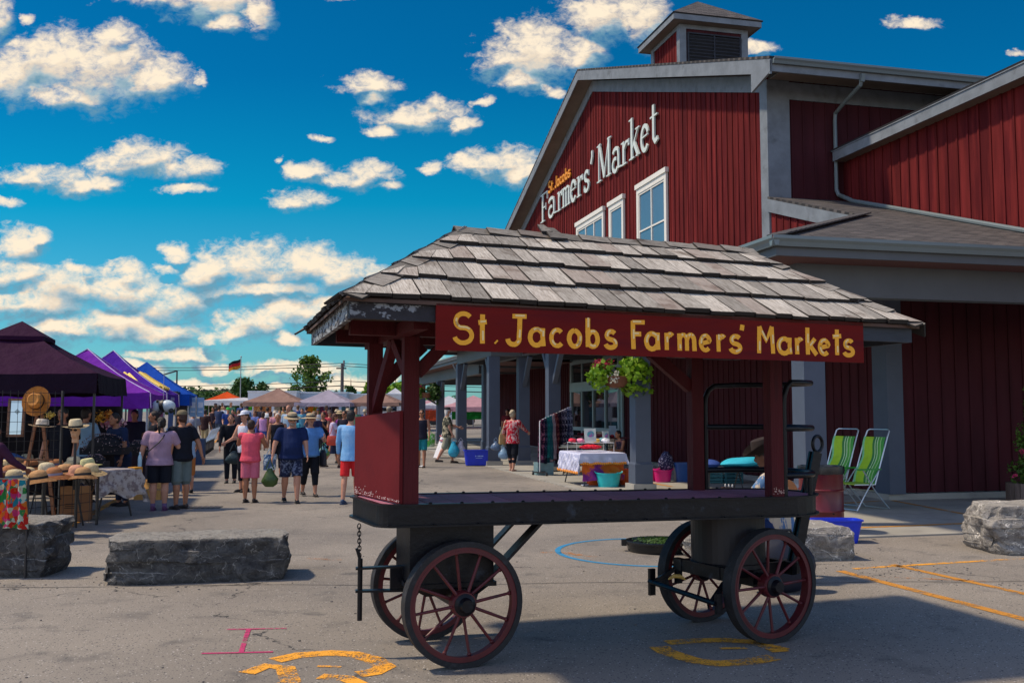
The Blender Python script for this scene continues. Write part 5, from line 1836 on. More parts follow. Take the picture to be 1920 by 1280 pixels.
person('man in camouflage cap, black t-shirt and grey green shorts, hands behind his back', gp(338, 954), R(55), 1.66, 1.2, 'tan', (0.018, 0.02, 0.028), ('bermuda', (0.13, 0.17, 0.17)), ((0.05, 0.02, 0.012), 'short'), ('cap', (0.17, 0.14, 0.08)),
       arms=((-10, 10, 12), (-25, 14, 8)), shoes=(0.03, 0.02, 0.02), beard=(0.08, 0.03, 0.015), belly=1.15, hem=.04)
person('boy in light blue t-shirt and orange shorts behind the man with the camouflage cap', gp(352, 924), R(30), 1.42, 0.95, 'fair', (0.30, 0.45, 0.62), ('bermuda', (0.45, 0.17, 0.05)), ((0.22, 0.08, 0.03), 'short'), arms=((5, 10, 10), (20, 10, 40)), shoes=(0.015, 0.012, 0.012), hem=0.03)
person('woman in pink polo and pink shorts facing away down the lane', gp(468, 942), R(-4), 1.50, 1.22, 'tan', (0.72, 0.10, 0.15), ('shorts', (0.66, 0.16, 0.24)), ((0.035, 0.015, 0.010), 'short'), sleeves='none',
       arms=((38, 32, 105), (32, 18, 100)), shoes=(0.02, 0.015, 0.015), hem=0.05, belly=1.1)
_, i2 = person('woman in white baseball cap and white tank top, just left of the woman in pink', gp(457, 922), R(150), 1.66, 1.0, 'fair', (0.62, 0.66, 0.78), ('capri', (0.02, 0.02, 0.03)), ((0.06, 0.03, 0.02), 'ponytail'), ('cap', (0.72, 0.76, 0.85)), sleeves='tank',
       arms=((30, 14, 60), (20, 14, 50)), shoes=(0.02, 0.02, 0.02))
_, i3 = person('person all in black leaning forward beside the woman in pink', gp(432, 905), R(190), 1.62, 1.05, 'fair', (0.012, 0.014, 0.02), ('pants', (0.012, 0.014, 0.02)), ((0.02, 0.015, 0.012), 'bob'), bend=12, arms=((10, 12, 20), (15, 10, 20)), sleeves='long')
shopping_bag('handbag', 'dark teal shoulder bag hanging left of the pink shorts', 'bag', G(437, 920, 0) + Vector((0, 0, 1.0)), 0.34, 0.26, 0.14, (0.015, 0.04, 0.05), 0, 0.18)
_, i4 = person('heavy man in navy polo and straw hat carrying a green bag towards us', gp(545, 942), R(200), 1.62, 1.32, 'fair', (0.012, 0.024, 0.085), ('shorts', (0.02, 0.03, 0.06)), ((0.25, 0.2, 0.17), 'short'), ('brim', (0.42, 0.33, 0.20), (0.05, 0.05, 0.04)), glasses=True,
       bottom_mat=m_navyp, arms=((12, 10, 22), (4, 22, 12)), legs=(12, -12), knees=(6, 10), shoes=(0.012, 0.012, 0.012), belly=1.35, beard=(0.30, 0.24, 0.2), hem=.05, head=(0, 12))
shopping_bag('carrier_bag', 'dark green drooping cloth bag in the hand of the man in navy', 'bag', i4['rh'] + Vector((-.02, -.02, .05)), 0.27, 0.33, 0.16, (0.035, 0.075, 0.012), R(5), 0.17)
_, i5 = person('woman in blue t-shirt, black capris and banded sun hat behind the man in navy', gp(580, 930), R(205), 1.60, 1.15, 'fair', (0.11, 0.28, 0.60), ('capri', (0.012, 0.014, 0.02)), ((0.10, 0.06, 0.04), 'bob'), ('wide', (0.55, 0.42, 0.24), (0.03, 0.03, 0.035)),
       arms=((35, 18, 75), (10, 10, 20)), legs=(10, -10), knees=(4, 12), shoes=(0.02, 0.015, 0.015), belly=1.1, hem=.05)
shoulder_bag('large black shoulder bag on the woman in the blue t-shirt', i5, -1, 0.36, 0.32, 0.14, (0.014, 0.014, 0.022), 0.42)
shopping_bag('carrier_bag', 'teal plastic bag with green food beside the black shoulder bag', 'bag', gp(606, 925) + Vector((0, 0, 1.02)), 0.24, 0.22, 0.16, (0.08, 0.22, 0.28), 0, 0.06, col2=(0.10, 0.25, 0.05), rough=.2)
_, i6 = person('woman in black halter top with a pale headscarf behind the man in navy', gp(519, 893), R(195), 1.62, 1.05, 'tan', (0.014, 0.016, 0.022), ('capri', (0.02, 0.02, 0.03)), ((0.55, 0.48, 0.40), 'short'), sleeves='tank', arms=((8, 10, 14), (4, 12, 18)), legs=(8, -8), knees=(4, 8))
shopping_bag('carrier_bag', 'blue and white checked shopping bag above the green bag', 'bag', gp(505, 905) + Vector((0, 0, 0.80)), 0.30, 0.36, 0.16, (0.05, 0.12, 0.25), R(20), 0.14, col2=(0.5, 0.6, 0.65), sag=0)
_, i7 = person('woman in lavender top walking right with a red handbag', gp(624, 877), R(-78), 1.62, 1.0, 'tan', (0.50, 0.45, 0.62), ('skirt', (0.02, 0.03, 0.07)), ((0.09, 0.03, 0.015), 'bob'), arms=((40, 6, 45), (35, 6, 50)), legs=(16, -16), knees=(2, 14), shoes=(0.05, 0.02, 0.015), head=(0, 22))
shoulder_bag('big orange red leather handbag at the hip of the woman in lavender', i7, 1, 0.40, 0.28, 0.14, (0.55, 0.055, 0.025), 0.36)
_, i8 = person('man in light blue shirt and red shorts walking away beside the wagon', gp(656, 944), R(-6), 1.69, 1.02, 'fair', bottom=('shorts', (0.62, 0.025, 0.03)), hair=((0.014, 0.012, 0.012), 'short'), shirt_mat=m_blueshirt, sleeves='long',
       arms=((8, 12, 14), (6, 8, 20)), legs=(-8, 14), knees=(6, 10), shoes=(0.02, 0.05, 0.12), hem=0.12)
person('man with sunglasses and dark shirt left of the light blue shirt', gp(645, 872), R(165), 1.68, 1.0, 'tan', (0.02, 0.02, 0.035), ('pants', (0.03, 0.03, 0.05)), ((0.03, 0.02, 0.015), 'short'), glasses=True)
person('woman in purple top and straw sun hat behind the red handbag', gp(636, 868), R(20), 1.66, 1.0, 'fair', (0.28, 0.05, 0.30), ('capri', (0.03, 0.03, 0.05)), ((0.1, 0.06, 0.03), 'bob'), ('wide', (0.62, 0.50, 0.28), (0.2, 0.14, 0.08)))
person('woman in dark navy blouse with short brown hair looking down', gp(588, 876), R(175), 1.64, 1.05, 'fair', (0.022, 0.022, 0.06), ('capri', (0.02, 0.02, 0.035)), ((0.20, 0.12, 0.07), 'curly'), arms=((15, 10, 50), (20, 10, 60)), head=(0, 15))
person('woman in black tank top looking at her hand', gp(605, 870), R(170), 1.64, .98, 'tan', (0.016, 0.014, 0.02), ('skirt', (0.014, 0.014, 0.02)), ((0.04, 0.02, 0.015), 'bun'), sleeves='tank', arms=((30, 6, 90), (5, 8, 15)))
person('tall grey haired man in pale blue shirt above the crowd', gp(540, 868), R(160), 1.86, 1.0, 'fair', (0.30, 0.42, 0.55), ('pants', (0.10, 0.09, 0.07)), ((0.28, 0.25, 0.22), 'bald'))
person('girl in turquoise top behind the grey haired man', gp(553, 862), R(150), 1.5, .95, 'fair', (0.06, 0.32, 0.42), ('skirt', (0.1, 0.1, 0.15)), ((0.05, 0.03, 0.02), 'long'))
_, i9 = person('woman in pink and lavender sundress walking away with a blue bag', gp(492, 846), R(10), 1.64, 1.0, 'tan', (0.58, 0.30, 0.55), ('skirt', (0.05, 0.10, 0.32)), ((0.04, 0.02, 0.015), 'bob'), sleeves='tank', legs=(6, -6), knees=(2, 4))
shoulder_bag('blue cloth shoulder bag against the pink sundress', i9, -1, 0.36, 0.34, 0.12, (0.05, 0.07, 0.30), 0.36)
person('person in brown patterned shirt and red brown hair near the sundress', gp(506, 842), R(-20), 1.66, 1.05, 'tan', (0.035, 0.03, 0.03), ('bermuda', (0.16, 0.09, 0.04)), ((0.10, 0.03, 0.015), 'bob'))

FAR = [  # px, distance, yaw, height, girth, skin, shirt, (bottom), hair, hat, label
    (410, 47, -25, 1.82, 1.1, 'tan', (0.03, 0.045, 0.10), ('shorts', (0.05, 0.07, 0.10)), ((0.03, 0.02, 0.015), 'short'), None, 'big man in navy t-shirt and slate shorts walking away by the trailers', 'short'),
    (399, 50, 170, 1.66, 1.0, 'tan', (0.03, 0.02, 0.03), ('shorts', (0.03, 0.03, 0.04)), ((0.04, 0.02, 0.015), 'long'), None, 'woman in black beside the man in the navy t-shirt', 'tank'),
    (420, 52, 160, 1.72, 1.0, 'fair', (0.45, 0.52, 0.62), ('pants', (0.06, 0.06, 0.09)), ((0.02, 0.02, 0.02), 'short'), None, 'man in pale grey t-shirt at the far left of the crowd', 'short'),
    (427, 44, 200, 1.72, 1.1, 'fair', (0.02, 0.05, 0.22), ('bermuda', (0.30, 0.30, 0.32)), ((0.05, 0.03, 0.02), 'short'), ('cap', (0.03, 0.42, 0.06)), 'man in bright green cap and royal blue polo', 'short'),
    (436, 46, 180, 1.62, 1.0, 'fair', (0.42, 0.03, 0.07), ('capri', (0.03, 0.03, 0.05)), ((0.02, 0.02, 0.02), 'bob'), None, 'woman in red top right of the green cap', 'short'),
    (447, 42, 180, 1.66, 1.0, 'tan', (0.05, 0.04, 0.05), ('pants', (0.03, 0.03, 0.05)), ((0.03, 0.02, 0.02), 'short'), None, 'dark haired man in charcoal shirt left of the white cap', 'short'),
    (462, 47, 170, 1.74, 1.0, 'fair', (0.06, 0.16, 0.38), ('pants', (0.04, 0.04, 0.07)), ((0.01, 0.01, 0.02), 'short'), ('cap', (0.02, 0.03, 0.06)), 'man in black cap and sunglasses above the pink polo', 'short'),
    (478, 41, 150, 1.62, 1.0, 'tan', (0.10, 0.14, 0.36), ('capri', (0.03, 0.03, 0.05)), ((0.10, 0.04, 0.02), 'long'), None, 'woman with long red brown hair and a blue top', 'short'),
    (501, 46, 0, 1.72, 1.0, 'fair', (0.72, 0.74, 0.72), ('pants', (0.06, 0.06, 0.08)), ((0.03, 0.02, 0.015), 'short'), None, 'man in white t-shirt facing the tan canopy', 'short'),
    (516, 40, 190, 1.62, 1.0, 'fair', (0.60, 0.28, 0.34), ('capri', (0.12, 0.12, 0.14)), ((0.12, 0.07, 0.04), 'bob'), ('bucket', (0.62, 0.52, 0.40)), 'woman in salmon pink top and pale bucket hat', 'short'),
    (524, 44, 180, 1.60, 1.0, 'fair', (0.35, 0.42, 0.12), ('pants', (0.05, 0.05, 0.06)), ((0.2, 0.12, 0.05), 'short'), None, 'person in olive yellow top under the tan canopy', 'short'),
    (489, 50, 0, 1.70, 1.0, 'tan', (0.03, 0.03, 0.05), ('pants', (0.03, 0.03, 0.04)), ((0.03, 0.02, 0.02), 'short'), None, 'man in black with his back to us under the tan canopy', 'short'),
    (566, 44, 180, 1.70, 1.0, 'fair', (0.10, 0.30, 0.42), ('bermuda', (0.06, 0.06, 0.08)), ((0.05, 0.03, 0.02), 'short'), None, 'man in teal shirt under the left edge of the lavender canopy', 'short'),
    (618, 38, 185, 1.64, 1.0, 'fair', (0.42, 0.05, 0.07), ('capri', (0.03, 0.03, 0.05)), ((0.03, 0.02, 0.02), 'bob'), ('bucket', (0.12, 0.08, 0.07)), 'woman in crimson top and dark bucket hat near the red handbag', 'short'),
    (574, 50, 0, 1.70, 1.0, 'tan', (0.04, 0.04, 0.06), ('pants', (0.03, 0.03, 0.05)), ((0.03, 0.02, 0.02), 'short'), None, 'person in black browsing clothes under the lavender canopy', 'short'),
    (362, 34, 10, 1.66, 1.0, 'fair', (0.30, 0.33, 0.42), ('shorts', (0.03, 0.03, 0.05)), ((0.35, 0.16, 0.06), 'bun'), None, 'woman with ginger bun and grey t-shirt by the blue canopy', 'short'),
    (384, 40, -10, 1.70, 1.0, 'tan', (0.04, 0.02, 0.02), ('bermuda', (0.35, 0.27, 0.14)), ((0.03, 0.02, 0.02), 'short'), None, 'man in dark shirt and khaki shorts behind the caged trailer', 'short'),
]
for (px, Y, yw, h_, g_, sk, sh_, bt, hr, ht, lab, sl_) in FAR:
    person(lab, gfar(px, Y), R(yw), h_, g_, sk, sh_, bt, hr, ht, detail=0, sleeves=sl_, group='people in the far crowd', arms=((rnd.uniform(-5, 25), 9, rnd.uniform(8, 50)), (rnd.uniform(-5, 25), 9, rnd.uniform(8, 50))), legs=(rnd.uniform(0, 14), rnd.uniform(-14, 0)), knees=(3, 8))

CR = [((.02, .02, .03), 'black'), ((.30, .04, .05), 'brick red'), ((.55, .56, .58), 'pale grey'), ((.03, .06, .2), 'navy'), ((.10, .22, .14), 'bottle green'), ((.45, .30, .14), 'ochre')]
for i, (px, Y) in enumerate(((403, 56), (416, 60), (432, 57), (452, 55), (471, 58), (484, 56), (511, 57), (531, 49), (546, 54), (558, 49), (596, 46), (611, 47), (631, 45), (652, 47), (667, 42), (684, 45))):
    c_, nm = CR[(i * 5) % 6]
    person('%s shirted shopper deep in the crowd, %s' % (nm, ['leftmost by the trailer', 'below the orange canopy', 'behind the green cap', 'left of the black cap', 'behind the long red brown hair', 'left of the sundress', 'right of the white t-shirt', 'left of the grey haired man', 'just behind the grey haired man', 'behind the turquoise top', 'behind the navy blouse', 'behind the black tank top', 'behind the straw sun hat', 'behind the sunglasses man', 'behind the light blue shirt', 'nearest the rear wagon post'][i]), gfar(px, Y), R(rnd.uniform(120, 240) if i % 3 else rnd.uniform(-40, 40)), rnd.uniform(1.58, 1.8), rnd.uniform(.95, 1.15), rnd.choice(('fair', 'tan', 'brown')), c_, (rnd.choice(('pants', 'bermuda', 'capri')), rnd.choice(((.03, .03, .05), (.06, .07, .1), (.2, .17, .12)))), (rnd.choice(((.03, .02, .015), (.15, .08, .04), (.3, .25, .2))), rnd.choice(('short', 'bob', 'bun'))), rnd.choice((None, None, ('cap', (.05, .05, .08)), ('bucket', (.55, .45, .3)))), detail=0, group='people in the far crowd')

# people seen under the wagon roof and along the porch
_, j1 = person('woman in dark tank top, teal shorts and sunglasses beside the wagon post', gp(790, 876), R(178), 1.72, 1.05, 'tan', (0.016, 0.016, 0.032), ('shorts', (0.02, 0.22, 0.25)), ((0.03, 0.018, 0.014), 'bob'), sleeves='tank', glasses=True, legs=(8, -8), knees=(2, 8), arms=((10, 10, 20), (10, 10, 20)), shoes=(.05, .03, .02), hem=.06)
shopping_bag('carrier_bag', 'bright green shopping bag held by the woman in teal shorts', 'bag', gp(806, 866) + Vector((0, 0, 1.02)), 0.34, 0.42, 0.16, (0.10, 0.42, 0.05), 0, 0.1, col2=(0.5, 0.6, 0.4), sag=0)
_, j2 = person('bearded old man in leaf print shirt and black cap walking along the porch', gp(838, 868), R(-75), 1.80, 1.15, 'fair', bottom=('bermuda', (0.30, 0.30, 0.22)), hair=((0.65, 0.62, 0.58), 'bob'), hat=('cap', (0.012, 0.012, 0.014)), shirt_mat=m_camo,
       arms=((42, 8, 30), (6, 8, 16)), legs=(16, -16), knees=(4, 14), shoes=(0.05, 0.035, 0.03), beard=(0.65, 0.62, 0.58), hem=.10, belly=1.2)
shopping_bag('carrier_bag', 'turquoise plastic bag in the hand of the old man in the leaf print shirt', 'bag', j2['rh'], 0.34, 0.50, 0.2, (0.03, 0.38, 0.55), 0, 0.10, rough=.25)
shopping_bag('carrier_bag', 'thin white plastic bag behind the turquoise plastic bag', 'bag', j2['rh'] + Vector((.22, .12, .0)), 0.30, 0.48, 0.18, (0.55, 0.50, 0.55), 0, 0.10, rough=.25)
_, j3 = person('grey haired woman in red and white blouse reaching for the display table', gp(961, 884), R(-32), 1.68, 1.18, 'fair', bottom=('capri', (0.012, 0.013, 0.018)), hair=((0.42, 0.34, 0.22), 'curly'), shirt_mat=m_floral, sleeves='long',
       arms=((-6, 16, 18), (48, 14, 18)), legs=(6, -6), knees=(2, 6), shoes=(0.45, 0.25, 0.18), belly=1.15, hem=.12)
shoulder_bag('pale gold leather handbag slung on the red and white blouse', j3, -1, 0.36, 0.28, 0.16, (0.45, 0.33, 0.14), 0.34, back=-.08)
shopping_bag('carrier_bag', 'pale blue plastic bag held by the woman in the red and white blouse', 'bag', j3['lh'], 0.30, 0.34, 0.2, (0.22, 0.36, 0.50), 0, 0.10, rough=.25)
shopping_bag('carrier_bag', 'small steel blue plastic bag beside the pale blue plastic bag', 'bag', j3['lh'] + Vector((-.22, .05, .16)), 0.26, 0.26, 0.2, (0.10, 0.16, 0.26), 0, 0.10, rough=.25)
person('man in royal blue shirt and black cap in the shade of the porch', AB(29.8, 8.7, 0.04), R(165), 1.72, 1.05, 'brown', (0.02, 0.06, 0.30), ('pants', (0.02, 0.02, 0.04)), ((0.012, 0.01, 0.01), 'short'), ('cap', (0.01, 0.01, 0.012)), arms=((20, 10, 50), (20, 10, 60)))
person('woman in dark red dress in the shade beyond the folding sign', AB(38.8, 9.4, 0.08), R(160), 1.68, 1.1, 'tan', (0.12, 0.015, 0.02), ('skirt', (0.03, 0.015, 0.02)), ((0.02, 0.015, 0.012), 'bob'), detail=0)
person('man in pale pink shirt beyond the inner porch post', AB(40.5, 9.1, 0.08), R(10), 1.72, 1.05, 'tan', (0.66, 0.45, 0.46), ('pants', (0.02, 0.02, 0.03)), ((0.02, 0.015, 0.012), 'short'), detail=0)
person('person in royal blue jersey and tan cap seen between the wagon posts', gfar(729, 33), R(-20), 1.80, 1.2, 'fair', (0.015, 0.05, 0.42), ('bermuda', (0.1, 0.1, 0.12)), ((0.2, 0.15, 0.1), 'short'), ('cap', (0.36, 0.30, 0.22)), detail=0, arms=((60, 30, 60), (60, 40, 60)))
# seated people
_, k1 = person('woman with dark hair sitting at her stall behind the basket post', AB(25.0, 9.35, -0.06), R(118), 1.62, 1.0, 'tan', bottom=('skirt', (0.03, 0.03, 0.05)), hair=((0.012, 0.01, 0.01), 'bob'), shirt_mat=m_darkprint, bottom_mat=m_darkprint, sleeves='tank', seated=True, bend=14, arms=((35, 14, 70), (20, 20, 80)), shoes=(.3, .3, .32))
m_plaid = cloth_mat('blue_and_cream_plaid', (0.10, 0.20, 0.38), (0.60, 0.50, 0.38), sc=7, lo=0.47, hi=0.50, stretch=(3, 3, .25))
k2p = at(1463, 900, 9.4); k2p.z = 0.06
_, k2 = person('man in brown cowboy hat and plaid shirt playing guitar behind the wagon', k2p, R(58), 1.70, 1.05, 'brown', bottom=('pants', (0.02, 0.04, 0.12)), hair=((0.015, 0.012, 0.01), 'short'), shirt_mat=m_plaid, sleeves='long', seated=True, bend=10, arms=((42, 30, 62), (30, 26, 75)), head=(0, 18))
hb_ = k2['head']
ht = thing('cowboy_hat', 'brown felt cowboy hat with curled brim and cream band on the guitar player', 'hat', hb_ + Vector((-.01, 0, 0.055)), R(10))
ht.rotation_euler = (0, R(-16), R(5))
s = MB()
for k in range(1): 
    s.lathe([(0.108, 0.0), (0.103, 0.03), (0.098, 0.085), (0.090, 0.118), (0.06, 0.128), (0.03, 0.112), (0.004, 0.106)], seg=24, sx=1.05, sy=.92)
s.build('crown', mat('brown_felt', (0.028, 0.017, 0.014), 0.9, var=.15), ht, smooth=True)
s = MB()
rr = []
for j, r_ in enumerate((0.10, 0.13, 0.16, 0.185)):
    rr.append([s.bm.verts.new((r_ * 1.12 * math.cos(2 * math.pi * k / 32), r_ * .86 * math.sin(2 * math.pi * k / 32), 0.0 + (j / 3) ** 2 * 0.05 * (abs(math.sin(2 * math.pi * k / 32)) ** 2 * 1.6 + .35) - (0.012 if j else 0))) for k in range(32)])
for a_, b_ in zip(rr, rr[1:]):
    for k in range(32): s.bm.faces.new((a_[k], a_[(k + 1) % 32], b_[(k + 1) % 32], b_[k]))
bmesh.ops.solidify(s.bm, geom=list(s.bm.faces), thickness=0.005)
s.build('brim', MATS['brown_felt'], ht, smooth=True)
s = MB(); s.lathe([(0.1105, 0.004), (0.109, 0.018)], seg=24, sx=1.05, sy=.92, cap=False); s.build('hat_band', plain((.72, .62, .45), .7), ht, recalc=False)
# guitar, lying across his lap, neck towards the left of the picture
gpos = Vector((2.66, 9.60, 0.82))
gt_ = thing('guitar', 'acoustic guitar with an orange wooden neck held by the man in the cowboy hat', 'guitar', gpos, 0)
gt_.rotation_euler = (0, R(5), R(30))
m_gw = mat('honey_guitar_wood', (0.42, 0.14, 0.035), 0.3, var=.15, scale=5, stretch=(1, 1, 8))
s = MB()
pts = []
for k in range(32):
    a_ = 2 * math.pi * k / 32
    r_ = 0.19 - 0.028 * math.cos(a_ * 1.0) * -1 - 0.045 * (math.sin(a_) ** 2 if abs(math.cos(a_)) < .6 else 0)
    pts.append((0.22 * math.cos(a_) , (0.165 + 0.02 * math.cos(a_) - 0.055 * math.exp(-(math.cos(a_) + .15) ** 2 * 14)) * math.sin(a_)))
s.prism(pts, -0.05, 0.05, RX(R(90)))
s.build('body', m_gw, gt_)
s = MB(); s.box((-0.42, -.055, 0.0), (0.46, 0.022, 0.052)); s.build('neck', m_gw, gt_)
s = MB(); s.box((-0.72, -.052, 0.008), (0.17, 0.016, 0.075)); s.build('headstock', mat('dark_headstock', (.10, .03, .01), .3), gt_)
for i in range(3):
    for z in (-.048, .062):
        s = MB(); s.ball((-0.675 - .045 * i, -.055, z), (0.008, 0.006, 0.016), 8, 6); s.build('tuning_peg', plain((.75, .72, .66), .3), gt_)
s = MB(); s.lathe([(0.05, .0505), (0.05, .053)], M=RX(R(90)), seg=24); s.build('sound_hole', plain((.01, .008, .006), .9), gt_)
_, k3 = person('person in dark sleeve resting a hand above the floral cloth at the far left edge', gp(-22, 1020), R(-30), 1.5, 1.1, 'brown', (0.06, 0.02, 0.05), ('skirt', (0.35, 0.06, 0.10)), ((0.02, 0.015, 0.012), 'bob'), sleeves='long', arms=((30, 8, 15), (38, 12, 20)))
# ------------------------------------------------------------------ boulders
def rock_mat(name, dark, light, k=0.5):
    m = bpy.data.materials.new(name); m.use_nodes = True
    t = NT(m.node_tree); bs = m.node_tree.nodes['Principled BSDF']
    tcn = t.n('ShaderNodeTexCoord'); OC = tcn.outputs['Object']
    w_ = t.vm('MULTIPLY_ADD', t.noise(OC, 3, 4, .6).outputs['Color'], (.5, .5, .5), (0, 0, 0)).outputs[0]
    P_ = t.vm('ADD', OC, w_).outputs[0]
    n1 = t.noise(t.vm('MULTIPLY', P_, (1, 1, 2.6)).outputs[0], 4, 10, 0.7)
    n2 = t.noise(P_, 22, 8, 0.75)
    c = t.ramp(n1.outputs['Fac'], [(0.30, dark), (0.50, tuple((a * .6 + b * .4) for a, b in zip(dark, light))), (0.72, light)])
    c = t.mix(t.m('MULTIPLY', t.smooth(n2.outputs['Fac'], 0.56, 0.72), 0.6), c, tuple(min(1, x * 1.5) for x in light))
    c = t.mix(t.m('MULTIPLY', t.smooth(n2.outputs['Fac'], 0.46, 0.36), 0.7), c, tuple(x * .5 for x in dark))
    gm = t.n('ShaderNodeNewGeometry'); sx = t.n('ShaderNodeSeparateXYZ'); t.link(gm.outputs['True Normal'], sx.inputs[0])
    upface = t.m('MULTIPLY', t.smooth(sx.outputs[2], .62, .92), t.m('ADD', t.smooth(n2.outputs['Fac'], .38, .62), .35), clamp=True)
    c = t.mix(t.m('MULTIPLY', upface, .8), c, (.46, .43, .37))      # paler on upward-facing surfaces
    vo = t.n('ShaderNodeTexVoronoi', feature='DISTANCE_TO_EDGE'); t.link(P_, vo.inputs['Vector']); vo.inputs['Scale'].default_value = 4.5
    c = t.mix(t.m('MULTIPLY', t.m('LESS_THAN', vo.outputs['Distance'], 0.014), t.smooth(n1.outputs['Fac'], .45, .55)), c, tuple(min(1, x * 1.6) for x in light))
    t.link(c, bs.inputs['Base Color']); bs.inputs['Roughness'].default_value = 0.9
    b = t.n('ShaderNodeBump'); b.inputs['Strength'].default_value = 1.0; b.inputs['Distance'].default_value = 0.05
    t.link(t.m('ADD', n1.outputs['Fac'], t.m('MULTIPLY', n2.outputs['Fac'], .6)), b.inputs['Height']); t.link(b.outputs[0], bs.inputs['Normal'])
    return m


m_rk1 = rock_mat('dark_limestone', (0.015, 0.015, 0.019), (0.20, 0.20, 0.19))
m_rk2 = rock_mat('pale_limestone', (0.12, 0.11, 0.105), (0.60, 0.57, 0.51))


def boulder(label, c, size, rz, m, seed, flat=0.12, cuts=62):
    s = MB()
    bmesh.ops.create_cube(s.bm, size=2)
    bmesh.ops.subdivide_edges(s.bm, edges=s.bm.edges[:], cuts=cuts, use_grid_fill=True)
    off = Vector((seed * 7.3, seed * 3.1, seed * 5.7))
    rq = random.Random(seed * 11)
    planes = []
    for k in range(34):
        a_ = rq.uniform(0, 6.28)
        n_ = Vector((math.cos(a_), math.sin(a_), rq.uniform(-.5, .5) if k < 20 else rq.uniform(.4, 1.1) * rq.choice((-1, 1)))).normalized()
        sup = abs(n_.x) * size[0] / 2 + abs(n_.y) * size[1] / 2 + abs(n_.z) * size[2] / 2
        planes.append((n_, sup * rq.uniform(.84, .97)))
    ang = [noise.noise(Vector((seed, i * 3.7, 1.3))) * .12 for i in range(4)]
    for v in s.bm.verts:
        p = v.co.copy()
        q = Vector((abs(p.x) ** 12 + abs(p.y) ** 12 + abs(p.z) ** 12, 0, 0)).x ** (1 / 12)
        d = p / max(q, 1e-6)
        d *= 1.0
        w = Vector((d.x * size[0] / 2, d.y * size[1] / 2, d.z * size[2] / 2))
        nn_ = noise.noise(w * 1.6 + off) * .5 + noise.noise(w * 4.1 + off) * .28 + noise.noise(w * 9 + off) * .14 + abs(noise.noise(w * 3 + off * 2)) * -.3
        vd = noise.voronoi(w * 4.2 + off + Vector((nn_, nn_, 0)) * .3)[0]
        vd2 = noise.voronoi(w * 10 + off)[0]
        nn_ += (vd[0] - .35) * -.75 + (vd2[0] - .3) * -.28
        lay = math.floor((w.z + noise.noise(w * 1.1 + off) * .05) * 9)
        led = noise.noise(Vector((lay * 1.9 + seed, w.x * .8, w.y * .8))) * .7
        for pn_, pd_ in planes:
            q_ = w.dot(pn_) - pd_
            if q_ > 0: w -= pn_ * q_
        nn_ *= .8
        side = max(0, 1 - abs(d.z) ** 4)
        amp = min(size) * (0.20 * side + flat * .5 * (1 - side))
        nv = Vector((d.x * (1 if abs(d.x) > .8 else .3), d.y * (1 if abs(d.y) > .8 else .3), d.z * (.8 if abs(d.z) > .8 else .1)))
        w += nv * amp * (nn_ * 1.15 + led * .6 * side)
        w.z += size[2] / 2
        if w.z < 0.03: w.z = 0.0 if abs(d.z) > .6 else w.z; w.x *= .97; w.y *= .97
        v.co = w
    o = s.build('boulder', m, None)
    o.location = c; o.rotation_euler = (0, 0, rz)
    me = o.data
    me.polygons.foreach_set('use_smooth', [True] * len(me.polygons))
    try: me.set_sharp_from_angle(angle=R(16))
    except Exception: pass
    return tag(o, label, 'boulder', 'limestone boulders closing the lane')


p0, p1 = G(190, 1098), G(538, 1085)
cen = (p0 + p1) / 2
boulder('long dark limestone boulder with a pale flat top left of the wagon', cen + Vector((-.03, 0.30, 0)), ((p1 - p0).length * 1.10, 0.74, 0.435), math.atan2((p1 - p0).y, (p1 - p0).x) + R(0), m_rk1, 1)
p0, p1 = G(-160, 1092), G(104, 1078)
boulder('stepped dark limestone boulder cut off by the left edge under the floral cloth', (p0 + p1) / 2 + Vector((0, .36, 0)), ((p1 - p0).length, 0.74, 0.56), R(3), m_rk1, 2)
p0, p1 = G(1290, 1052), G(1618, 1057)
boulder('pale limestone boulder behind the right front wagon wheel', (p0 + p1) / 2 + Vector((0.0, 0.45, 0)), ((p1 - p0).length * 1.04, 0.85, 0.37), R(6), m_rk2, 3)
p0, p1 = G(1812, 1036), G(2160, 1050)
boulder('pale blocky limestone boulder at the right edge in front of the flower tub', (p0 + p1) / 2 + Vector((0.22, 0.45, 0)), ((p1 - p0).length, 0.9, 0.57), R(-3), m_rk2, 4)

# ------------------------------------------------------------------ foliage helper
def leafy(mb, c, rad, n, size, seed, shell=0.55, up=0.2, droop=0.0):
    rq = random.Random(seed)
    c = Vector(c)
    for i in range(n):
        d = Vector((rq.gauss(0, 1), rq.gauss(0, 1), rq.gauss(0, 1))).normalized()
        r_ = shell + (1 - shell) * rq.random()
        p = c + Vector((d.x * rad[0], d.y * rad[1], d.z * rad[2])) * r_
        s_ = size * rq.uniform(.6, 1.3)
        u = (d + Vector((rq.gauss(0, .5), rq.gauss(0, .5), rq.gauss(0, .5) + up - droop))).normalized()
        v = u.orthogonal().normalized()
        v = (Matrix.Rotation(rq.uniform(0, 6.28), 3, u) @ v)
        w = u.cross(v) * s_ * .45
        mb.faces([p - w * .1, p + v * s_ * .4 + w, p + v * s_ + u * s_ * .15, p + v * s_ * .4 - w], [(0, 1, 2, 3)])


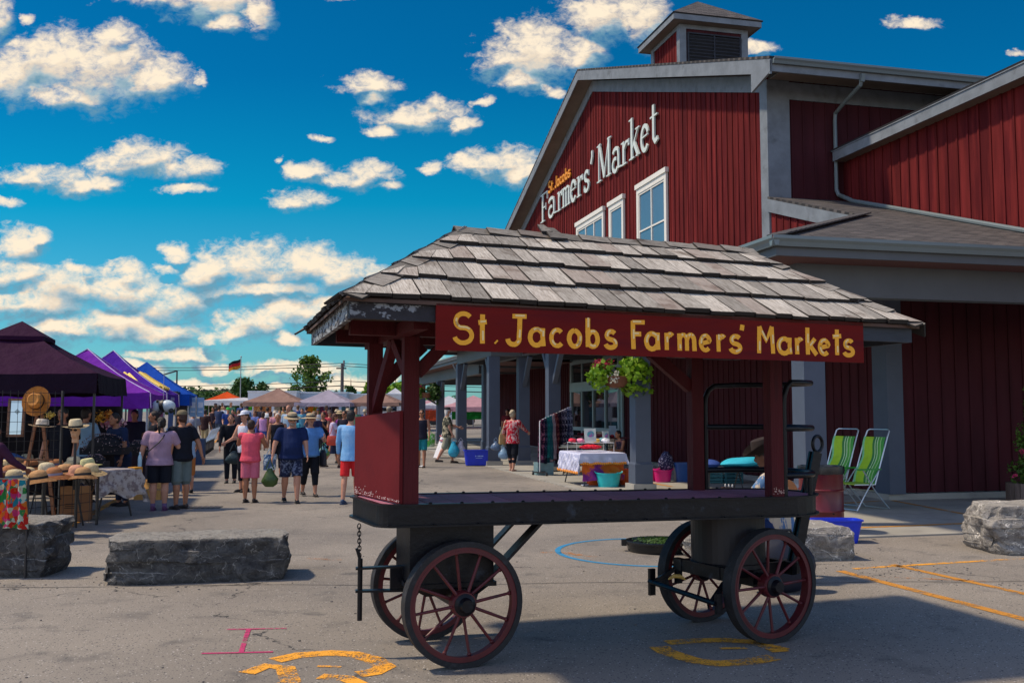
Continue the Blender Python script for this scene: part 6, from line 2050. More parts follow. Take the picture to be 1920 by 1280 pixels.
def leaf_mat(name, c1, c2, tr=0.25):
    m = bpy.data.materials.new(name); m.use_nodes = True
    t = NT(m.node_tree); bs = m.node_tree.nodes['Principled BSDF']
    geo = t.n('ShaderNodeNewGeometry')
    c = t.mix(geo.outputs['Random Per Island'], c1, c2)
    t.link(c, bs.inputs['Base Color']); bs.inputs['Roughness'].default_value = .55; bs.inputs['Specular IOR Level'].default_value = .3
    tl = t.n('ShaderNodeBsdfTranslucent'); t.link(c, tl.inputs[0]); mx = t.n('ShaderNodeMixShader'); mx.inputs[0].default_value = tr
    t.link(bs.outputs[0], mx.inputs[1]); t.link(tl.outputs[0], mx.inputs[2]); t.link(mx.outputs[0], m.node_tree.nodes['Material Output'].inputs[0])
    return m


m_lime = leaf_mat('lime_leaves', (0.11, 0.26, 0.012), (0.26, 0.42, 0.03), .35)
m_dgreen = leaf_mat('dark_green_leaves', (0.025, 0.07, 0.015), (0.07, 0.14, 0.025))
m_mgreen = leaf_mat('mid_green_leaves', (0.05, 0.12, 0.02), (0.14, 0.24, 0.03))
m_purpl = leaf_mat('crimson_petals', (0.22, 0.01, 0.06), (0.45, 0.03, 0.05))
m_wpet = leaf_mat('white_petals', (0.6, 0.62, 0.5), (0.75, 0.75, 0.7))
m_ppet = leaf_mat('pink_petals', (0.65, 0.03, 0.13), (0.75, 0.10, 0.22))


def hanging_basket(label, c, s=1.0, seed=1, dark=False):
    th = thing('hanging_basket', label, 'hanging basket', c)
    b = MB(); b.lathe([(0.07 * s, -.16 * s), (0.15 * s, -.14 * s), (0.20 * s, -.02 * s), (0.21 * s, 0.0)], seg=20); b.build('pot', plain((.16, .06, .03), .8), th, smooth=True)
    b = MB()
    leafy(b, (0.24 * s, 0, -0.02 * s), (.26 * s, .24 * s, .30 * s), 420, .085 * s, seed, .5, droop=.6)
    leafy(b, (0.22 * s, 0, 0.12 * s), (.22 * s, .22 * s, .16 * s), 160, .085 * s, seed + 5, .4)
    b.build('vine_leaves', m_dgreen if dark else m_lime, th, recalc=False)
    b = MB(); leafy(b, (-.22 * s, 0, 0.03 * s), (.20 * s, .22 * s, .24 * s), 330, .075 * s, seed + 1, .4, droop=.4); b.build('side_leaves', m_mgreen if dark else m_lime, th, recalc=False)
    b = MB(); leafy(b, (-.20 * s, 0, 0.17 * s), (.17 * s, .16 * s, .08 * s), 80, .055 * s, seed + 2, .3); b.build('flowers', m_purpl, th, recalc=False)
    if not dark:
        b = MB(); leafy(b, (-.06 * s, -.15 * s, -0.02 * s), (.10 * s, .09 * s, .09 * s), 60, .04 * s, seed + 3, .3); b.build('flowers', m_wpet, th, recalc=False)
    return th


bk = AB(18.9, BC - .50, 2.78)
hanging_basket('hanging basket of lime vines, red and white flowers on the near porch post', bk + Vector((0, 0, -0.40)), 1.5, 1)
s = MB(); s.beam(AB(18.9, BC - .2, 2.05), AB(18.9, BC - .62, 2.55), 0.06, 0.07); s.beam(AB(18.9, BC - .2, 2.6), AB(18.9, BC - .85, 2.6), 0.06, 0.06); bput(s.build('basket_bracket', m_trim, BLD))
bk = at(800, 736, AB(44, BC - .8).y)
hanging_basket('dark leafy hanging basket with bronze flowers on the farthest porch post', bk, 1.5, 9, dark=True)
s = MB(); s.beam(AB(44, BC - .2, 2.0), bk + Vector((0, 0, -.25)), 0.07, 0.07); bput(s.build('basket_bracket', m_post, BLD))

# ------------------------------------------------------------------ right side furniture
PZ0 = PADZ


def drum(c):
    th = thing('oil_drum', 'dark red steel drum with a raised hoop used as a bin with a black liner', 'drum', c)
    s = MB(); R_ = 0.29
    s.lathe([(R_ - .01, 0), (R_, .015), (R_, .28), (R_ + .012, .295), (R_, .31), (R_, .56), (R_ + .014, .575), (R_, .59), (R_, .84), (R_ + .012, .855), (R_, .87), (R_ - .02, .865), (R_ - .02, .6)], seg=40, cap=False)
    s.build('barrel', mat('drum_red_paint', (.12, .010, .015), .35, var=.2, scale=3, stretch=(1, 1, .4), col2=(.12, .012, .016), mixlo=.5, mixhi=.7), th, smooth=True)
    s = MB()
    for q, (r0_, z0_) in enumerate(((R_ + .012, .80), (R_ + .018, .84), (R_ + .012, .885), (R_ - .03, .88), (R_ - .05, .70))): pass
    s.lathe([(R_ + .018, .79), (R_ + .022, .84), (R_ + .016, .892), (R_ - .02, .895), (R_ - .04, .80), (R_ - .06, .6), (.01, .58)], seg=40, cap=False)
    for v in s.bm.verts: v.co += Vector(noise.noise_vector(v.co * 12)) * .008
    s.build('bin_liner', plain((.012, .012, .014), .25), th, smooth=True)


drum(Vector(((1536 - 960) / 1795 * 13.1, 13.1, PZ0)))


def folding_chair(label, c, yaw):
    th = thing('folding_chair', label, 'folding chair', c, yaw, 'striped green folding garden chairs')
    m_al = mat('brushed_aluminium', (.60, .64, .66), .3, var=.05, metal=.7)
    m_gp = plain((.02, .30, .04), .4)
    # chair faces local +y; back leans towards -y
    fb = Vector((0, -.12, .42)); ft_ = Vector((0, -.42, 1.20))
    sv = []
    for i in range(15):
        f = i / 14
        p = fb.lerp(ft_, f) + Vector((0, .035 * math.sin(f * 8.5), 0))
        sv.append(p)
    # stripes: separate strips of cloth side by side
    ws = [(-b_, -a_, c_) for a_, b_, c_ in ((-.235, -.19, (.22, .62, .30)), (-.19, -.01, (.38, .62, .02)), (-.01, .04, (.04, .22, .05)), (.04, .055, (.62, .80, .45)), (.055, .09, (.05, .28, .05)), (.09, .105, (.62, .80, .50)), (.105, .155, (.10, .40, .05)), (.155, .17, (.45, .70, .30)), (.17, .235, (.06, .34, .05)))]
    for (x0_, x1_, col) in ws:
        s = MB()
        vs = []
        for p in sv: vs += [Vector((x0_, p.y, p.z)), Vector((x1_, p.y, p.z)), Vector((x0_, p.y - .006, p.z)), Vector((x1_, p.y - .006, p.z))]
        fs_ = []
        for i in range(len(sv) - 1):
            a_, b_ = 4 * i, 4 * i + 4
            fs_ += [(a_, a_ + 1, b_ + 1, b_), (a_ + 2, b_ + 2, b_ + 3, a_ + 3), (a_, b_, b_ + 2, a_ + 2), (a_ + 1, a_ + 3, b_ + 3, b_ + 1)]
        s.faces(vs, fs_)
        s.build('back_stripe', plain(col, .7), th, smooth=True)
    s = MB(); s.box((0, .10, .435), (.47, .44, .012)); s.build('seat', plain((.30, .50, .04), .7), th)
    s = MB()
    top = ft_ + Vector((0, -.005, .0))
    s.tube([(-.245, fb.y, fb.z), (-.245, top.y, top.z), (-.24, top.y - .05, top.z + .10), (-.20, top.y - .07, top.z + .125), (.20, top.y - .07, top.z + .125), (.24, top.y - .05, top.z + .10), (.245, top.y, top.z), (.245, fb.y, fb.z)], .0125, 8)
    s.tube([(-.24, .32, .43), (-.24, -.12, .42), (.24, -.12, .42), (.24, .32, .43)], .011, 8)
    s.build('back_frame', m_al, th, smooth=True)
    for sd in (-1, 1):
        x_ = .262 * sd
        s = MB(); s.tube([(x_, -.20, .66), (x_, .10, .30), (x_, .30, .02)], .0115, 8); s.ball((x_, .30, .015), .016, 8, 6); s.build('leg', m_al, th, smooth=True)
        s = MB(); s.tube([(x_, .15, .66), (x_, -.10, .32), (x_, -.36, .06), (x_, -.40, .02)], .0115, 8); s.build('leg', m_al, th, smooth=True)
        s = MB(); s.box((sd * .268, .02, .675), (.05, .48, .022)); s.ball((sd * .268, .24, .675), (.027, .05, .013), 10, 6); s.build('armrest', m_gp, th, smooth=True)
    for y_, z_ in ((.30, .02), (-.40, .02), (-.1, .32)):
        s = MB(); s.tube([(-.262, y_, z_), (.262, y_, z_)], .0115, 8); s.build('crossbar', m_al, th, smooth=True)


folding_chair('striped green folding chair nearest the corner pilaster, fully in view', G(1611, 957) + Vector((0, 0, PADZ)), R(115))
folding_chair('striped green folding chair half hidden behind the red drum', G(1556, 952) + Vector((0, 0, PADZ)), R(119))


def tub(label, c, w, d, h, col, yaw=0, rim=True, name='tub', handles=True, group=None, taper=.78):
    th = thing(name, label, 'plastic tub', c, yaw, group)
    m = plain(col, .35)
    s = MB()
    n = 28

    def se(rx, ry, z, e=3.0):
        out = []
        for k in range(n):
            a_ = 2 * math.pi * k / n
            ca, sa = math.cos(a_), math.sin(a_)
            out.append(s.bm.verts.new((rx * math.copysign(abs(ca) ** (2 / e), ca), ry * math.copysign(abs(sa) ** (2 / e), sa), z + (0.012 * abs(ca) ** 4 if z > h * .8 and handles else 0))))
        return out
    e_ = 2.4 if handles else 6
    rings = [se(w / 2 * taper, d / 2 * taper, 0, e_), se(w / 2 * .97, d / 2 * .97, h * .93, e_), se(w / 2 * 1.03, d / 2 * 1.04, h * .94, e_), se(w / 2 * 1.03, d / 2 * 1.04, h, e_), se(w / 2 * .94, d / 2 * .93, h, e_), se(w / 2 * taper * .95, d / 2 * taper * .95, .012, e_)]
    for a_, b_ in zip(rings, rings[1:]):
        for k in range(n): s.bm.faces.new((a_[k], a_[(k + 1) % n], b_[(k + 1) % n], b_[k]))
    s.bm.faces.new(list(reversed(rings[0]))); s.bm.faces.new(rings[-1])
    s.build('basin', m, th, smooth=True)
    if handles:
        for sd in (-1, 1):
            q = MB(); q.tube([(sd * w * .50, -d * .16, h * .98), (sd * w * .54, -d * .1, h * 1.10), (sd * w * .54, d * .1, h * 1.10), (sd * w * .50, d * .16, h * .98)], .011, 6); q.build('handle', m, th, smooth=True)
    return th


PZ = Vector((0, 0, PADZ))
tub('shallow royal blue recycling tub on the ground behind the boulder and the red drum', Vector(((1562 - 960) / 1795 * 12.25, 12.25, 0)), .62, .34, .29, (.008, .04, .62), R(2), handles=False)
tub('turquoise plastic tub in front of the crochet covered table', G(1141, 914) + PZ, .56, .40, .30, (.02, .50, .52), R(4))
tub('orange plastic tub left of and behind the turquoise tub', G(1118, 911) + PZ + Vector((0, .16, 0)), .50, .38, .32, (.80, .12, .01), R(4))
tub('orange plastic tub beside the seated woman by the basket post', G(1180, 911) + PZ + Vector((0, .25, 0)), .50, .38, .34, (.75, .10, .01), R(4))
tub('magenta plastic tub right of the basket post', G(1243, 905) + PZ, .44, .36, .28, (.62, .01, .20), R(4))
tub('magenta plastic tub half hidden by the basket post', G(1218, 905) + PZ + Vector((.05, .3, 0)), .44, .36, .28, (.55, .01, .18), R(4))
tub('tall navy blue bin full of cloth left of the rear right wagon post', G(1281, 905) + PZ + Vector((0, .1, 0)), .42, .36, .44, (.015, .08, .30), R(4), handles=False)
rb = tub('royal blue recycling box beside the second outer porch column', G(897, 873) + Vector((0, 0.1, PADZ)), .92, .5, .46, (.008, .035, .55), R(6), handles=False, taper=.86)
s = MB()
for i, (x_, w_) in enumerate(((-.10, .03), (-.05, .012), (0, .05), (.06, .04), (.11, .03))): s.box((x_, -.235, .28), (w_, .004, .035))
s.box((0, -.232, .22), (.2, .004, .012)); s.build('printed_text', plain((.35, .5, .8), .6), rb)
s = MB()
for i in range(4): s.box((-.045 + .03 * i, -.175, .19), (.022, .004, .03))
bagc = thing('cloth_bundle', 'dark blue speckled cloth bundle standing in the magenta tub', 'cloth bundle', G(1251, 905) + PZ + Vector((0, .1, .22)))
s = MB(); s.ball((0, 0, .22), (.17, .15, .26), 14, 10)
for v in s.bm.verts: v.co += Vector(noise.noise_vector(v.co * 6)) * .05
s.build('cloth', cloth_mat('navy_speckle', (.03, .03, .08), (.35, .35, .5), sc=34, lo=.55, hi=.58), bagc, smooth=True)

# round galvanised/black planter tray in the blue circle
tr_ = thing('round_tub', 'low black round tub with a grassy top beside the blue painted circle', 'round tub', G(1246, 1040) + Vector((0, .33, 0)))
s = MB(); s.lathe([(.37, 0), (.385, .02), (.395, .09), (.415, .095), (.42, .108), (.42, .125), (.40, .13), (.39, .10), (.01, .10)], seg=48, sy=.9)
s.build('basin', plain((.012, .014, .016), .25), tr_, smooth=True)
s = MB(); s.box((-.43, 0, .10), (.06, .09, .07)); s.build('lug', plain((.012, .014, .016), .25), tr_)
s = MB(); leafy(s, (0, 0, .13), (.35, .31, .02), 900, .03, 4, .0, up=2.0); s.build('grass', m_dgreen, tr_, recalc=False)
bp = thing('banana_peel', 'yellow crust of peel on the turntable under the wagon', 'peel', at(1268, 1083, 7.2))
s = MB(); s.tube([(-.06, 0, -.01), (-.02, 0, .015), (.03, 0, .012), (.07, 0, -.012)], [.006, .016, .016, .005], 8); s.build('rind', plain((.50, .32, .07), .6), bp, smooth=True)

# flower tub at the right edge
ftc = G(1925, 945) + Vector((.18, .25, PADZ))
fl = thing('flower_tub', 'half barrel with climbing vine and pink flowers at the right edge', 'planter', ftc)
s = MB()
for k in range(22):
    a_ = 2 * math.pi * k / 22
    s.box((.36 * math.cos(a_), .36 * math.sin(a_), .17), (.02, .098, .34), RZ(a_))
s.build('staves', mat('old_barrel_wood', (.20, .14, .11), .85, var=.3, scale=9, stretch=(3, 3, .4), island=.4, bump=.3), fl)
s = MB(); s.lathe([(.355, .26), (.355, .30), (.01, .31)], seg=24); s.build('soil', plain((.03, .02, .015), .95), fl)
s = MB(); leafy(s, (0, 0, .55), (.34, .3, .30), 520, .07, 21, .2); leafy(s, (-.02, 0, 1.05), (.20, .2, .42), 420, .06, 22, .2); leafy(s, (.08, 0, 1.75), (.12, .12, .5), 150, .06, 23, .2); s.build('leaves', m_mgreen, fl, recalc=False)
for (x_, z_) in ((-.33, .47), (-.19, .92), (.02, .78), (-.05, .50), (.14, 1.15), (.2, .6), (-.02, 1.42)):
    s = MB(); leafy(s, (x_, -.18, z_), (.05, .05, .04), 22, .05, int(z_ * 100), .1, up=.5); s.build('blossom', m_ppet, fl, recalc=False)
s = MB(); s.tube([(.05, 0, .3), (-.02, 0, .9), (.06, .02, 1.5), (.0, 0, 2.1)], [.012, .010, .007, .004], 6); s.build('stem', plain((.10, .07, .03), .8), fl)

# ------------------------------------------------------------------ stalls along the porch
m_legs = plain((.02, .02, .022), .4)


def folding_table(label, c, yaw, w, d, h, topc, group=None, name='folding_table', th_=.03, top=True):
    th = thing(name, label, 'table', c, yaw, group)
    s = MB(); s.box((0, 0, h - th_ / 2), (w, d, th_)); s.build('tabletop', plain(topc, .6), th)
    for sx_ in (-1, 1):
        for sy_ in (-1, 1):
            q = MB(); x_ = sx_ * (w / 2 - .15); y_ = sy_ * (d / 2 - .08)
            q.tube([(x_, y_, h - th_), (x_ - sx_ * .03, y_, h * .55), (x_ + sx_ * .06, y_ + sy_ * .02, 0)], .014, 8); q.build('leg', m_legs, th, smooth=True)
    q = MB(); q.tube([(-w / 2 + .18, 0, h * .5), (0, 0, h - .05), (w / 2 - .18, 0, h * .5)], .011, 6); q.build('brace', m_legs, th, smooth=True)
    return th


def drape(name, label, cat, c, yaw, w, d, h, drops, m, seed=0, edge=None, res=40, ragged=.03):
    """cloth over a table: flat top, hanging sides of given drop, folds in the hang"""
    th = thing(name, label, cat, c, yaw)
    s = MB()
    nx, ny = res, max(12, int(res * d / w))
    dl, dr_, df_, db_ = drops      # left, right, front, back
    xs_ = [-w / 2 - dl + (w + dl + dr_) * i / nx for i in range(nx + 1)]
    ys_ = [-d / 2 - df_ + (d + df_ + db_) * j / ny for j in range(ny + 1)]
    V = []
    for i, x_ in enumerate(xs_):
        row = []
        for j, y_ in enumerate(ys_):
            ox = max(0, abs(x_) - w / 2) * (1 if x_ > 0 else -1); oy = max(0, abs(y_) - d / 2) * (1 if y_ > 0 else -1)
            hang = abs(ox) + abs(oy)
            hang = min(hang, max(abs(ox), abs(oy)) + .5 * min(abs(ox), abs(oy)))
            px_ = max(-w / 2, min(w / 2, x_)); py_ = max(-d / 2, min(d / 2, y_))
            fold = noise.noise(Vector((x_ * 5 + seed, y_ * 5, 0))) * .05 * min(1, hang * 4) + .02 * math.sin((x_ + y_) * 26 + seed) * min(1, hang * 3)
            bx = (.012 + .16 * hang * .5 + fold) * (1 if ox > 0 else -1) if ox else 0
            by = (.012 + .16 * hang * .5 + fold) * (1 if oy > 0 else -1) if oy else 0
            z = h + .006 - hang * .97
            if hang > .02: z += noise.noise(Vector((x_ * 3, y_ * 3, seed))) * ragged * min(1, hang * 2)
            row.append(s.bm.verts.new((px_ + bx, py_ + by, max(z, .01))))
        V.append(row)
    for i in range(nx):
        for j in range(ny): s.bm.faces.new((V[i][j], V[i + 1][j], V[i + 1][j + 1], V[i][j + 1]))
    s.build('cloth', m, th, smooth=True)
    if edge:
        q = MB()
        bl = [r[0].co.copy() for r in V] if False else None
    return th


tc_ = G(1095, 905) + PZ
TW, TD = 1.02, 1.5
tY = R(14)
tcen = AB(20.6, 6.95, PADZ)
folding_table('folding table under the crochet blanket beside the basket post', tcen, tY, TW, TD, .72, (.35, .33, .3))
m_croch = bpy.data.materials.new('white_crochet'); m_croch.use_nodes = True
t = NT(m_croch.node_tree); bs = m_croch.node_tree.nodes['Principled BSDF']; tcn = t.n('ShaderNodeTexCoord')
wv = t.n('ShaderNodeTexWave'); t.link(tcn.outputs['Object'], wv.inputs['Vector']); wv.inputs['Scale'].default_value = 14; wv.inputs['Distortion'].default_value = 3; wv.inputs['Detail'].default_value = 3
t.link(t.ramp(wv.outputs['Fac'], [(0.2, (.42, .46, .66)), (.7, (.66, .68, .82))]), bs.inputs['Base Color']); bs.inputs['Roughness'].default_value = .95
b = t.n('ShaderNodeBump'); b.inputs['Strength'].default_value = .6; t.link(wv.outputs['Fac'], b.inputs['Height']); t.link(b.outputs[0], bs.inputs['Normal'])
drape('blanket', 'white and lavender crochet blanket draped over the table by the tubs', 'blanket', tcen, tY, TW + .02, TD + .02, .72, (.42, .10, .22, .0), m_croch, 3, ragged=.05)
s = MB()      # scalloped orange edge of the blanket, along the front and the left hang
bl = thing('blanket_fringe', 'orange scalloped border along the bottom of the crochet blanket', 'fringe', tcen, tY)
for i in range(22):
    x_ = -TW / 2 + (TW) * i / 21
    s.ball((x_, -TD / 2 - .05, .50 + .006 * math.sin(i)), (.028, .01, .03), 8, 5)
s.build('border', plain((.80, .30, .05), .9), bl, smooth=True)
s = MB()
for i in range(30):
    y_ = -TD / 2 + TD * i / 29
    s.ball((-TW / 2 - .075, y_, .30 + .01 * math.sin(i * 2)), (.01, .03, .03), 8, 5)
s.build('border', plain((.80, .30, .05), .9), bl, smooth=True)
qv = drape('quilt', 'purple and orange patchwork cloth hanging in front under the crochet blanket', 'cloth', tcen + Vector((0, .02, 0)), tY, TW - .06, TD - .05, .70, (.0, .0, .60, .0), cloth_mat('purple_orange_patchwork', (.26, .04, .26), (.62, .13, .02), sc=2.6, lo=.46, hi=.53), 8)
Tl = RZ(tY)


def ontable(x_, y_, z_=.728): return tcen + Tl @ Vector((x_, y_, 0)) + Vector((0, 0, z_))


rk_ = thing('wire_rack', 'low white wire display rack with folded knitwear on the crochet blanket', 'display rack', ontable(.0, .05), tY)
s = MB()
for y_ in (-.35, .35):
    s.tube([(-.45, y_, 0), (-.45, y_, .20), (.42, y_, .20), (.42, y_, 0)], .008, 6)
for x_ in (-.45, .0, .42): s.tube([(x_, -.35, .20), (x_, .35, .20)], .008, 6)
s.build('wires', plain((.6, .62, .64), .3), rk_, smooth=True)
cols_ = [((.60, .01, .03), 'scarlet knitted mittens lying across the wire rack'), ((.5, .02, .05), 'crimson knitted bootees on the left of the wire rack'), ((.65, .20, .30), 'pink knitted hat on the wire rack'), ((.70, .42, .10), 'mustard knitted hat next to the picture card'), ((.03, .03, .05), 'black knitted scarf behind the wire rack'), ((.55, .58, .66), 'pale grey knitted cap at the right of the wire rack'), ((.10, .25, .30), 'teal knitted cap at the right rear of the wire rack')]
for i, (c_, lab) in enumerate(cols_):
    x_, y_ = [(-.12, -.30), (-.42, .10), (-.20, .2), (.12, .15), (-.3, .38), (.3, -.1), (.38, .3)][i]
    kn = thing('knitwear', lab, 'knitwear', ontable(x_, y_, .93 if i else .80), tY + i)
    s = MB(); s.ball((0, 0, .045), (.12 if i else .26, .08, .05), 12, 8)
    for v in s.bm.verts: v.co += Vector(noise.noise_vector(v.co * 13 + Vector((i, 0, 0)))) * .03
    s.build('knit', cloth_mat('knit_%d' % i, c_, tuple(min(1, x * 1.6 + .03) for x in c_), sc=30), kn, smooth=True)
for i, (x_, y_, w_, h_, lab) in enumerate(((-.02, .05, .27, .30, 'turquoise and pink picture card standing on the wire rack'), (.34, .0, .18, .24, 'small white and red picture card standing right of the turquoise card'))):
    cd = thing('picture_card', lab, 'card', ontable(x_, y_, .945), tY + R(-6 + 20 * i))
    s = MB(); s.box((0, 0, h_ / 2), (w_, .006, h_), RX(R(-12))); s.build('card', plain((.60, .68, .66), .6), cd)
    s = MB(); s.ball((0.01, -.01, h_ * .55), (w_ * .3, .004, h_ * .28), 12, 6); s.build('motif', cloth_mat('motif%d' % i, (.45, .15, .45), (.10, .45, .50), sc=16), cd)

# scarf rail
rk0, rk1 = G(1006, 893) , G(1070, 893)
sc0 = G(1042, 891) + Vector((0, 0, PADZ))
Ts = RZ(R(-50))
rr_ = thing('clothes_rail', 'wheeled white metal rail hung with scarves on the pavement edge', 'clothes rail', sc0, R(-50))
m_rail = plain((.62, .64, .66), .3)
s = MB()
s.tube([(0, -.55, .08), (0, -.55, 1.36), (0, -.52, 1.40), (0, .52, 1.74), (0, .55, 1.70), (0, .55, .08)], .014, 8)
s.build('rail_frame', m_rail, rr_, smooth=True)
s = MB(); s.box((0, -.55, .08), (.55, .03, .03)); s.box((0, .55, .08), (.55, .03, .03)); s.box((0, 0, .09), (.03, 1.1, .03)); s.build('base', m_legs, rr_)
for x_ in (-.26, .26):
    for y_ in (-.55, .55):
        s = MB(); s.cyl((x_ - .012, y_, .033), (x_ + .012, y_, .033), .032, seg=14); s.build('castor', m_legs, rr_)
scol = [((.05, .02, .06), (.55, .20, .35), 'dark'), ((.02, .03, .06), (.10, .13, .25), ''), ((.02, .20, .22), (.04, .32, .34), ''), ((.03, .16, .22), (.06, .25, .3), ''), ((.45, .35, .42), (.60, .50, .55), ''), ((.12, .02, .04), (.35, .10, .10), ''), ((.015, .012, .02), (.08, .05, .09), ''), ((.03, .03, .07), (.30, .25, .35), ''), ((.02, .02, .05), (.45, .45, .6), ''), ((.03, .04, .10), (.20, .25, .45), ''), ((.08, .09, .18), (.40, .45, .65), '')]
snm = ['purple scarf with pink blooms at the near end of the rail', 'plain midnight blue scarf second on the rail', 'deep teal scarf third on the rail', 'petrol blue scarf fourth on the rail', 'pale pink scarf in the middle of the rail', 'wine red scarf after the pale pink one', 'black scarf after the wine red one', 'dark indigo scarf with lilac flecks near the high end', 'navy scarf with white dots near the high end', 'dark blue mottled scarf second from the far end', 'grey blue patterned scarf at the far end of the rail']
for i in range(11):
    f = i / 10
    y_ = -.50 + 1.0 * f
    zt_ = 1.41 + .32 * f
    L_ = 1.30 + .08 * math.sin(i * 2.2)
    sf = thing('scarf', snm[i], 'scarf', sc0 + Ts @ Vector((0, y_, 0)), R(-50), 'scarves hanging on the rail')
    s = MB()
    for side in (-1, 1):
        vs = []
        n = 14
        for k in range(n + 1):
            z = zt_ + .015 - L_ * k / n * (1 if side < 0 else .85)
            wv_ = .022 * math.sin(k * 1.1 + i)
            for q in range(7):
                u_ = (q - 3) / 3
                vs.append(Vector((side * (.018 + .05 * min(1, k / 3)) + .02 * math.sin(q * 2.2 + i + k * .3), u_ * .055 + wv_ * .4, z)))
        fs_ = [(a_ * 7 + q, a_ * 7 + q + 1, a_ * 7 + q + 8, a_ * 7 + q + 7) for a_ in range(n) for q in range(6)]
        s.faces(vs, fs_)
    bmesh.ops.solidify(s.bm, geom=list(s.bm.faces), thickness=.006)
    s.build('cloth', cloth_mat('scarf_cloth_%d' % i, scol[i][0], scol[i][1], sc=17, lo=.50, hi=.54), sf, smooth=True)
# second table with trays behind the rail
t2c = AB(24.3, 7.55, PADZ)
folding_table('plastic folding table with trays of goods under the reaching hand', t2c, R(14), .85, 1.3, .72, (.55, .54, .44))
for i, (x_, y_, w_, c_, lab) in enumerate(((-.1, -.4, .5, (.70, .66, .50), 'cream plastic tray at the near end of the folding table'), (0, .1, .45, (.04, .05, .08), 'dark tray of sunglasses in the middle of the folding table'), (.1, .45, .4, (.28, .20, .14), 'brown tray at the far end of the folding table'))):
    ty = thing('tray', lab, 'tray', t2c + Tl @ Vector((x_, y_, .722)), R(14))
    s = MB(); s.box((0, 0, .02), (w_, .36, .04)); s.build('tray_base', plain(c_, .6), ty)
    s = MB(); leafy(s, (0, 0, .06), (w_ * .42, .14, .03), 60, .05, i + 60, .1); s.build('goods', cloth_mat('goods%d' % i, (.10, .12, .2), (.5, .3, .25), sc=20), ty, recalc=False)
# back table against the wall
t3c = AB(28.2, 9.8, PADZ)
folding_table('dark clothed long table by the automatic door', t3c, R(14), .9, 3.4, .86, (.12, .02, .03))
for i in range(7):
    sh = thing('slipper', ('%s slippers on the dark table by the door, %s' % (['crimson', 'dark red', 'rose', 'black', 'brown', 'ruby', 'maroon'][i], ['nearest end', 'second pair', 'third pair', 'fourth pair', 'fifth pair', 'sixth pair', 'far end'][i])), 'slippers', t3c + Tl @ Vector((-.2, -1.45 + .47 * i, .865)), R(14) + i, 'slippers on the dark table')
    for sd in (-1, 1):
        s = MB(); s.ball((sd * .06, 0, .04), (.05, .14, .045), 10, 6); s.build('shoe', plain([(.35, .01, .02), (.2, .01, .02), (.4, .1, .12), (.02, .02, .02), (.1, .05, .03), (.3, .0, .03), (.15, .01, .03)][i], .6), sh, smooth=True)
sg = thing('sale_sign', 'small blue and white printed sign standing on the dark table', 'sign', t3c + Tl @ Vector((.0, -1.1, .865)), R(10))
s = MB(); s.box((0, 0, .17), (.22, .01, .34), RX(R(-10))); s.build('card', plain((.45, .6, .72), .5), sg)
pc = thing('column_box', 'grey green box at the foot of the rail by the second porch post', 'box', AB(23.9, 6.75, PADZ), R(14))
s = MB(); s.box((0, 0, .16), (.42, .42, .32)); s.build('carton', plain((.14, .24, .26), .7), pc)
# A-frame boards
for i, (pp_, yw, lab, col) in enumerate(((G(838, 858), R(25), 'white folding sandwich board leaning open by the farthest visible column', (.70, .70, .72)), (AB(36.5, 8.3, .05), R(60), 'narrow folding board with photographs between the portico columns', (.45, .60, .66)))):
    ab = thing('sandwich_board', lab, 'sandwich board', pp_, yw)
    for sd in (-1, 1):
        s = MB(); s.box((sd * .20, 0, .50), (.03, .62, 1.06), RY(R(-21 * sd))); s.build('panel', plain(col, .6), ab)
        s = MB()
        for q in range(4): s.box((sd * (.222 + .06 * (1.5 - q) * -.0), 0, .30 + q * .16), (.006, .46 - .05 * q, .05), RY(R(-21 * sd)))
        s.build('print', plain((.35, .08, .10) if i == 0 else (.08, .14, .2), .6), ab)
# counter display behind the guitar player
t4c = Vector((3.60, 15.3, PADZ))
T4 = RZ(R(-76))
cn = folding_table('long low table in the shade behind the guitar player', t4c, R(-76), .7, 1.35, .74, (.04, .05, .07))
tcl = thing('folded_towels', 'turquoise folded cloth heap on the table behind the guitar player', 'cloth', t4c + T4 @ Vector((-.0, .12, .745)), R(-76))
s = MB(); s.ball((0, .0, .07), (.28, .42, .08), 18, 10)
for v in s.bm.verts: v.co += Vector(noise.noise_vector(v.co * 3)) * .04
s.build('cloth', plain((.02, .42, .55), .8), tcl, smooth=True)
tcl = thing('folded_towels', 'navy folded cloth at the left end of the table behind the guitar player', 'cloth', t4c + T4 @ Vector((-.0, -.50, .745)), R(-76))
s = MB(); s.ball((0, .0, .06), (.22, .16, .07), 14, 8); s.build('cloth', plain((.02, .06, .25), .8), tcl, smooth=True)
for i, (px_, py_, c_, lab) in enumerate(((1345, 912, (.05, .20, .22), 'dark teal crate under the table behind the guitar player'), (1385, 912, (.03, .13, .15), 'second dark crate to the right under the same table'), (1322, 905, (.35, .27, .16), 'wicker basket under the left end of the shaded table'))):
    cr = thing('crate', lab, 'crate', G(px_, py_) + Vector((0, .8, PADZ)), R(14))
    s = MB(); s.box((0, 0, .03), (.4, .4, .04))
    for q in range(4):
        for (dx_, dy_, w_, d_) in ((0, -.2, .42, .02), (0, .2, .42, .02), (-.2, 0, .02, .40), (.2, 0, .02, .40)): s.box((dx_, dy_, .09 + q * .08), (w_, d_, .05))
    for dx_ in (-.2, .2):
        for dy_ in (-.2, .2): s.box((dx_, dy_, .19), (.03, .03, .38))
    s.build('slats', plain(c_, .6), cr)
df_ = thing('duffel_bag', 'dark blue bag on the ground at the feet of the guitar player', 'bag', at(1462, 980, 8.9) * 1.0, R(8))
df_.location.z = 0
s = MB(); s.ball((0, 0, .24), (.34, .16, .26), 16, 12)
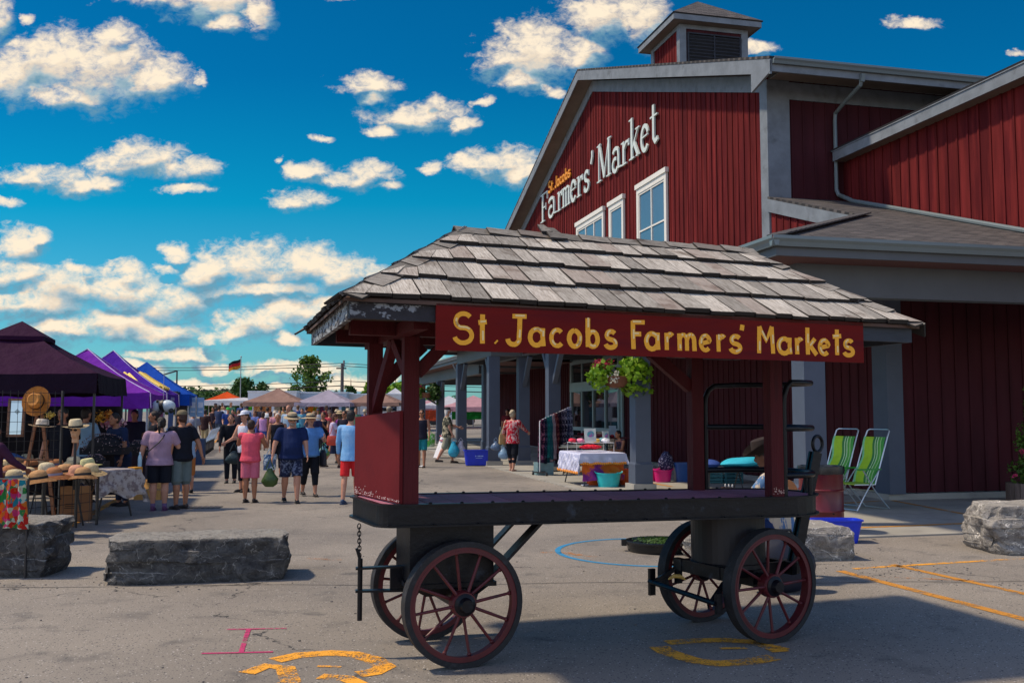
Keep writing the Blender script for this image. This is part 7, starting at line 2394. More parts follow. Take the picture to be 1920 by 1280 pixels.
for v in s.bm.verts: v.co += Vector(noise.noise_vector(v.co * 6)) * .03; v.co.z = max(v.co.z, 0)
s.build('body', plain((.008, .012, .03), .6), df_, smooth=True)
s = MB(); s.tube([(-.15, 0, .46), (-.1, 0, .56), (.1, 0, .56), (.15, 0, .46)], .014, 6); s.build('handle', m_legs, df_, smooth=True)
gc = thing('guitar_stool', 'black folding stool under the guitar player', 'stool', k2p + Vector((0.0, -.02, 0)))
s = MB(); s.box((0, 0, .40), (.38, .36, .03)); s.build('seat', m_legs, gc)
for x_ in (-.16, .16):
    for y_ in (-.15, .15):
        s = MB(); s.cyl((x_, y_, 0), (x_ * .9, y_ * .9, .39), .013); s.build('leg', m_legs, gc)
gc = thing('stool', 'folding stool under the woman sitting by the basket post', 'stool', AB(25.0, 9.35, PADZ))
s = MB(); s.box((0, 0, .38), (.38, .36, .03)); s.build('seat', m_legs, gc)
for x_ in (-.16, .16):
    for y_ in (-.15, .15):
        s = MB(); s.cyl((x_, y_, 0), (x_ * .9, y_ * .9, .37), .013); s.build('leg', m_legs, gc)
for i, (px_, py_, lab) in enumerate(((922, 868, 'white paper scrap lying by the portico column plinth'), (792, 876, 'white crumpled paper on the asphalt by the dark sandals'), (1097, 912, 'crumpled white paper beside the turquoise tub'))):
    pp_ = thing('paper_scrap', lab, 'litter', G(px_, py_) + Vector((0, 0, .03)))
    s = MB(); s.ball((0, 0, .01), (.10, .06, .018), 8, 5)
    for v in s.bm.verts: v.co += Vector(noise.noise_vector(v.co * 30 + Vector((i, 0, 0)))) * .02
    s.build('paper', plain((.72, .74, .76), .8), pp_)
vt = MB(); slab(vt, 27.8, 28.05, B1 - .08, B1 - .03, 2.5, 2.75); bput(vt.build('wall_lamp', m_gut, BLD))
# ------------------------------------------------------------------ canopies
def canopy(label, c, yaw, w, ze, zp_, val, m, legs=True, peakcap=False, d=None, trim=None, group=None, legz=0.0, edge_m=None):
    d = d or w
    th = thing('market_canopy', label, 'canopy', c, yaw, group)
    s = MB()
    n = 12
    # four faces sagging between hip and eave
    cor = [Vector((-w / 2, -d / 2, ze)), Vector((w / 2, -d / 2, ze)), Vector((w / 2, d / 2, ze)), Vector((-w / 2, d / 2, ze))]
    pk = Vector((0, 0, zp_))
    for i in range(4):
        a_, b_ = cor[i], cor[(i + 1) % 4]
        V = []
        for j in range(n + 1):
            f = j / n
            row = []
            for k in range(n + 1):
                g_ = k / n
                p = a_.lerp(b_, g_).lerp(pk, f)
                sag = -.10 * math.sin(math.pi * min(f * 1.0, 1)) * (0.6 + .4 * math.sin(math.pi * g_)) * (zp_ - ze) - .03 * math.sin(math.pi * g_) * (1 - f)
                p.z += sag + noise.noise(p * 2.5 + Vector((i, 0, 0))) * .012
                row.append(s.bm.verts.new(p))
            V.append(row)
        for j in range(n):
            for k in range(n):
                try: s.bm.faces.new((V[j][k], V[j][k + 1], V[j + 1][k + 1], V[j + 1][k]))
                except ValueError: pass
    bmesh.ops.remove_doubles(s.bm, verts=s.bm.verts[:], dist=.004)
    s.build('roof_cloth', m, th, smooth=True)
    s = MB()
    for i in range(4):
        a_, b_ = cor[i], cor[(i + 1) % 4]
        nr = Vector(((b_ - a_).y, -(b_ - a_).x, 0)).normalized()
        V = []
        for k in range(17):
            g_ = k / 16
            p = a_.lerp(b_, g_); p.z += -.03 * math.sin(math.pi * g_)
            q = p + nr * (.03 + .012 * math.sin(k * 1.7)) - Vector((0, 0, val + .012 * math.sin(k * 2.1)))
            V.append((s.bm.verts.new(p + nr * .004), s.bm.verts.new(q)))
        for k in range(16): s.bm.faces.new((V[k][1], V[k + 1][1], V[k + 1][0], V[k][0]))
    s.build('valance', edge_m or m, th, smooth=True, recalc=False)
    if peakcap:
        s = MB()
        hh = zp_ + .02
        for i in range(4):
            a_, b_ = cor[i] * .30, cor[(i + 1) % 4] * .30
            a_.z = b_.z = ze + (zp_ - ze) * .74
            s.faces([a_, b_, Vector((0, 0, hh + .04))], [(0, 1, 2)])
            s.faces([a_ - Vector((0, 0, .07)), b_ - Vector((0, 0, .07)), b_, a_], [(0, 1, 2, 3)])
        s.build('vent_cap', m, th, recalc=False)
    if legs:
        for v in cor:
            q = MB(); q.box((v.x * .97, v.y * .97, (ze + legz) / 2 - .02), (.035, .035, ze - legz)); q.build('leg', plain((.50, .52, .54), .4) if legs != 'dark' else m_legs, th)
        q = MB()
        for i in range(4): q.beam(cor[i] * .97 - Vector((0, 0, .03 + .0)), cor[(i + 1) % 4] * .97 - Vector((0, 0, .03)), .02, .03)
        q.build('truss', m_legs, th)
    if trim:
        q = MB()
        for v in cor: 
            pts = [v.lerp(pk, f / 6) + Vector((0, 0, -.085 * math.sin(math.pi * f / 6) * (zp_ - ze) + .014)) for f in range(7)]
            q.tube(pts, .010, 5)
        for v in cor: q.tube([v + Vector((v.x * .012, v.y * .012, 0)), v + Vector((v.x * .025, v.y * .025, -val))], .010, 5)
        q.build('piping', plain(trim, .6), th)
    return th


def tent_mat(name, col, tr=.35):
    m = bpy.data.materials.new(name); m.use_nodes = True
    t = NT(m.node_tree); bs = m.node_tree.nodes['Principled BSDF']; tcn = t.n('ShaderNodeTexCoord')
    n1 = t.noise(tcn.outputs['Object'], 3, 4, .6)
    c = t.ramp(n1.outputs['Fac'], [(.3, tuple(x * .88 for x in col)), (.7, tuple(min(1, x * 1.1) for x in col))])
    t.link(c, bs.inputs['Base Color']); bs.inputs['Roughness'].default_value = .8; bs.inputs['Specular IOR Level'].default_value = .08
    tl = t.n('ShaderNodeBsdfTranslucent'); t.link(c, tl.inputs[0]); mx = t.n('ShaderNodeMixShader'); mx.inputs[0].default_value = tr
    t.link(bs.outputs[0], mx.inputs[1]); t.link(tl.outputs[0], mx.inputs[2]); t.link(mx.outputs[0], m.node_tree.nodes['Material Output'].inputs[0])
    b = t.n('ShaderNodeBump'); b.inputs['Strength'].default_value = .7; b.inputs['Distance'].default_value = .08; t.link(n1.outputs['Fac'], b.inputs['Height']); t.link(b.outputs[0], bs.inputs['Normal'])
    return m


BY = math.atan2(B_.y, B_.x)
GR = 'row of purple and blue canopies on the left'
m_t1 = tent_mat('dark_plum_canvas', (.032, .008, .030), .05); m_t1v = tent_mat('near_black_plum_valance', (.016, .008, .018), .03)
m_t2 = tent_mat('violet_canvas', (.20, .030, .42), .25); m_t3 = tent_mat('indigo_canvas', (.085, .020, .36), .25); m_t4 = tent_mat('royal_blue_canvas', (.012, .085, .48), .25)
canopy('dark plum canopy with a vented peak over the hat stall', (-8.55, 16.6, 0), BY, 3.0, 2.27, 3.16, .32, m_t1, 'dark', True, group=GR, edge_m=m_t1v)
canopy('bright violet canopy with white piping behind the dark one', (-9.4, 21.1, 0), BY, 3.0, 2.04, 3.02, .32, m_t2, True, trim=(.6, .5, .75), group=GR)
t3t = canopy('indigo canopy with yellow lettering third in the row', (-10.5, 25.1, 0), BY, 3.0, 2.12, 3.24, .34, m_t3, True, trim=(.6, .55, .75), group=GR)
canopy('royal blue canopy fourth in the row', (-12.06, 31.5, 0), BY, 3.0, 2.2, 3.28, .36, m_t4, True, group=GR)
# yellow script on the indigo canopy's faces
s = MB()
rq = random.Random(9)
for face in (0, 1):
    for li in range(1 if face == 0 else 2):
        x_ = -1.1 if face == 0 else -1.2
        while x_ < (1.0 if face == 0 else .9):
            f0 = .38 if li == 0 else .2
            pts = []
            for k in range(6):
                u_ = x_ + k * .045; v_ = f0 + + .13 * math.sin(k * 1.9 + x_ * 9) + .02
                if face == 0: p = Vector((u_ * (1 - v_) , -1.5 * (1 - v_) - .02, 2.12 + 1.12 * v_ - .09 * math.sin(math.pi * v_) + .03))
                else: p = Vector((1.5 * (1 - v_) + .02, u_ * (1 - v_), 2.12 + 1.12 * v_ - .09 * math.sin(math.pi * v_) + .03))
                pts.append(p)
            s.tube(pts, .04, 5)
            x_ += .24
s.build('script_lettering', plain((.95, .65, .12), .6), t3t)
s = MB()
for i in range(7): s.box((1.56, -.9 + i * .13, 1.97), (.004, .07, .09))
s.build('valance_text', plain((.25, .25, .5), .6), t3t)
GB = 'pale canopies at the end of the lane'
m_tan = tent_mat('tan_canvas', (.36, .23, .19), .3); m_lavt = tent_mat('lavender_white_canvas', (.46, .42, .52), .35); m_wht = tent_mat('white_canvas', (.66, .68, .72), .35); m_orng = tent_mat('orange_canvas', (.75, .10, .02), .3); m_pkt = tent_mat('pink_canvas', (.62, .36, .40), .35)


def fcan(label, px, Y, w, pyeave, pypeak, m, rot=0, val=.25, **k):
    p = at(px, pyeave, Y); zb = gz(Y)
    z1 = p.z; z2 = at(px, pypeak, Y).z
    return canopy(label, (p.x, Y + w / 2, zb), R(rot), w, z1 - zb, z2 - zb, val, m, group=GB, **k)


fcan('orange canopy far down the lane by the dark tree', 413, 74, 3.4, 752, 733, m_orng, 8)
fcan('tan canopy with a wide eave left of the lavender one', 508, 50, 3.0, 753, 726, m_tan, 2, .22)
fcan('lavender white canopy in the middle of the far row', 605, 50, 2.95, 754, 729, m_lavt, -1, .2)
fcan('cream canopy partly behind the rear left wagon post', 700, 51, 2.9, 754, 729, m_tan, -3, .18)
fcan('white canopy with red marks between the two left wagon posts', 735, 58, 3.2, 757, 726, m_wht, 5, .2)
fcan('pale pink canopy beyond the farthest porch posts', 885, 62, 4.2, 762, 740, m_pkt, 3, .3)
fcan('pale blue canopy between the farthest porch posts', 838, 66, 3.6, 759, 741, m_wht, 3, .25)
fcan('pink canopy just right of the near left wagon post', 803, 66, 3.2, 761, 748, m_pkt, 3, .25)
fcan('low white canopy between the orange and the tan ones', 440, 60, 4.0, 750, 744, m_wht, 0, .3)

# trailers and vans behind the far row
def trailer(label, px0, px1, Y, pytop, col, pybot=775, stripe=None):
    a_, b_ = at(px0, pytop, Y), at(px1, pytop, Y)
    w = b_.x - a_.x; zt_ = a_.z; zb = gz(Y)
    th = thing('box_trailer', label, 'trailer', ((a_.x + b_.x) / 2, Y + 1.2, zb))
    s = MB(); h_ = zt_ - zb - .45; s.box((0, 0, .45 + h_ / 2), (w, 2.4, h_)); o = s.build('body', mat('trailer_%s' % label[:5], col, .35, var=.05, scale=1.5), th)
    s = MB(); s.box((0, 0, .45 + h_ + .04), (w + .06, 2.46, .08)); s.build('roof', mat('trailer_roof', (.75, .78, .80), .4), th)
    for sx_ in (-1, 1):
        s = MB(); s.cyl((sx_ * w * .3, -1.2, .34), (sx_ * w * .3, -1.0, .34), .34, seg=20); s.build('wheel', plain((.02, .02, .02), .7), th, smooth=True)
    s = MB(); s.box((w * .2, -1.215, .45 + h_ * .62), (w * .3, .03, h_ * .35)); s.build('window', m_dglass, th)
    s = MB(); s.box((-w * .2, -1.21, .45 + h_ * .3), (w * .4, .02, .1)); s.build('stripe', plain(stripe or (.1, .2, .4), .5), th)


trailer('long white box trailer behind the tan canopy', 465, 556, 56, 735, (.70, .72, .74))
trailer('silver blue camper behind the lavender canopy', 553, 650, 57, 737, (.40, .50, .60), stripe=(.5, .55, .6))
trailer('cream trailer with dark opening right of the lavender canopy', 652, 760, 58, 740, (.66, .66, .64))
trailer('white trailer beyond the farthest porch columns', 790, 905, 72, 752, (.62, .70, .76))
# goods hanging in the far stalls
for i, (px, Y, py0, w_, h_, c_, lab) in enumerate(((585, 51, 765, .5, .7, (.85, .35, .05), 'orange t-shirt hanging at the lavender canopy'), (593, 51, 770, .4, .6, (.25, .5, .05), 'lime t-shirt hanging at the lavender canopy'), (604, 51, 768, .5, .8, (.22, .08, .18), 'plum dress hanging at the lavender canopy'), (614, 51, 768, .5, .9, (.16, .22, .36), 'slate blue dress hanging at the lavender canopy'), (625, 51, 768, .5, .9, (.10, .08, .10), 'black dress hanging at the lavender canopy'), (492, 52, 770, 1.0, .8, (.75, .45, .25), 'straw hat and basket pile under the tan canopy'), (466, 52, 762, .4, .4, (.10, .55, .05), 'lime green balloon under the tan canopy'), (655, 53, 775, .9, 1.2, (.08, .22, .30), 'teal cloth hanging at the cream canopy'), (878, 64, 772, 2.2, 1.0, (.02, .30, .06), 'green side wall of the pink canopy'), (800, 66, 775, 2.4, 1.0, (.55, .10, .04), 'orange red side wall of the small pink canopy'))):
    p = at(px, py0, Y)
    g_ = thing('hanging_goods' if i < 5 else 'stall_goods', lab, 'goods', (p.x, Y, p.z - h_ / 2))
    s = MB()
    V = []
    for k in range(9):
        x_ = -w_ / 2 + w_ * k / 8
        V.append([s.bm.verts.new((x_ * (1 if j else .8), .03 * math.sin(k * 2 + j), h_ * (1 - j / 4))) for j in range(5)])
    for k in range(8):
        for j in range(4): s.bm.faces.new((V[k][j], V[k + 1][j], V[k + 1][j + 1], V[k][j + 1]))
    bmesh.ops.solidify(s.bm, geom=list(s.bm.faces), thickness=.03)
    s.build('cloth', cloth_mat('goods_c%d' % i, c_, tuple(min(1, x * 1.7) for x in c_), sc=5, lo=.5, hi=.6), g_, smooth=True)
# dark interiors: tables under far canopies
for i, (px, Y, lab) in enumerate(((508, 52, 'cloth covered table under the tan canopy'), (605, 52, 'cloth covered table under the lavender canopy'), (700, 53, 'cloth covered table under the cream canopy'))):
    p = at(px, 800, Y); c_ = [(.10, .05, .05), (.03, .13, .16), (.08, .08, .12)][i]
    tt = thing('stall_table', lab, 'table', (p.x, Y - .6, gz(Y)))
    s = MB(); s.box((0, 0, .4), (2.4, .8, .8)); s.build('cloth', cloth_mat('tablecover%d' % i, c_, tuple(x * 2 for x in c_), sc=3), tt)

# ------------------------------------------------------------------ trees, pole, flag, wires
def tree(label, px, Y, pytop, pw, m, kind, seed, n=2600, trunkc=(.10, .07, .05), lsize=.3, pybot=None):
    top = at(px, pytop, Y); zb = gz(Y)
    H = top.z - zb
    W_ = pw / FPX * Y
    th = thing('tree', label, 'tree', (top.x, Y, zb))
    rq = random.Random(seed)
    s = MB(); s.tube([(0, 0, 0), (.05, 0, H * .4), (0, .05, H * .75), (0, 0, H * .95)], [W_ * .03 + .08, W_ * .02 + .06, .05, .02], 8)
    s.build('trunk', plain(trunkc, .9), th)
    cr = MB(); lb_ = MB()
    if kind == 'spread':      # open crown of separate rising branches
        for i in range(70):
            f = rq.random()
            z0 = H * (.22 + .66 * f)
            a_ = rq.uniform(0, 6.28)
            L_ = W_ * .52 * (1.0 - abs(f - .35) * 1.15) * rq.uniform(.75, 1.1)
            d = Vector((math.cos(a_), math.sin(a_), 0))
            p1 = Vector((0, 0, z0)) + d * L_ * .5 + Vector((0, 0, L_ * .16)); p2 = Vector((0, 0, z0)) + d * L_ + Vector((0, 0, L_ * .52))
            lb_.tube([Vector((0, 0, z0)), p1, p2], [.06, .035, .012], 5)
            for k in range(7):
                q = Vector((0, 0, z0)).lerp(p1, k / 4) if k < 4 else p1.lerp(p2, (k - 3) / 3)
                leafy(cr, q, (L_ * .09 + .10,) * 3, int(n / 490), lsize, seed * 100 + i * 7 + k, .1)
    else:
        cl = []
        for i in range(26):
            d = Vector((rq.gauss(0, 1), rq.gauss(0, 1), rq.gauss(0, 1))).normalized() * rq.uniform(.45, .86)
            c_ = Vector((d.x * W_ * .5, d.y * W_ * .5, H * .56 + d.z * H * .40))
            cl.append(c_)
            lb_.tube([(0, 0, H * .3), (c_.x * .5, c_.y * .5, (H * .3 + c_.z) / 2 + .1), c_], [.06, .04, .015], 5)
            rr__ = W_ * rq.uniform(.13, .20)
            leafy(cr, c_, (rr__, rr__, rr__ * .85), n // 26, lsize, seed * 31 + i, .35)
    cr.build('crown', m, th, recalc=False)
    lb_.build('limbs', plain(trunkc, .9), th)
    return th


tree('dense round dark green tree beside the flagpole', 467, 92, 700, 78, m_dgreen, 'round', 3, 5200, lsize=.34)
tree('open crowned tall tree with upswept branches above the lavender canopy', 581, 100, 659, 86, m_mgreen, 'spread', 4, 3600, lsize=.30)
tree('low bushy tree at the left foot of the tall tree', 553, 105, 722, 40, m_mgreen, 'round', 6, 1500, lsize=.3)
tree('bright green leafy tree seen between the left wagon posts', 742, 80, 704, 70, m_lime, 'round', 5, 4200, lsize=.30)
tree('bright green tree just left of the rear left wagon post', 692, 84, 712, 26, m_lime, 'round', 15, 1800, lsize=.28)
tree('thin sapling right of the utility pole', 658, 90, 706, 22, m_dgreen, 'round', 7, 500, lsize=.26)
tree('small bush just above the trailers left of the utility pole', 630, 95, 728, 16, m_dgreen, 'round', 8, 300, lsize=.26)
tree('small leafy tree seen between the farthest porch posts', 815, 90, 728, 26, m_lime, 'round', 18, 700, lsize=.3)
tl_ = MB()
rq = random.Random(77)
for i in range(60):
    p = at(rq.uniform(330, 445), 0, rq.uniform(150, 190)); zz = gz(p.y)
    hgt = rq.uniform(3.4, 5.2) * (1 if p.x / p.y < -.30 else .8)
    leafy(tl_, (p.x, p.y, zz + hgt * .45), (2.3, 2.3, hgt * .55), 130, .7, i, .4)
tag(tl_.build('distant_wood', m_dgreen, None, recalc=False), 'low dark line of far off woodland behind the orange canopy', 'wood', kind='stuff')
tl_ = MB()
for i in range(110):
    p = at(rq.uniform(440, 960), 0, rq.uniform(180, 220)); zz = gz(p.y)
    hgt = rq.uniform(2.6, 4.0)
    leafy(tl_, (p.x, p.y, zz + hgt * .45), (3.0, 3.0, hgt * .55), 70, .8, i + 500, .4)
tag(tl_.build('distant_hedge', m_dgreen, None, recalc=False), 'faint far off hedge line behind the trailers', 'hedge', kind='stuff')

fp = at(452, 672, 88); fz = gz(88)
ff = thing('flagpole', 'thin white flagpole standing before the dark round tree', 'flagpole', (fp.x, 88, fz))
s = MB(); s.cyl((0, 0, 0), (0, 0, fp.z - fz + .1), .055, .035, 8); s.ball((0, 0, fp.z - fz + .15), .08, 8, 6); s.build('pole', plain((.35, .36, .36), .4), ff)
fg = thing('flag', 'black, red and gold striped flag blowing to the left from the pole', 'flag', (fp.x, 88, fp.z))
for bi, c_ in enumerate(((.012, .012, .016), (.55, .012, .02), (.75, .33, .02))):
    s = MB(); V = []
    for k in range(15):
        u_ = k / 14
        V.append([s.bm.verts.new((-.04 - u_ * 1.12, .12 * math.sin(u_ * 7 + .5) * u_, -(bi + j / 3) * .285 * (1 - .12 * u_) - u_ * .42 - .03 * math.sin(u_ * 8) - .02)) for j in range(4)])
    for k in range(14):
        for j in range(3): s.bm.faces.new((V[k][j], V[k + 1][j], V[k + 1][j + 1], V[k][j + 1]))
    bmesh.ops.solidify(s.bm, geom=list(s.bm.faces), thickness=.01)
    s.build('stripe', plain(c_, .7), fg, smooth=True)
up = at(642, 681, 96); uz = gz(96)
uu = thing('utility_pole', 'wooden utility pole with a short crossarm left of the rear wagon post', 'utility pole', (up.x, 96, uz))
s = MB(); s.cyl((0, 0, 0), (0, 0, up.z - uz), .20, .15, 10); s.build('pole', plain((.09, .08, .08), .9), uu)
s = MB(); s.box((-.1, 0, up.z - uz - .5), (1.0, .12, .14)); s.build('crossarm', plain((.07, .06, .06), .9), uu)
s = MB(); s.cyl((.15, 0, up.z - uz - .35), (.15, 0, up.z - uz + .3), .10, seg=10); s.build('insulator', plain((.2, .2, .2), .5), uu)
for i, (py, lab) in enumerate(((681, 'topmost of the four overhead wires'), (686, 'second overhead wire just under the top one'), (714, 'third overhead wire crossing the dark tree top'), (723, 'lowest thick overhead wire above the canopies'))):
    wr = thing('overhead_wire', lab, 'wire', at(642, py, 96))
    s = MB(); z0 = at(642, py, 96).z
    pts = []
    for k in range(-14, 9):
        x_ = k * 5.0
        span = (k % 7) / 7
        pts.append((x_, 0, -.45 * math.sin(math.pi * span) + (0 if k <= 0 else -.10 * k) + (.0 if i < 2 else .02 * k)))
    s.tube(pts, .035 if i < 3 else .05, 5); s.build('cable', plain((.03, .03, .035), .6), wr)
lp = thing('lamp_arm', 'dark lamp post with a slanting arm behind the blue canopy', 'lamp post', (at(332, 695, 60).x, 60, gz(60)))
zt_ = at(332, 695, 60).z - gz(60)
s = MB(); s.cyl((0, 0, 0), (0, 0, zt_), .07, .05, 8); s.build('pole', plain((.05, .05, .055), .6), lp)
s = MB(); s.beam((0, 0, zt_), (-.95, 0, zt_ - .28), .08, .08); s.build('arm', plain((.05, .05, .055), .6), lp)

# ------------------------------------------------------------------ hat stall and its neighbours
hs0, hs1 = Vector((-6.9, 12.45, 0)), Vector((-6.14, 14.08, 0))
hd_ = (hs1 - hs0).normalized(); hn_ = Vector((-hd_.y, hd_.x, 0))
hL = (hs1 - hs0).length
hyaw = math.atan2(hd_.y, hd_.x)
hc_ = (hs0 + hs1) / 2 + hn_ * .42 - hd_ * .35
ht_ = folding_table('long table with a wine coloured top covered in straw hats', hc_, hyaw, hL + .7, .85, .75, (.16, .015, .05))
gd_ = thing('mesh_stand', 'black wire mesh panel stand in front of the hat table', 'wire panel', hs0.lerp(hs1, .62) - hn_ * .05, hyaw)
s = MB()
for k in range(12): s.cyl((-.9 + k * .15, 0, .04), (-.9 + k * .15, 0, .74), .004, seg=5)
for k in range(6): s.cyl((-.9, 0, .08 + .13 * k), (.75, 0, .08 + .13 * k), .004, seg=5)
s.build('mesh', m_legs, gd_)
for x_ in (-.2, .35, .72):
    s = MB(); s.box((x_, -.02, .37), (.03, .03, .74)); s.build('upright', m_legs, gd_)
gd_ = thing('wire_grid_stand', 'tall black wire grid rising behind the straw hats', 'wire panel', hc_ + hn_ * .35, hyaw)
s = MB()
for k in range(22): s.cyl((-1.3 + k * .125, 0, .75), (-1.3 + k * .125, 0, 1.95), .0035, seg=5)
for k in range(9): s.cyl((-1.3, 0, .80 + .14 * k), (1.33, 0, .80 + .14 * k), .0035, seg=5)
s.build('grid', m_legs, gd_)
s = MB(); s.box((1.33, 0, .98), (.03, .03, 1.96)); s.build('upright', m_legs, gd_)

m_straw = {}


def straw(c): return mat('straw_%d_%d' % (int(c[0] * 999), int(c[2] * 999)), c, .85, var=.2, scale=26, bump=.5, bscale=70)


def straw_hat(label, p, col, band, r=.19, kind='wide', rot=(0, 0, 0), s_=1.0):
    th = thing('straw_hat', label, 'straw hat', p, 0, 'straw hats on the stall')
    th.rotation_euler = rot
    m = straw(col)
    s = MB()
    if kind == 'fedora': prof = [(.098, .0), (.094, .05), (.086, .105), (.07, .125), (.035, .112), (.004, .108)]
    else: prof = [(.100, .0), (.099, .04), (.090, .075), (.065, .10), (.03, .108), (.004, .11)]
    s.lathe([(a_ * s_, b_ * s_) for a_, b_ in prof], seg=24, sy=1.12); s.build('crown', m, th, smooth=True)
    s = MB(); dr = -.045 if kind == 'wide' else .012
    rr = []
    for j in range(5):
        f = j / 4; r_ = .098 + (r - .098) * f
        rr.append([s.bm.verts.new((r_ * s_ * math.cos(2 * math.pi * k / 28), r_ * s_ * 1.08 * math.sin(2 * math.pi * k / 28), s_ * (.004 + dr * f * f + .012 * math.sin(2 * math.pi * k / 14) * f))) for k in range(28)])
    for a_, b_ in zip(rr, rr[1:]):
        for k in range(28): s.bm.faces.new((a_[k], a_[(k + 1) % 28], b_[(k + 1) % 28], b_[k]))
    bmesh.ops.solidify(s.bm, geom=list(s.bm.faces), thickness=.006); s.build('brim', m, th, smooth=True)
    if band:
        s = MB(); s.lathe([(.1035 * s_, .004 * s_), (.1025 * s_, .034 * s_)], seg=24, sy=1.12, cap=False); s.build('band', plain(band, .7), th, smooth=True, recalc=False)
    return th


def onhat(px, py):      # point on the hat table top seen at px,py
    return G(px, py, .755)


SB_ = (.50, .27, .11); SL_ = (.66, .50, .26); ST_ = (.42, .17, .06); SP = (.68, .58, .36)
HT = [(14, 888, ST_, (.20, .10, .10), .19, 'wide', 'tan hat with a flowered scarf at the left edge of the hat table'), (45, 893, SL_, (.10, .13, .18), .23, 'wide', 'pale wide brimmed hat with a grey ribbon in the front row'), (66, 900, SB_, (.012, .01, .01), .20, 'wide', 'honey coloured sun hat with a broad black band in the front row'),
      (96, 893, ST_, (.30, .28, .36), .22, 'wide', 'brown domed hat with a patterned ribbon in the front row'), (117, 886, SB_, (.03, .02, .02), .20, 'wide', 'hat with a dark band and lettered ribbon at the front right'), (52, 876, ST_, (.04, .02, .02), .18, 'wide', 'plain tan hat behind the grey ribboned one'),
      (4, 876, SL_, (.05, .03, .02), .18, 'wide', 'pale hat at the far left behind the flowered one'), (46, 866, SP, (.02, .015, .01), .16, 'fedora', 'cream fedora standing high in the back row'), (112, 862, SP, (.012, .01, .01), .15, 'fedora', 'tall pale green fedora with a card in the back row'), (134, 872, SP, (.012, .01, .01), .17, 'fedora', 'white banded fedora with a small card'),
      (160, 876, (.60, .58, .30), (.012, .01, .01), .20, 'fedora', 'greenish straw fedora at the right end of the table'), (138, 888, (.62, .30, .18), None, .17, 'wide', 'pink straw hat on the right of the front row'), (165, 884, SL_, None, .22, 'wide', 'broad pale hat brim under the greenish fedora'), (128, 879, SL_, (.02, .015, .02), .17, 'wide', 'cream hat with a black band between the fedoras')]
HT += [(30, 884, SB_, (.30, .05, .08), .18, 'wide', 'honey hat with a red ribbon between the flowered and the grey ribboned hats'), (82, 882, SP, None, .18, 'wide', 'bandless cream hat in the middle of the second row'), (100, 874, ST_, (.08, .10, .2), .17, 'wide', 'brown hat with a navy band in the third row'),
       (66, 873, SL_, (.5, .45, .4), .18, 'wide', 'pale straw hat with a cream ribbon in the third row'), (25, 870, SB_, None, .17, 'wide', 'plain honey hat at the back left of the table'), (88, 864, ST_, (.02, .02, .02), .15, 'fedora', 'brown fedora standing in the back row'),
       (150, 893, SB_, (.02, .02, .02), .18, 'wide', 'honey hat with a thin black cord at the front right corner'), (20, 898, SP, (.10, .2, .3), .20, 'wide', 'cream sun hat with a blue ribbon at the front left')]
for i, (px, py, c_, bd, r_, kd, lab) in enumerate(HT):
    p = onhat(px, py + 5) + Vector((0, .08, .045))
    straw_hat(lab, p, c_, bd, r_, kd, (R(rnd.uniform(-6, 6)), R(rnd.uniform(-6, 6)), R(rnd.uniform(0, 360))), 1.02)
# easel, mirror and raised hats
def uprt(px, py, Y): return at(px, py, Y)
m_ewood = mat('easel_wood', (.22, .09, .035), .6, var=.2, scale=6, stretch=(4, 4, .5))
es = thing('easel', 'wooden easel standing behind the hat table carrying a cowboy hat', 'easel', (uprt(72, 800, 14.6).x, 14.6, 0))
for (x0_, x1_, y_) in ((-.28, .02, 0), (.30, .0, 0), (0.04, .0, .5)):
    s = MB(); s.beam((x0_, y_, 0), (x1_, 0, 1.9), .04, .03); s.build('leg', m_ewood, es)
s = MB(); s.box((0, -.03, .92), (.5, .05, .03)); s.box((0, -.02, .62), (.34, .03, .03)); s.build('ledge', m_ewood, es)
ca = uprt(69, 752, 14.5)
straw_hat('golden cowboy hat hung facing us on the easel', ca + Vector((0, 0, 0)), (.60, .25, .05), (.03, .015, .01), .19, 'fedora', (R(80), R(0), R(4)), 1.12)
straw_hat('white fedora with a black band resting below the cowboy hat', uprt(79, 800, 14.35), (.72, .62, .48), (.01, .01, .01), .20, 'fedora', (R(-4), R(3), 0), .95)
mr = uprt(28, 816, 14.5)
mi = thing('mirror', 'narrow mirror in an ornate brown frame at the left of the hat stall', 'mirror', mr, 0)
mi.rotation_euler = (R(-4), 0, R(8))
m_fr = mat('carved_frame', (.20, .09, .04), .5, var=.4, scale=40, bump=.8, bscale=50)
for (x_, z_, w_, h_) in ((-.105, .27, .035, .57), (.105, .27, .035, .57), (0, -.002, .245, .035), (0, .54, .245, .035)):
    s = MB(); s.box((x_, 0, z_), (w_, .03, h_)); s.build('frame_bar', m_fr, mi)
s = MB(); s.box((0, .005, .27), (.18, .008, .52)); s.build('glass', mat('mirror_glass', (.5, .55, .55), .03, var=.01, metal=1.0), mi)
s = MB(); s.box((.01, -.004, .36), (.055, .004, .055), RY(R(45))); s.build('sticker', plain((.45, .62, .60), .4), mi)
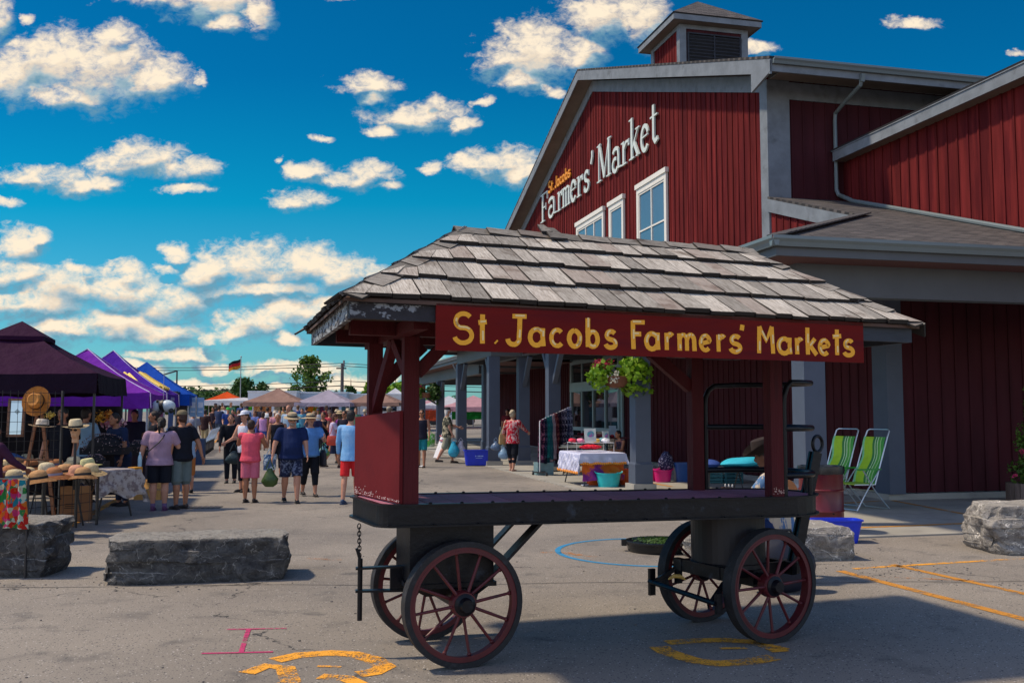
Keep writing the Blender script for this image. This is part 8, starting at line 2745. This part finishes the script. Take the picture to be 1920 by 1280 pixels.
# mannequin head
mh = thing('mannequin_head', 'beige mannequin head in sunglasses and straw hat on a stand above the hats', 'mannequin head', uprt(141, 822, 14.2))
s = MB(); s.ball((0, 0, .115), (.068, .085, .10), 16, 12); s.ball((0, -.03, .05), (.048, .05, .05), 12, 8); s.cyl((0, .01, -.06), (0, 0, .06), .050, .045); s.ball((0, -.09, .105), (.012, .018, .022), 8, 6); s.ball((0, -.082, .055), (.022, .01, .008), 8, 6)
s2 = remesh_obj(s, .008, 1); s2.build('head', mat('mannequin_skin', (.55, .33, .18), .4, var=.03), mh, smooth=True, recalc=False)
s = MB(); s.cyl((0, .01, -.75), (0, .01, -.05), .02); s.build('stand', m_legs, mh)
s = MB(); s.ball((-.032, -.078, .128), (.028, .014, .018), 10, 6); s.ball((.032, -.078, .128), (.028, .014, .018), 10, 6); s.build('sunglasses', plain((.006, .006, .008), .1), mh, smooth=True)
straw_hat('cream panama hat with a black band on the mannequin head', uprt(141, 822, 14.2) + Vector((0, 0, .165)), (.66, .55, .34), (.01, .01, .01), .19, 'fedora', (R(6), 0, 0), .98)
person('stallholder in black t-shirt standing behind the mannequin head', (uprt(118, 800, 15.6).x, 15.6, 0), R(175), 1.72, 1.25, 'tan', (.008, .009, .014), ('pants', (.01, .012, .02)), ((.01, .01, .01), 'short'), arms=((8, 10, 20), (10, 12, 10)), detail=1)
person('man in pale blue shirt with his back to us inside the hat stall', (uprt(160, 800, 17.5).x, 17.5, 0), R(-20), 1.72, 1.1, 'fair', (.26, .42, .58), ('pants', (.03, .07, .18)), ((.03, .02, .02), 'short'), arms=((20, 10, 30), (20, 10, 30)))
person('man in navy t-shirt bending over the jewellery table', (uprt(232, 800, 16.9).x, 16.9, 0), R(150), 1.66, 1.05, 'tan', (.02, .035, .09), ('pants', (.02, .03, .06)), ((.02, .015, .012), 'short'), bend=16, arms=((20, 8, 12), (20, 8, 14)))
person('woman with dark hair left of the lavender t-shirt in the shade', (uprt(290, 800, 19.0).x, 19.0, 0), R(120), 1.66, 1.0, 'tan', (.02, .02, .03), ('pants', (.02, .02, .03)), ((.015, .01, .01), 'bun'))
person('stallholder in dark clothes under the violet canopy', (uprt(252, 800, 21.5).x, 21.5, 0), R(190), 1.7, 1.1, 'tan', (.02, .02, .035), ('pants', (.02, .02, .03)), ((.01, .01, .01), 'bob'), detail=0)
# dark back drop cloth and boxes
bx = thing('cardboard_box', 'tall open cardboard box under the hat table', 'cardboard box', (G(128, 978).x, G(128, 978).y + .25, 0), R(20))
m_card = mat('cardboard', (.22, .105, .045), .85, var=.1, scale=4)
s = MB()
for (x_, y_, w_, d_) in ((0, -.19, .42, .008), (0, .19, .42, .008), (-.21, 0, .008, .372), (.21, 0, .008, .372)): s.box((x_, y_, .21), (w_, d_, .42))
s.box((0, 0, .004), (.41, .37, .008)); s.build('carton', m_card, bx)
s = MB()
s.box((0, -.215, .47), (.42, .006, .13), RX(R(18))); s.box((.235, 0, .47), (.006, .37, .13), RY(R(18))); s.build('flap', mat('cardboard_light', (.34, .18, .08), .85), bx)
s = MB()
for i in range(3): s.box((-.07, -.1955, .20 + .03 * i), (.16 - .02 * i, .003, .012))
s.build('printed_text', plain((.05, .025, .012), .8), bx)
for i, (px, py, lab) in enumerate(((283, 935, 'low open cardboard box of goods behind the lace cloth'), (262, 930, 'flattened cardboard tray under the lace clothed table'))):
    b2 = thing('cardboard_box', lab, 'cardboard box', G(px, py), R(10 * i))
    s = MB(); s.box((0, 0, .09), (.5, .4, .18)); s.box((0, .2, .24), (.5, .01, .16), RX(R(-25))); s.build('carton', mat('warm_cardboard', (.50, .27, .08), .85), b2)
# lace clothed table
m_lace = cloth_mat('grey_cream_lace', (.42, .38, .36), (.20, .16, .16), sc=16, lo=.46, hi=.60)
l0, l1 = G(181, 882, .75), G(262, 877, .75)
ly_ = math.atan2((l1 - l0).y, (l1 - l0).x)
lw = (l1 - l0).length
lc = (l0 + l1) / 2 + Vector((-math.sin(ly_), math.cos(ly_), 0)) * .9; lc.z = 0
folding_table('narrow folding table under the lace cloth', lc, ly_, lw, 1.8, .74, (.3, .25, .2))
drape('lace_tablecloth', 'grey cream lace tablecloth with drooping corners next to the hat table', 'tablecloth', lc, ly_, lw + .02, 1.82, .74, (.05, .34, .42, .05), m_lace, 5, ragged=.16, res=44)
yc_ = thing('yellow_cloth', 'small mustard cloth hanging over the edge of the lace tablecloth', 'cloth', l1 + Vector((-.02, -.03, -.10)), ly_)
s = MB(); s.box((0, -.01, .04), (.14, .02, .12), taper=(1.1, 1)); s.box((0, .06, .11), (.15, .16, .012)); s.build('cloth', plain((.62, .28, .02), .8), yc_)
bt = thing('water_bottle', 'clear plastic water bottle at the right corner of the lace clothed table', 'bottle', G(262, 874, .75))
s = MB(); s.lathe([(.032, 0), (.033, .12), (.03, .16), (.014, .20), (.013, .215)], seg=14); s.build('bottle_body', mat('bottle_plastic', (.35, .55, .65), .1, var=.05), bt, smooth=True)
s = MB(); s.cyl((0, 0, .215), (0, 0, .235), .015); s.build('cap', plain((.7, .75, .8), .4), bt)
# jewellery bushes: black stands covered with sparkling pieces
m_spark = mat('sparkling_beads', (.20, .12, .12), .2, var=.5, scale=60, col2=(.75, .65, .60), mixlo=.55, mixhi=.58, metal=.2)
for i, (px, Y, zc, rr__, lab) in enumerate(((196, 16.6, 1.05, (.38, .3, .22), 'wide black display crowded with glittering earrings on the lace table'), (180, 15.6, .86, (.16, .15, .10), 'small tray of beads at the left of the lace table'), (257, 18.2, .96, (.25, .2, .14), 'tray of pink and white trinkets beside the lavender t-shirt'))):
    jw = thing('jewellery_display', lab, 'jewellery display', (at(px, 800, Y).x, Y, zc))
    s = MB(); s.box((0, .1, -.08), (rr__[0] * 1.9, rr__[1] * 1.6, .12)); s.ball((0, .08, 0), (rr__[0] * .85, rr__[1] * .7, rr__[2] * .85), 12, 8); s.build('display_form', plain((.01, .01, .014), .8), jw)
    s = MB()
    rq = random.Random(i + 40)
    for k in range([260, 60, 120][i]):
        a_, e_ = rq.uniform(0, 6.28), rq.uniform(-.5, 1.5)
        p = Vector((rr__[0] * math.cos(a_) * math.cos(e_), rr__[1] * math.sin(a_) * math.cos(e_), rr__[2] * math.sin(e_)))
        s.ball(p, rq.uniform(.005, .013), 5, 4)
    o = s.build('trinkets', m_spark, jw); tag(o, kind='stuff')
# sunflowers and cut flowers deep in the stall
fw = thing('flower_bunch', 'bunch of yellow artificial sunflowers hanging in the dark stall', 'flowers', at(187, 782, 17.5))
s = MB(); leafy(s, (0, 0, 0), (.12, .06, .15), 80, .05, 81, .3); s.build('blossom', leaf_mat('sunflower_petals', (.75, .36, .02), (.80, .50, .10)), fw, recalc=False)
fw = thing('flower_bunch', 'second bunch of amber flowers right of the sunflowers', 'flowers', at(203, 778, 17.6))
s = MB(); leafy(s, (0, 0, 0), (.08, .06, .13), 60, .05, 82, .3); s.build('blossom', leaf_mat('amber_petals', (.70, .20, .02), (.8, .45, .10)), fw, recalc=False)
fw = thing('flower_bunch', 'pink and white flowers below the amber bunch', 'flowers', at(212, 794, 17.6))
s = MB(); leafy(s, (0, 0, 0), (.28, .1, .10), 160, .06, 83, .3); s.build('blossom', leaf_mat('rose_petals', (.60, .15, .22), (.7, .5, .55)), fw, recalc=False)
fw = thing('flower_bunch', 'small yellow flowers beside the white fedora', 'flowers', at(92, 778, 15.4))
s = MB(); leafy(s, (0, 0, 0), (.10, .04, .06), 50, .05, 84, .3); s.build('blossom', leaf_mat('lemon_petals', (.75, .50, .04), (.8, .6, .2)), fw, recalc=False)
bl_ = thing('blue_umbrella', 'light blue cloth dome low at the left behind the mirror', 'umbrella', (at(14, 850, 16).x, 16, .55))
s = MB(); s.lathe([(.48, 0), (.45, .14), (.32, .30), (.12, .40), (.01, .42)], seg=20, cap=False); s.build('cloth', tent_mat('sky_blue_cloth', (.10, .25, .62), .3), bl_, smooth=True)
dkc = thing('dark_backdrop', 'black cloth back wall of the hat stall', 'stall wall', (-9.6, 18.3, 0), BY)
s = MB(); V = []
for k in range(33):
    x_ = -1.9 + k * .122
    V.append((s.bm.verts.new((x_, .05 * math.sin(k * 1.3), .05)), s.bm.verts.new((x_, .03 * math.sin(k * 1.3), 1.75))))
for k in range(32): s.bm.faces.new((V[k][0], V[k + 1][0], V[k + 1][1], V[k][1]))
bmesh.ops.solidify(s.bm, geom=list(s.bm.faces), thickness=.01)
s.build('cloth', plain((.012, .010, .016), .9), dkc, smooth=True)
# floral seat back at the left edge
fs_ = G(28, 990)
fch = thing('floral_cloth', 'brightly flowered cloth hanging over a seat at the far left edge', 'cloth', (at(20, 940, 9.6).x, 9.6, 0))
s = MB(); V = []
for k in range(13):
    u_ = (k / 12 - .5)
    V.append([s.bm.verts.new((u_ * (.26 + .12 * (j / 10)) , -.03 * math.sin(k * 1.4) - .03 * (j / 10), .98 - j * .048 - .03 * abs(u_))) for j in range(11)])
for k in range(12):
    for j in range(10): s.bm.faces.new((V[k][j], V[k + 1][j], V[k + 1][j + 1], V[k][j + 1]))
bmesh.ops.solidify(s.bm, geom=list(s.bm.faces), thickness=.012)
m_fl = bpy.data.materials.new('tropical_floral_print'); m_fl.use_nodes = True
t = NT(m_fl.node_tree); bs = m_fl.node_tree.nodes['Principled BSDF']; tcn = t.n('ShaderNodeTexCoord')
wv_ = t.vm('ADD', tcn.outputs['Object'], t.vm('MULTIPLY', t.noise(tcn.outputs['Object'], 14, 3, .6).outputs['Color'], (.06, .06, .06)).outputs[0]).outputs[0]
vo = t.n('ShaderNodeTexVoronoi'); t.link(wv_, vo.inputs['Vector']); vo.inputs['Scale'].default_value = 20
sc_ = t.n('ShaderNodeSeparateColor'); t.link(vo.outputs['Color'], sc_.inputs[0])
cp_ = t.ramp(sc_.outputs[0], [(0, (.75, .03, .02)), (.22, (.72, .06, .25)), (.4, (.05, .35, .10)), (.55, (.02, .35, .45)), (.7, (.70, .75, .6)), (.85, (.80, .25, .03))], 'CONSTANT')
cp_ = t.mix(t.smooth(vo.outputs['Distance'], .0, .25), (.7, .35, .05), cp_)
t.link(cp_, bs.inputs['Base Color']); bs.inputs['Roughness'].default_value = .85
s.build('cloth', m_fl, fch, smooth=True)
s = MB(); s.tube([(-.16, .02, 0), (-.16, .02, .98), (.16, .02, .98), (.16, .02, .0)], .012, 8); s.build('seat_frame', m_legs, fch)

# ------------------------------------------------------------------ panda, trailers and truck along the left side
pa = thing('inflatable_panda', 'pale blue and black toy panda hanging by the indigo canopy', 'inflatable panda', at(306, 761, 20.3))
m_pw = mat('panda_pale', (.55, .66, .72), .4, var=.03); m_pb = plain((.012, .012, .016), .5)
s = MB(); s.ball((.09, 0, 0), (.17, .13, .13), 16, 12); s.ball((-.13, 0, .0), (.115, .11, .12), 16, 12); s.ball((-.235, -.02, -.02), (.04, .05, .035), 10, 8)
s2 = remesh_obj(s, .015, 1); s2.build('body', m_pw, pa, smooth=True, recalc=False)
s = MB(); s.lathe([(.125, -.045), (.137, 0), (.134, .045)], c=(-.005, 0, 0), M=RY(R(80)), seg=20, cap=False); s.build('shoulder_band', m_pb, pa, smooth=True)
for (x_, y_, z_, a_) in ((-.09, -.09, .10, .03), (-.12, .09, .10, .03), (-.205, -.075, .03, .022), (-.02, -.1, -.13, .05), (.2, -.08, -.10, .055), (-.262, -.03, .0, .012)):
    s = MB(); s.ball((x_, y_, z_), (a_, a_ * .8, a_), 10, 8); s.build('patch', m_pb, pa, smooth=True)
s = MB(); s.cyl((0, 0, .12), (0, 0, .75), .004); s.build('cord', plain((.5, .5, .5), .5), pa)

cg0 = AB(33.0, -3.75, 0)
ct_ = thing('utility_trailer', 'trailer with a tall black barred cage and silver mudguard along the left side', 'trailer', cg0, BY)
s = MB()
for k in range(14): s.cyl((.78, -1.6 + k * .25, .62), (.78, -1.6 + k * .25, 2.25), .028, seg=6)
for z in (.62, 1.2, 2.25): s.tube([(.78, -1.65, z), (.78, 1.7, z)], .03, 6)
for k in range(8): s.cyl((-.7 + k * .21, -1.65, .62), (-.7 + k * .21, -1.65, 2.25), .028, seg=6)
for z in (.62, 2.25): s.tube([(-.78, -1.65, z), (.78, -1.65, z)], .03, 6)
s.build('cage_bars', m_legs, ct_)
s = MB(); s.box((0, 0, .58), (1.6, 3.4, .10)); s.build('bed', m_legs, ct_)
for y_ in (-.45, .45):
    s = MB(); s.cyl((.80, y_, .34), (1.0, y_, .34), .34, seg=24); s.build('tyre', plain((.02, .02, .02), .8), ct_, smooth=True)
s = MB()
prof = [(math.cos(R(a_)) , math.sin(R(a_))) for a_ in range(0, 181, 12)]
for i in range(len(prof) - 1):
    (c0_, s0_), (c1_, s1_) = prof[i], prof[i + 1]
    s.hexa([(.78, c0_ * .86, .34 + s0_ * .42), (1.05, c0_ * .86, .34 + s0_ * .42), (1.05, c1_ * .86, .34 + s1_ * .42), (.78, c1_ * .86, .34 + s1_ * .42), (.78, c0_ * .88, .34 + s0_ * .45), (1.05, c0_ * .88, .34 + s0_ * .45), (1.05, c1_ * .88, .34 + s1_ * .45), (.78, c1_ * .88, .34 + s1_ * .45)])
s.build('mudguard', mat('pale_metal', (.40, .50, .58), .3, var=.1, metal=.5), ct_)
rq = random.Random(5)
for k in range(7):
    gs = thing('garden_machine', 'small dark garden machine with silver handlebar beyond the barred trailer, %s' % ['nearest of seven', 'second of seven', 'third of seven', 'middle of seven', 'fifth of seven', 'sixth of seven', 'farthest of seven'][k], 'machine', AB(39.5 - 2.4 + k * .8, -2.7, gz(38)), BY, 'garden machines in a row')
    s = MB(); y_ = 0; s.box((0, y_, .28), (.5, .4, .22)); s.ball((.1, y_, .46), (.16, .14, .12), 10, 7); s.build('machine_body', plain((.03, .03, .035), .4), gs)
    s = MB(); s.tube([(.15, y_ - .1, .4), (.45, y_ + .05, .95), (.45, y_ + .25, .95), (.2, y_ + .15, .4)], .016, 6); s.build('handlebar', mat('brushed_aluminium', (.6, .64, .66), .3), gs)
    for x_ in (-.2, .2):
        s = MB(); s.cyl((x_ - .03, y_, .13), (x_ + .03, y_, .13), .13, seg=16); s.build('wheel', plain((.02, .02, .02), .8), gs)
bd = thing('banner_sign', 'white printed banner board leaning by the trailer mudguard', 'sign', AB(30.6, -2.95, 0), BY + R(85))
s = MB(); s.box((0, 0, .62), (.95, .03, 1.1), RX(R(-16))); s.build('board', plain((.50, .60, .70), .5), bd)
s = MB()
for q in range(5): s.box((-.05 * (q % 2), -.03 + (.28 - .115 * q) * -.29 + .0, .30 + q * .17), (.7 - .1 * (q % 3), .008, .07), RX(R(-16)))
s.build('print', plain((.05, .08, .14), .6), bd)
bn = thing('banner_sign', 'blue and white hanging poster at the corner of the blue canopy', 'sign', at(369, 760, 31), R(4))
for i in (-1, 1):
    s = MB(); s.box((i * .12, 0, -.05), (.22, .01, .62)); s.build('poster', plain((.25, .42, .62), .6), bn)
    s = MB(); s.box((i * .12, -.008, .02), (.15, .004, .18)); s.box((i * .12, -.008, -.2), (.13, .004, .04)); s.build('print', plain((.65, .70, .75), .6), bn)
s = MB(); s.cyl((-.02, 0, -1.9), (-.02, 0, .3), .02); s.build('post', plain((.4, .45, .48), .4), bn)
for i, (px, c_, lab) in enumerate(((284, (.16, .30, .34), 'pale teal upright of the violet stall'), (300, (.30, .10, .22), 'pink cloth strip hanging in the violet stall'), (262, (.10, .16, .28), 'blue cloth strip hanging in the violet stall'), (320, (.05, .10, .22), 'navy cloth strip hanging in the indigo stall'), (244, (.22, .06, .20), 'magenta cloth strip hanging at the back of the violet stall'))):
    h_ = thing('hanging_cloth', lab, 'cloth', at(px, 770, 22.0 + i * .5))
    s = MB(); s.box((0, 0, -.35), (.12, .02, .85)); 
    for v in s.bm.verts: v.co.x += .02 * math.sin(v.co.z * 9)
    s.build('cloth', plain(c_, .8), h_)
for i, (px, Y, c_, lab) in enumerate(((200, 19.5, (.03, .02, .04), 'dark cloth covered counter under the violet canopy'), (300, 24.5, (.03, .05, .10), 'dark counter under the indigo canopy'), (335, 30, (.04, .07, .14), 'counter with a blue cloth under the blue canopy'))):
    h_ = thing('stall_table', lab, 'table', (at(px, 800, Y).x, Y, 0), BY)
    s = MB(); s.box((0, 0, .40), (1.6, .7, .8)); s.build('cloth', plain(c_, .9), h_)
    s = MB(); leafy(s, (0, 0, .88), (.7, .3, .10), 160, .07, i + 200, .1); s.build('goods', m_darkprint, h_, recalc=False)
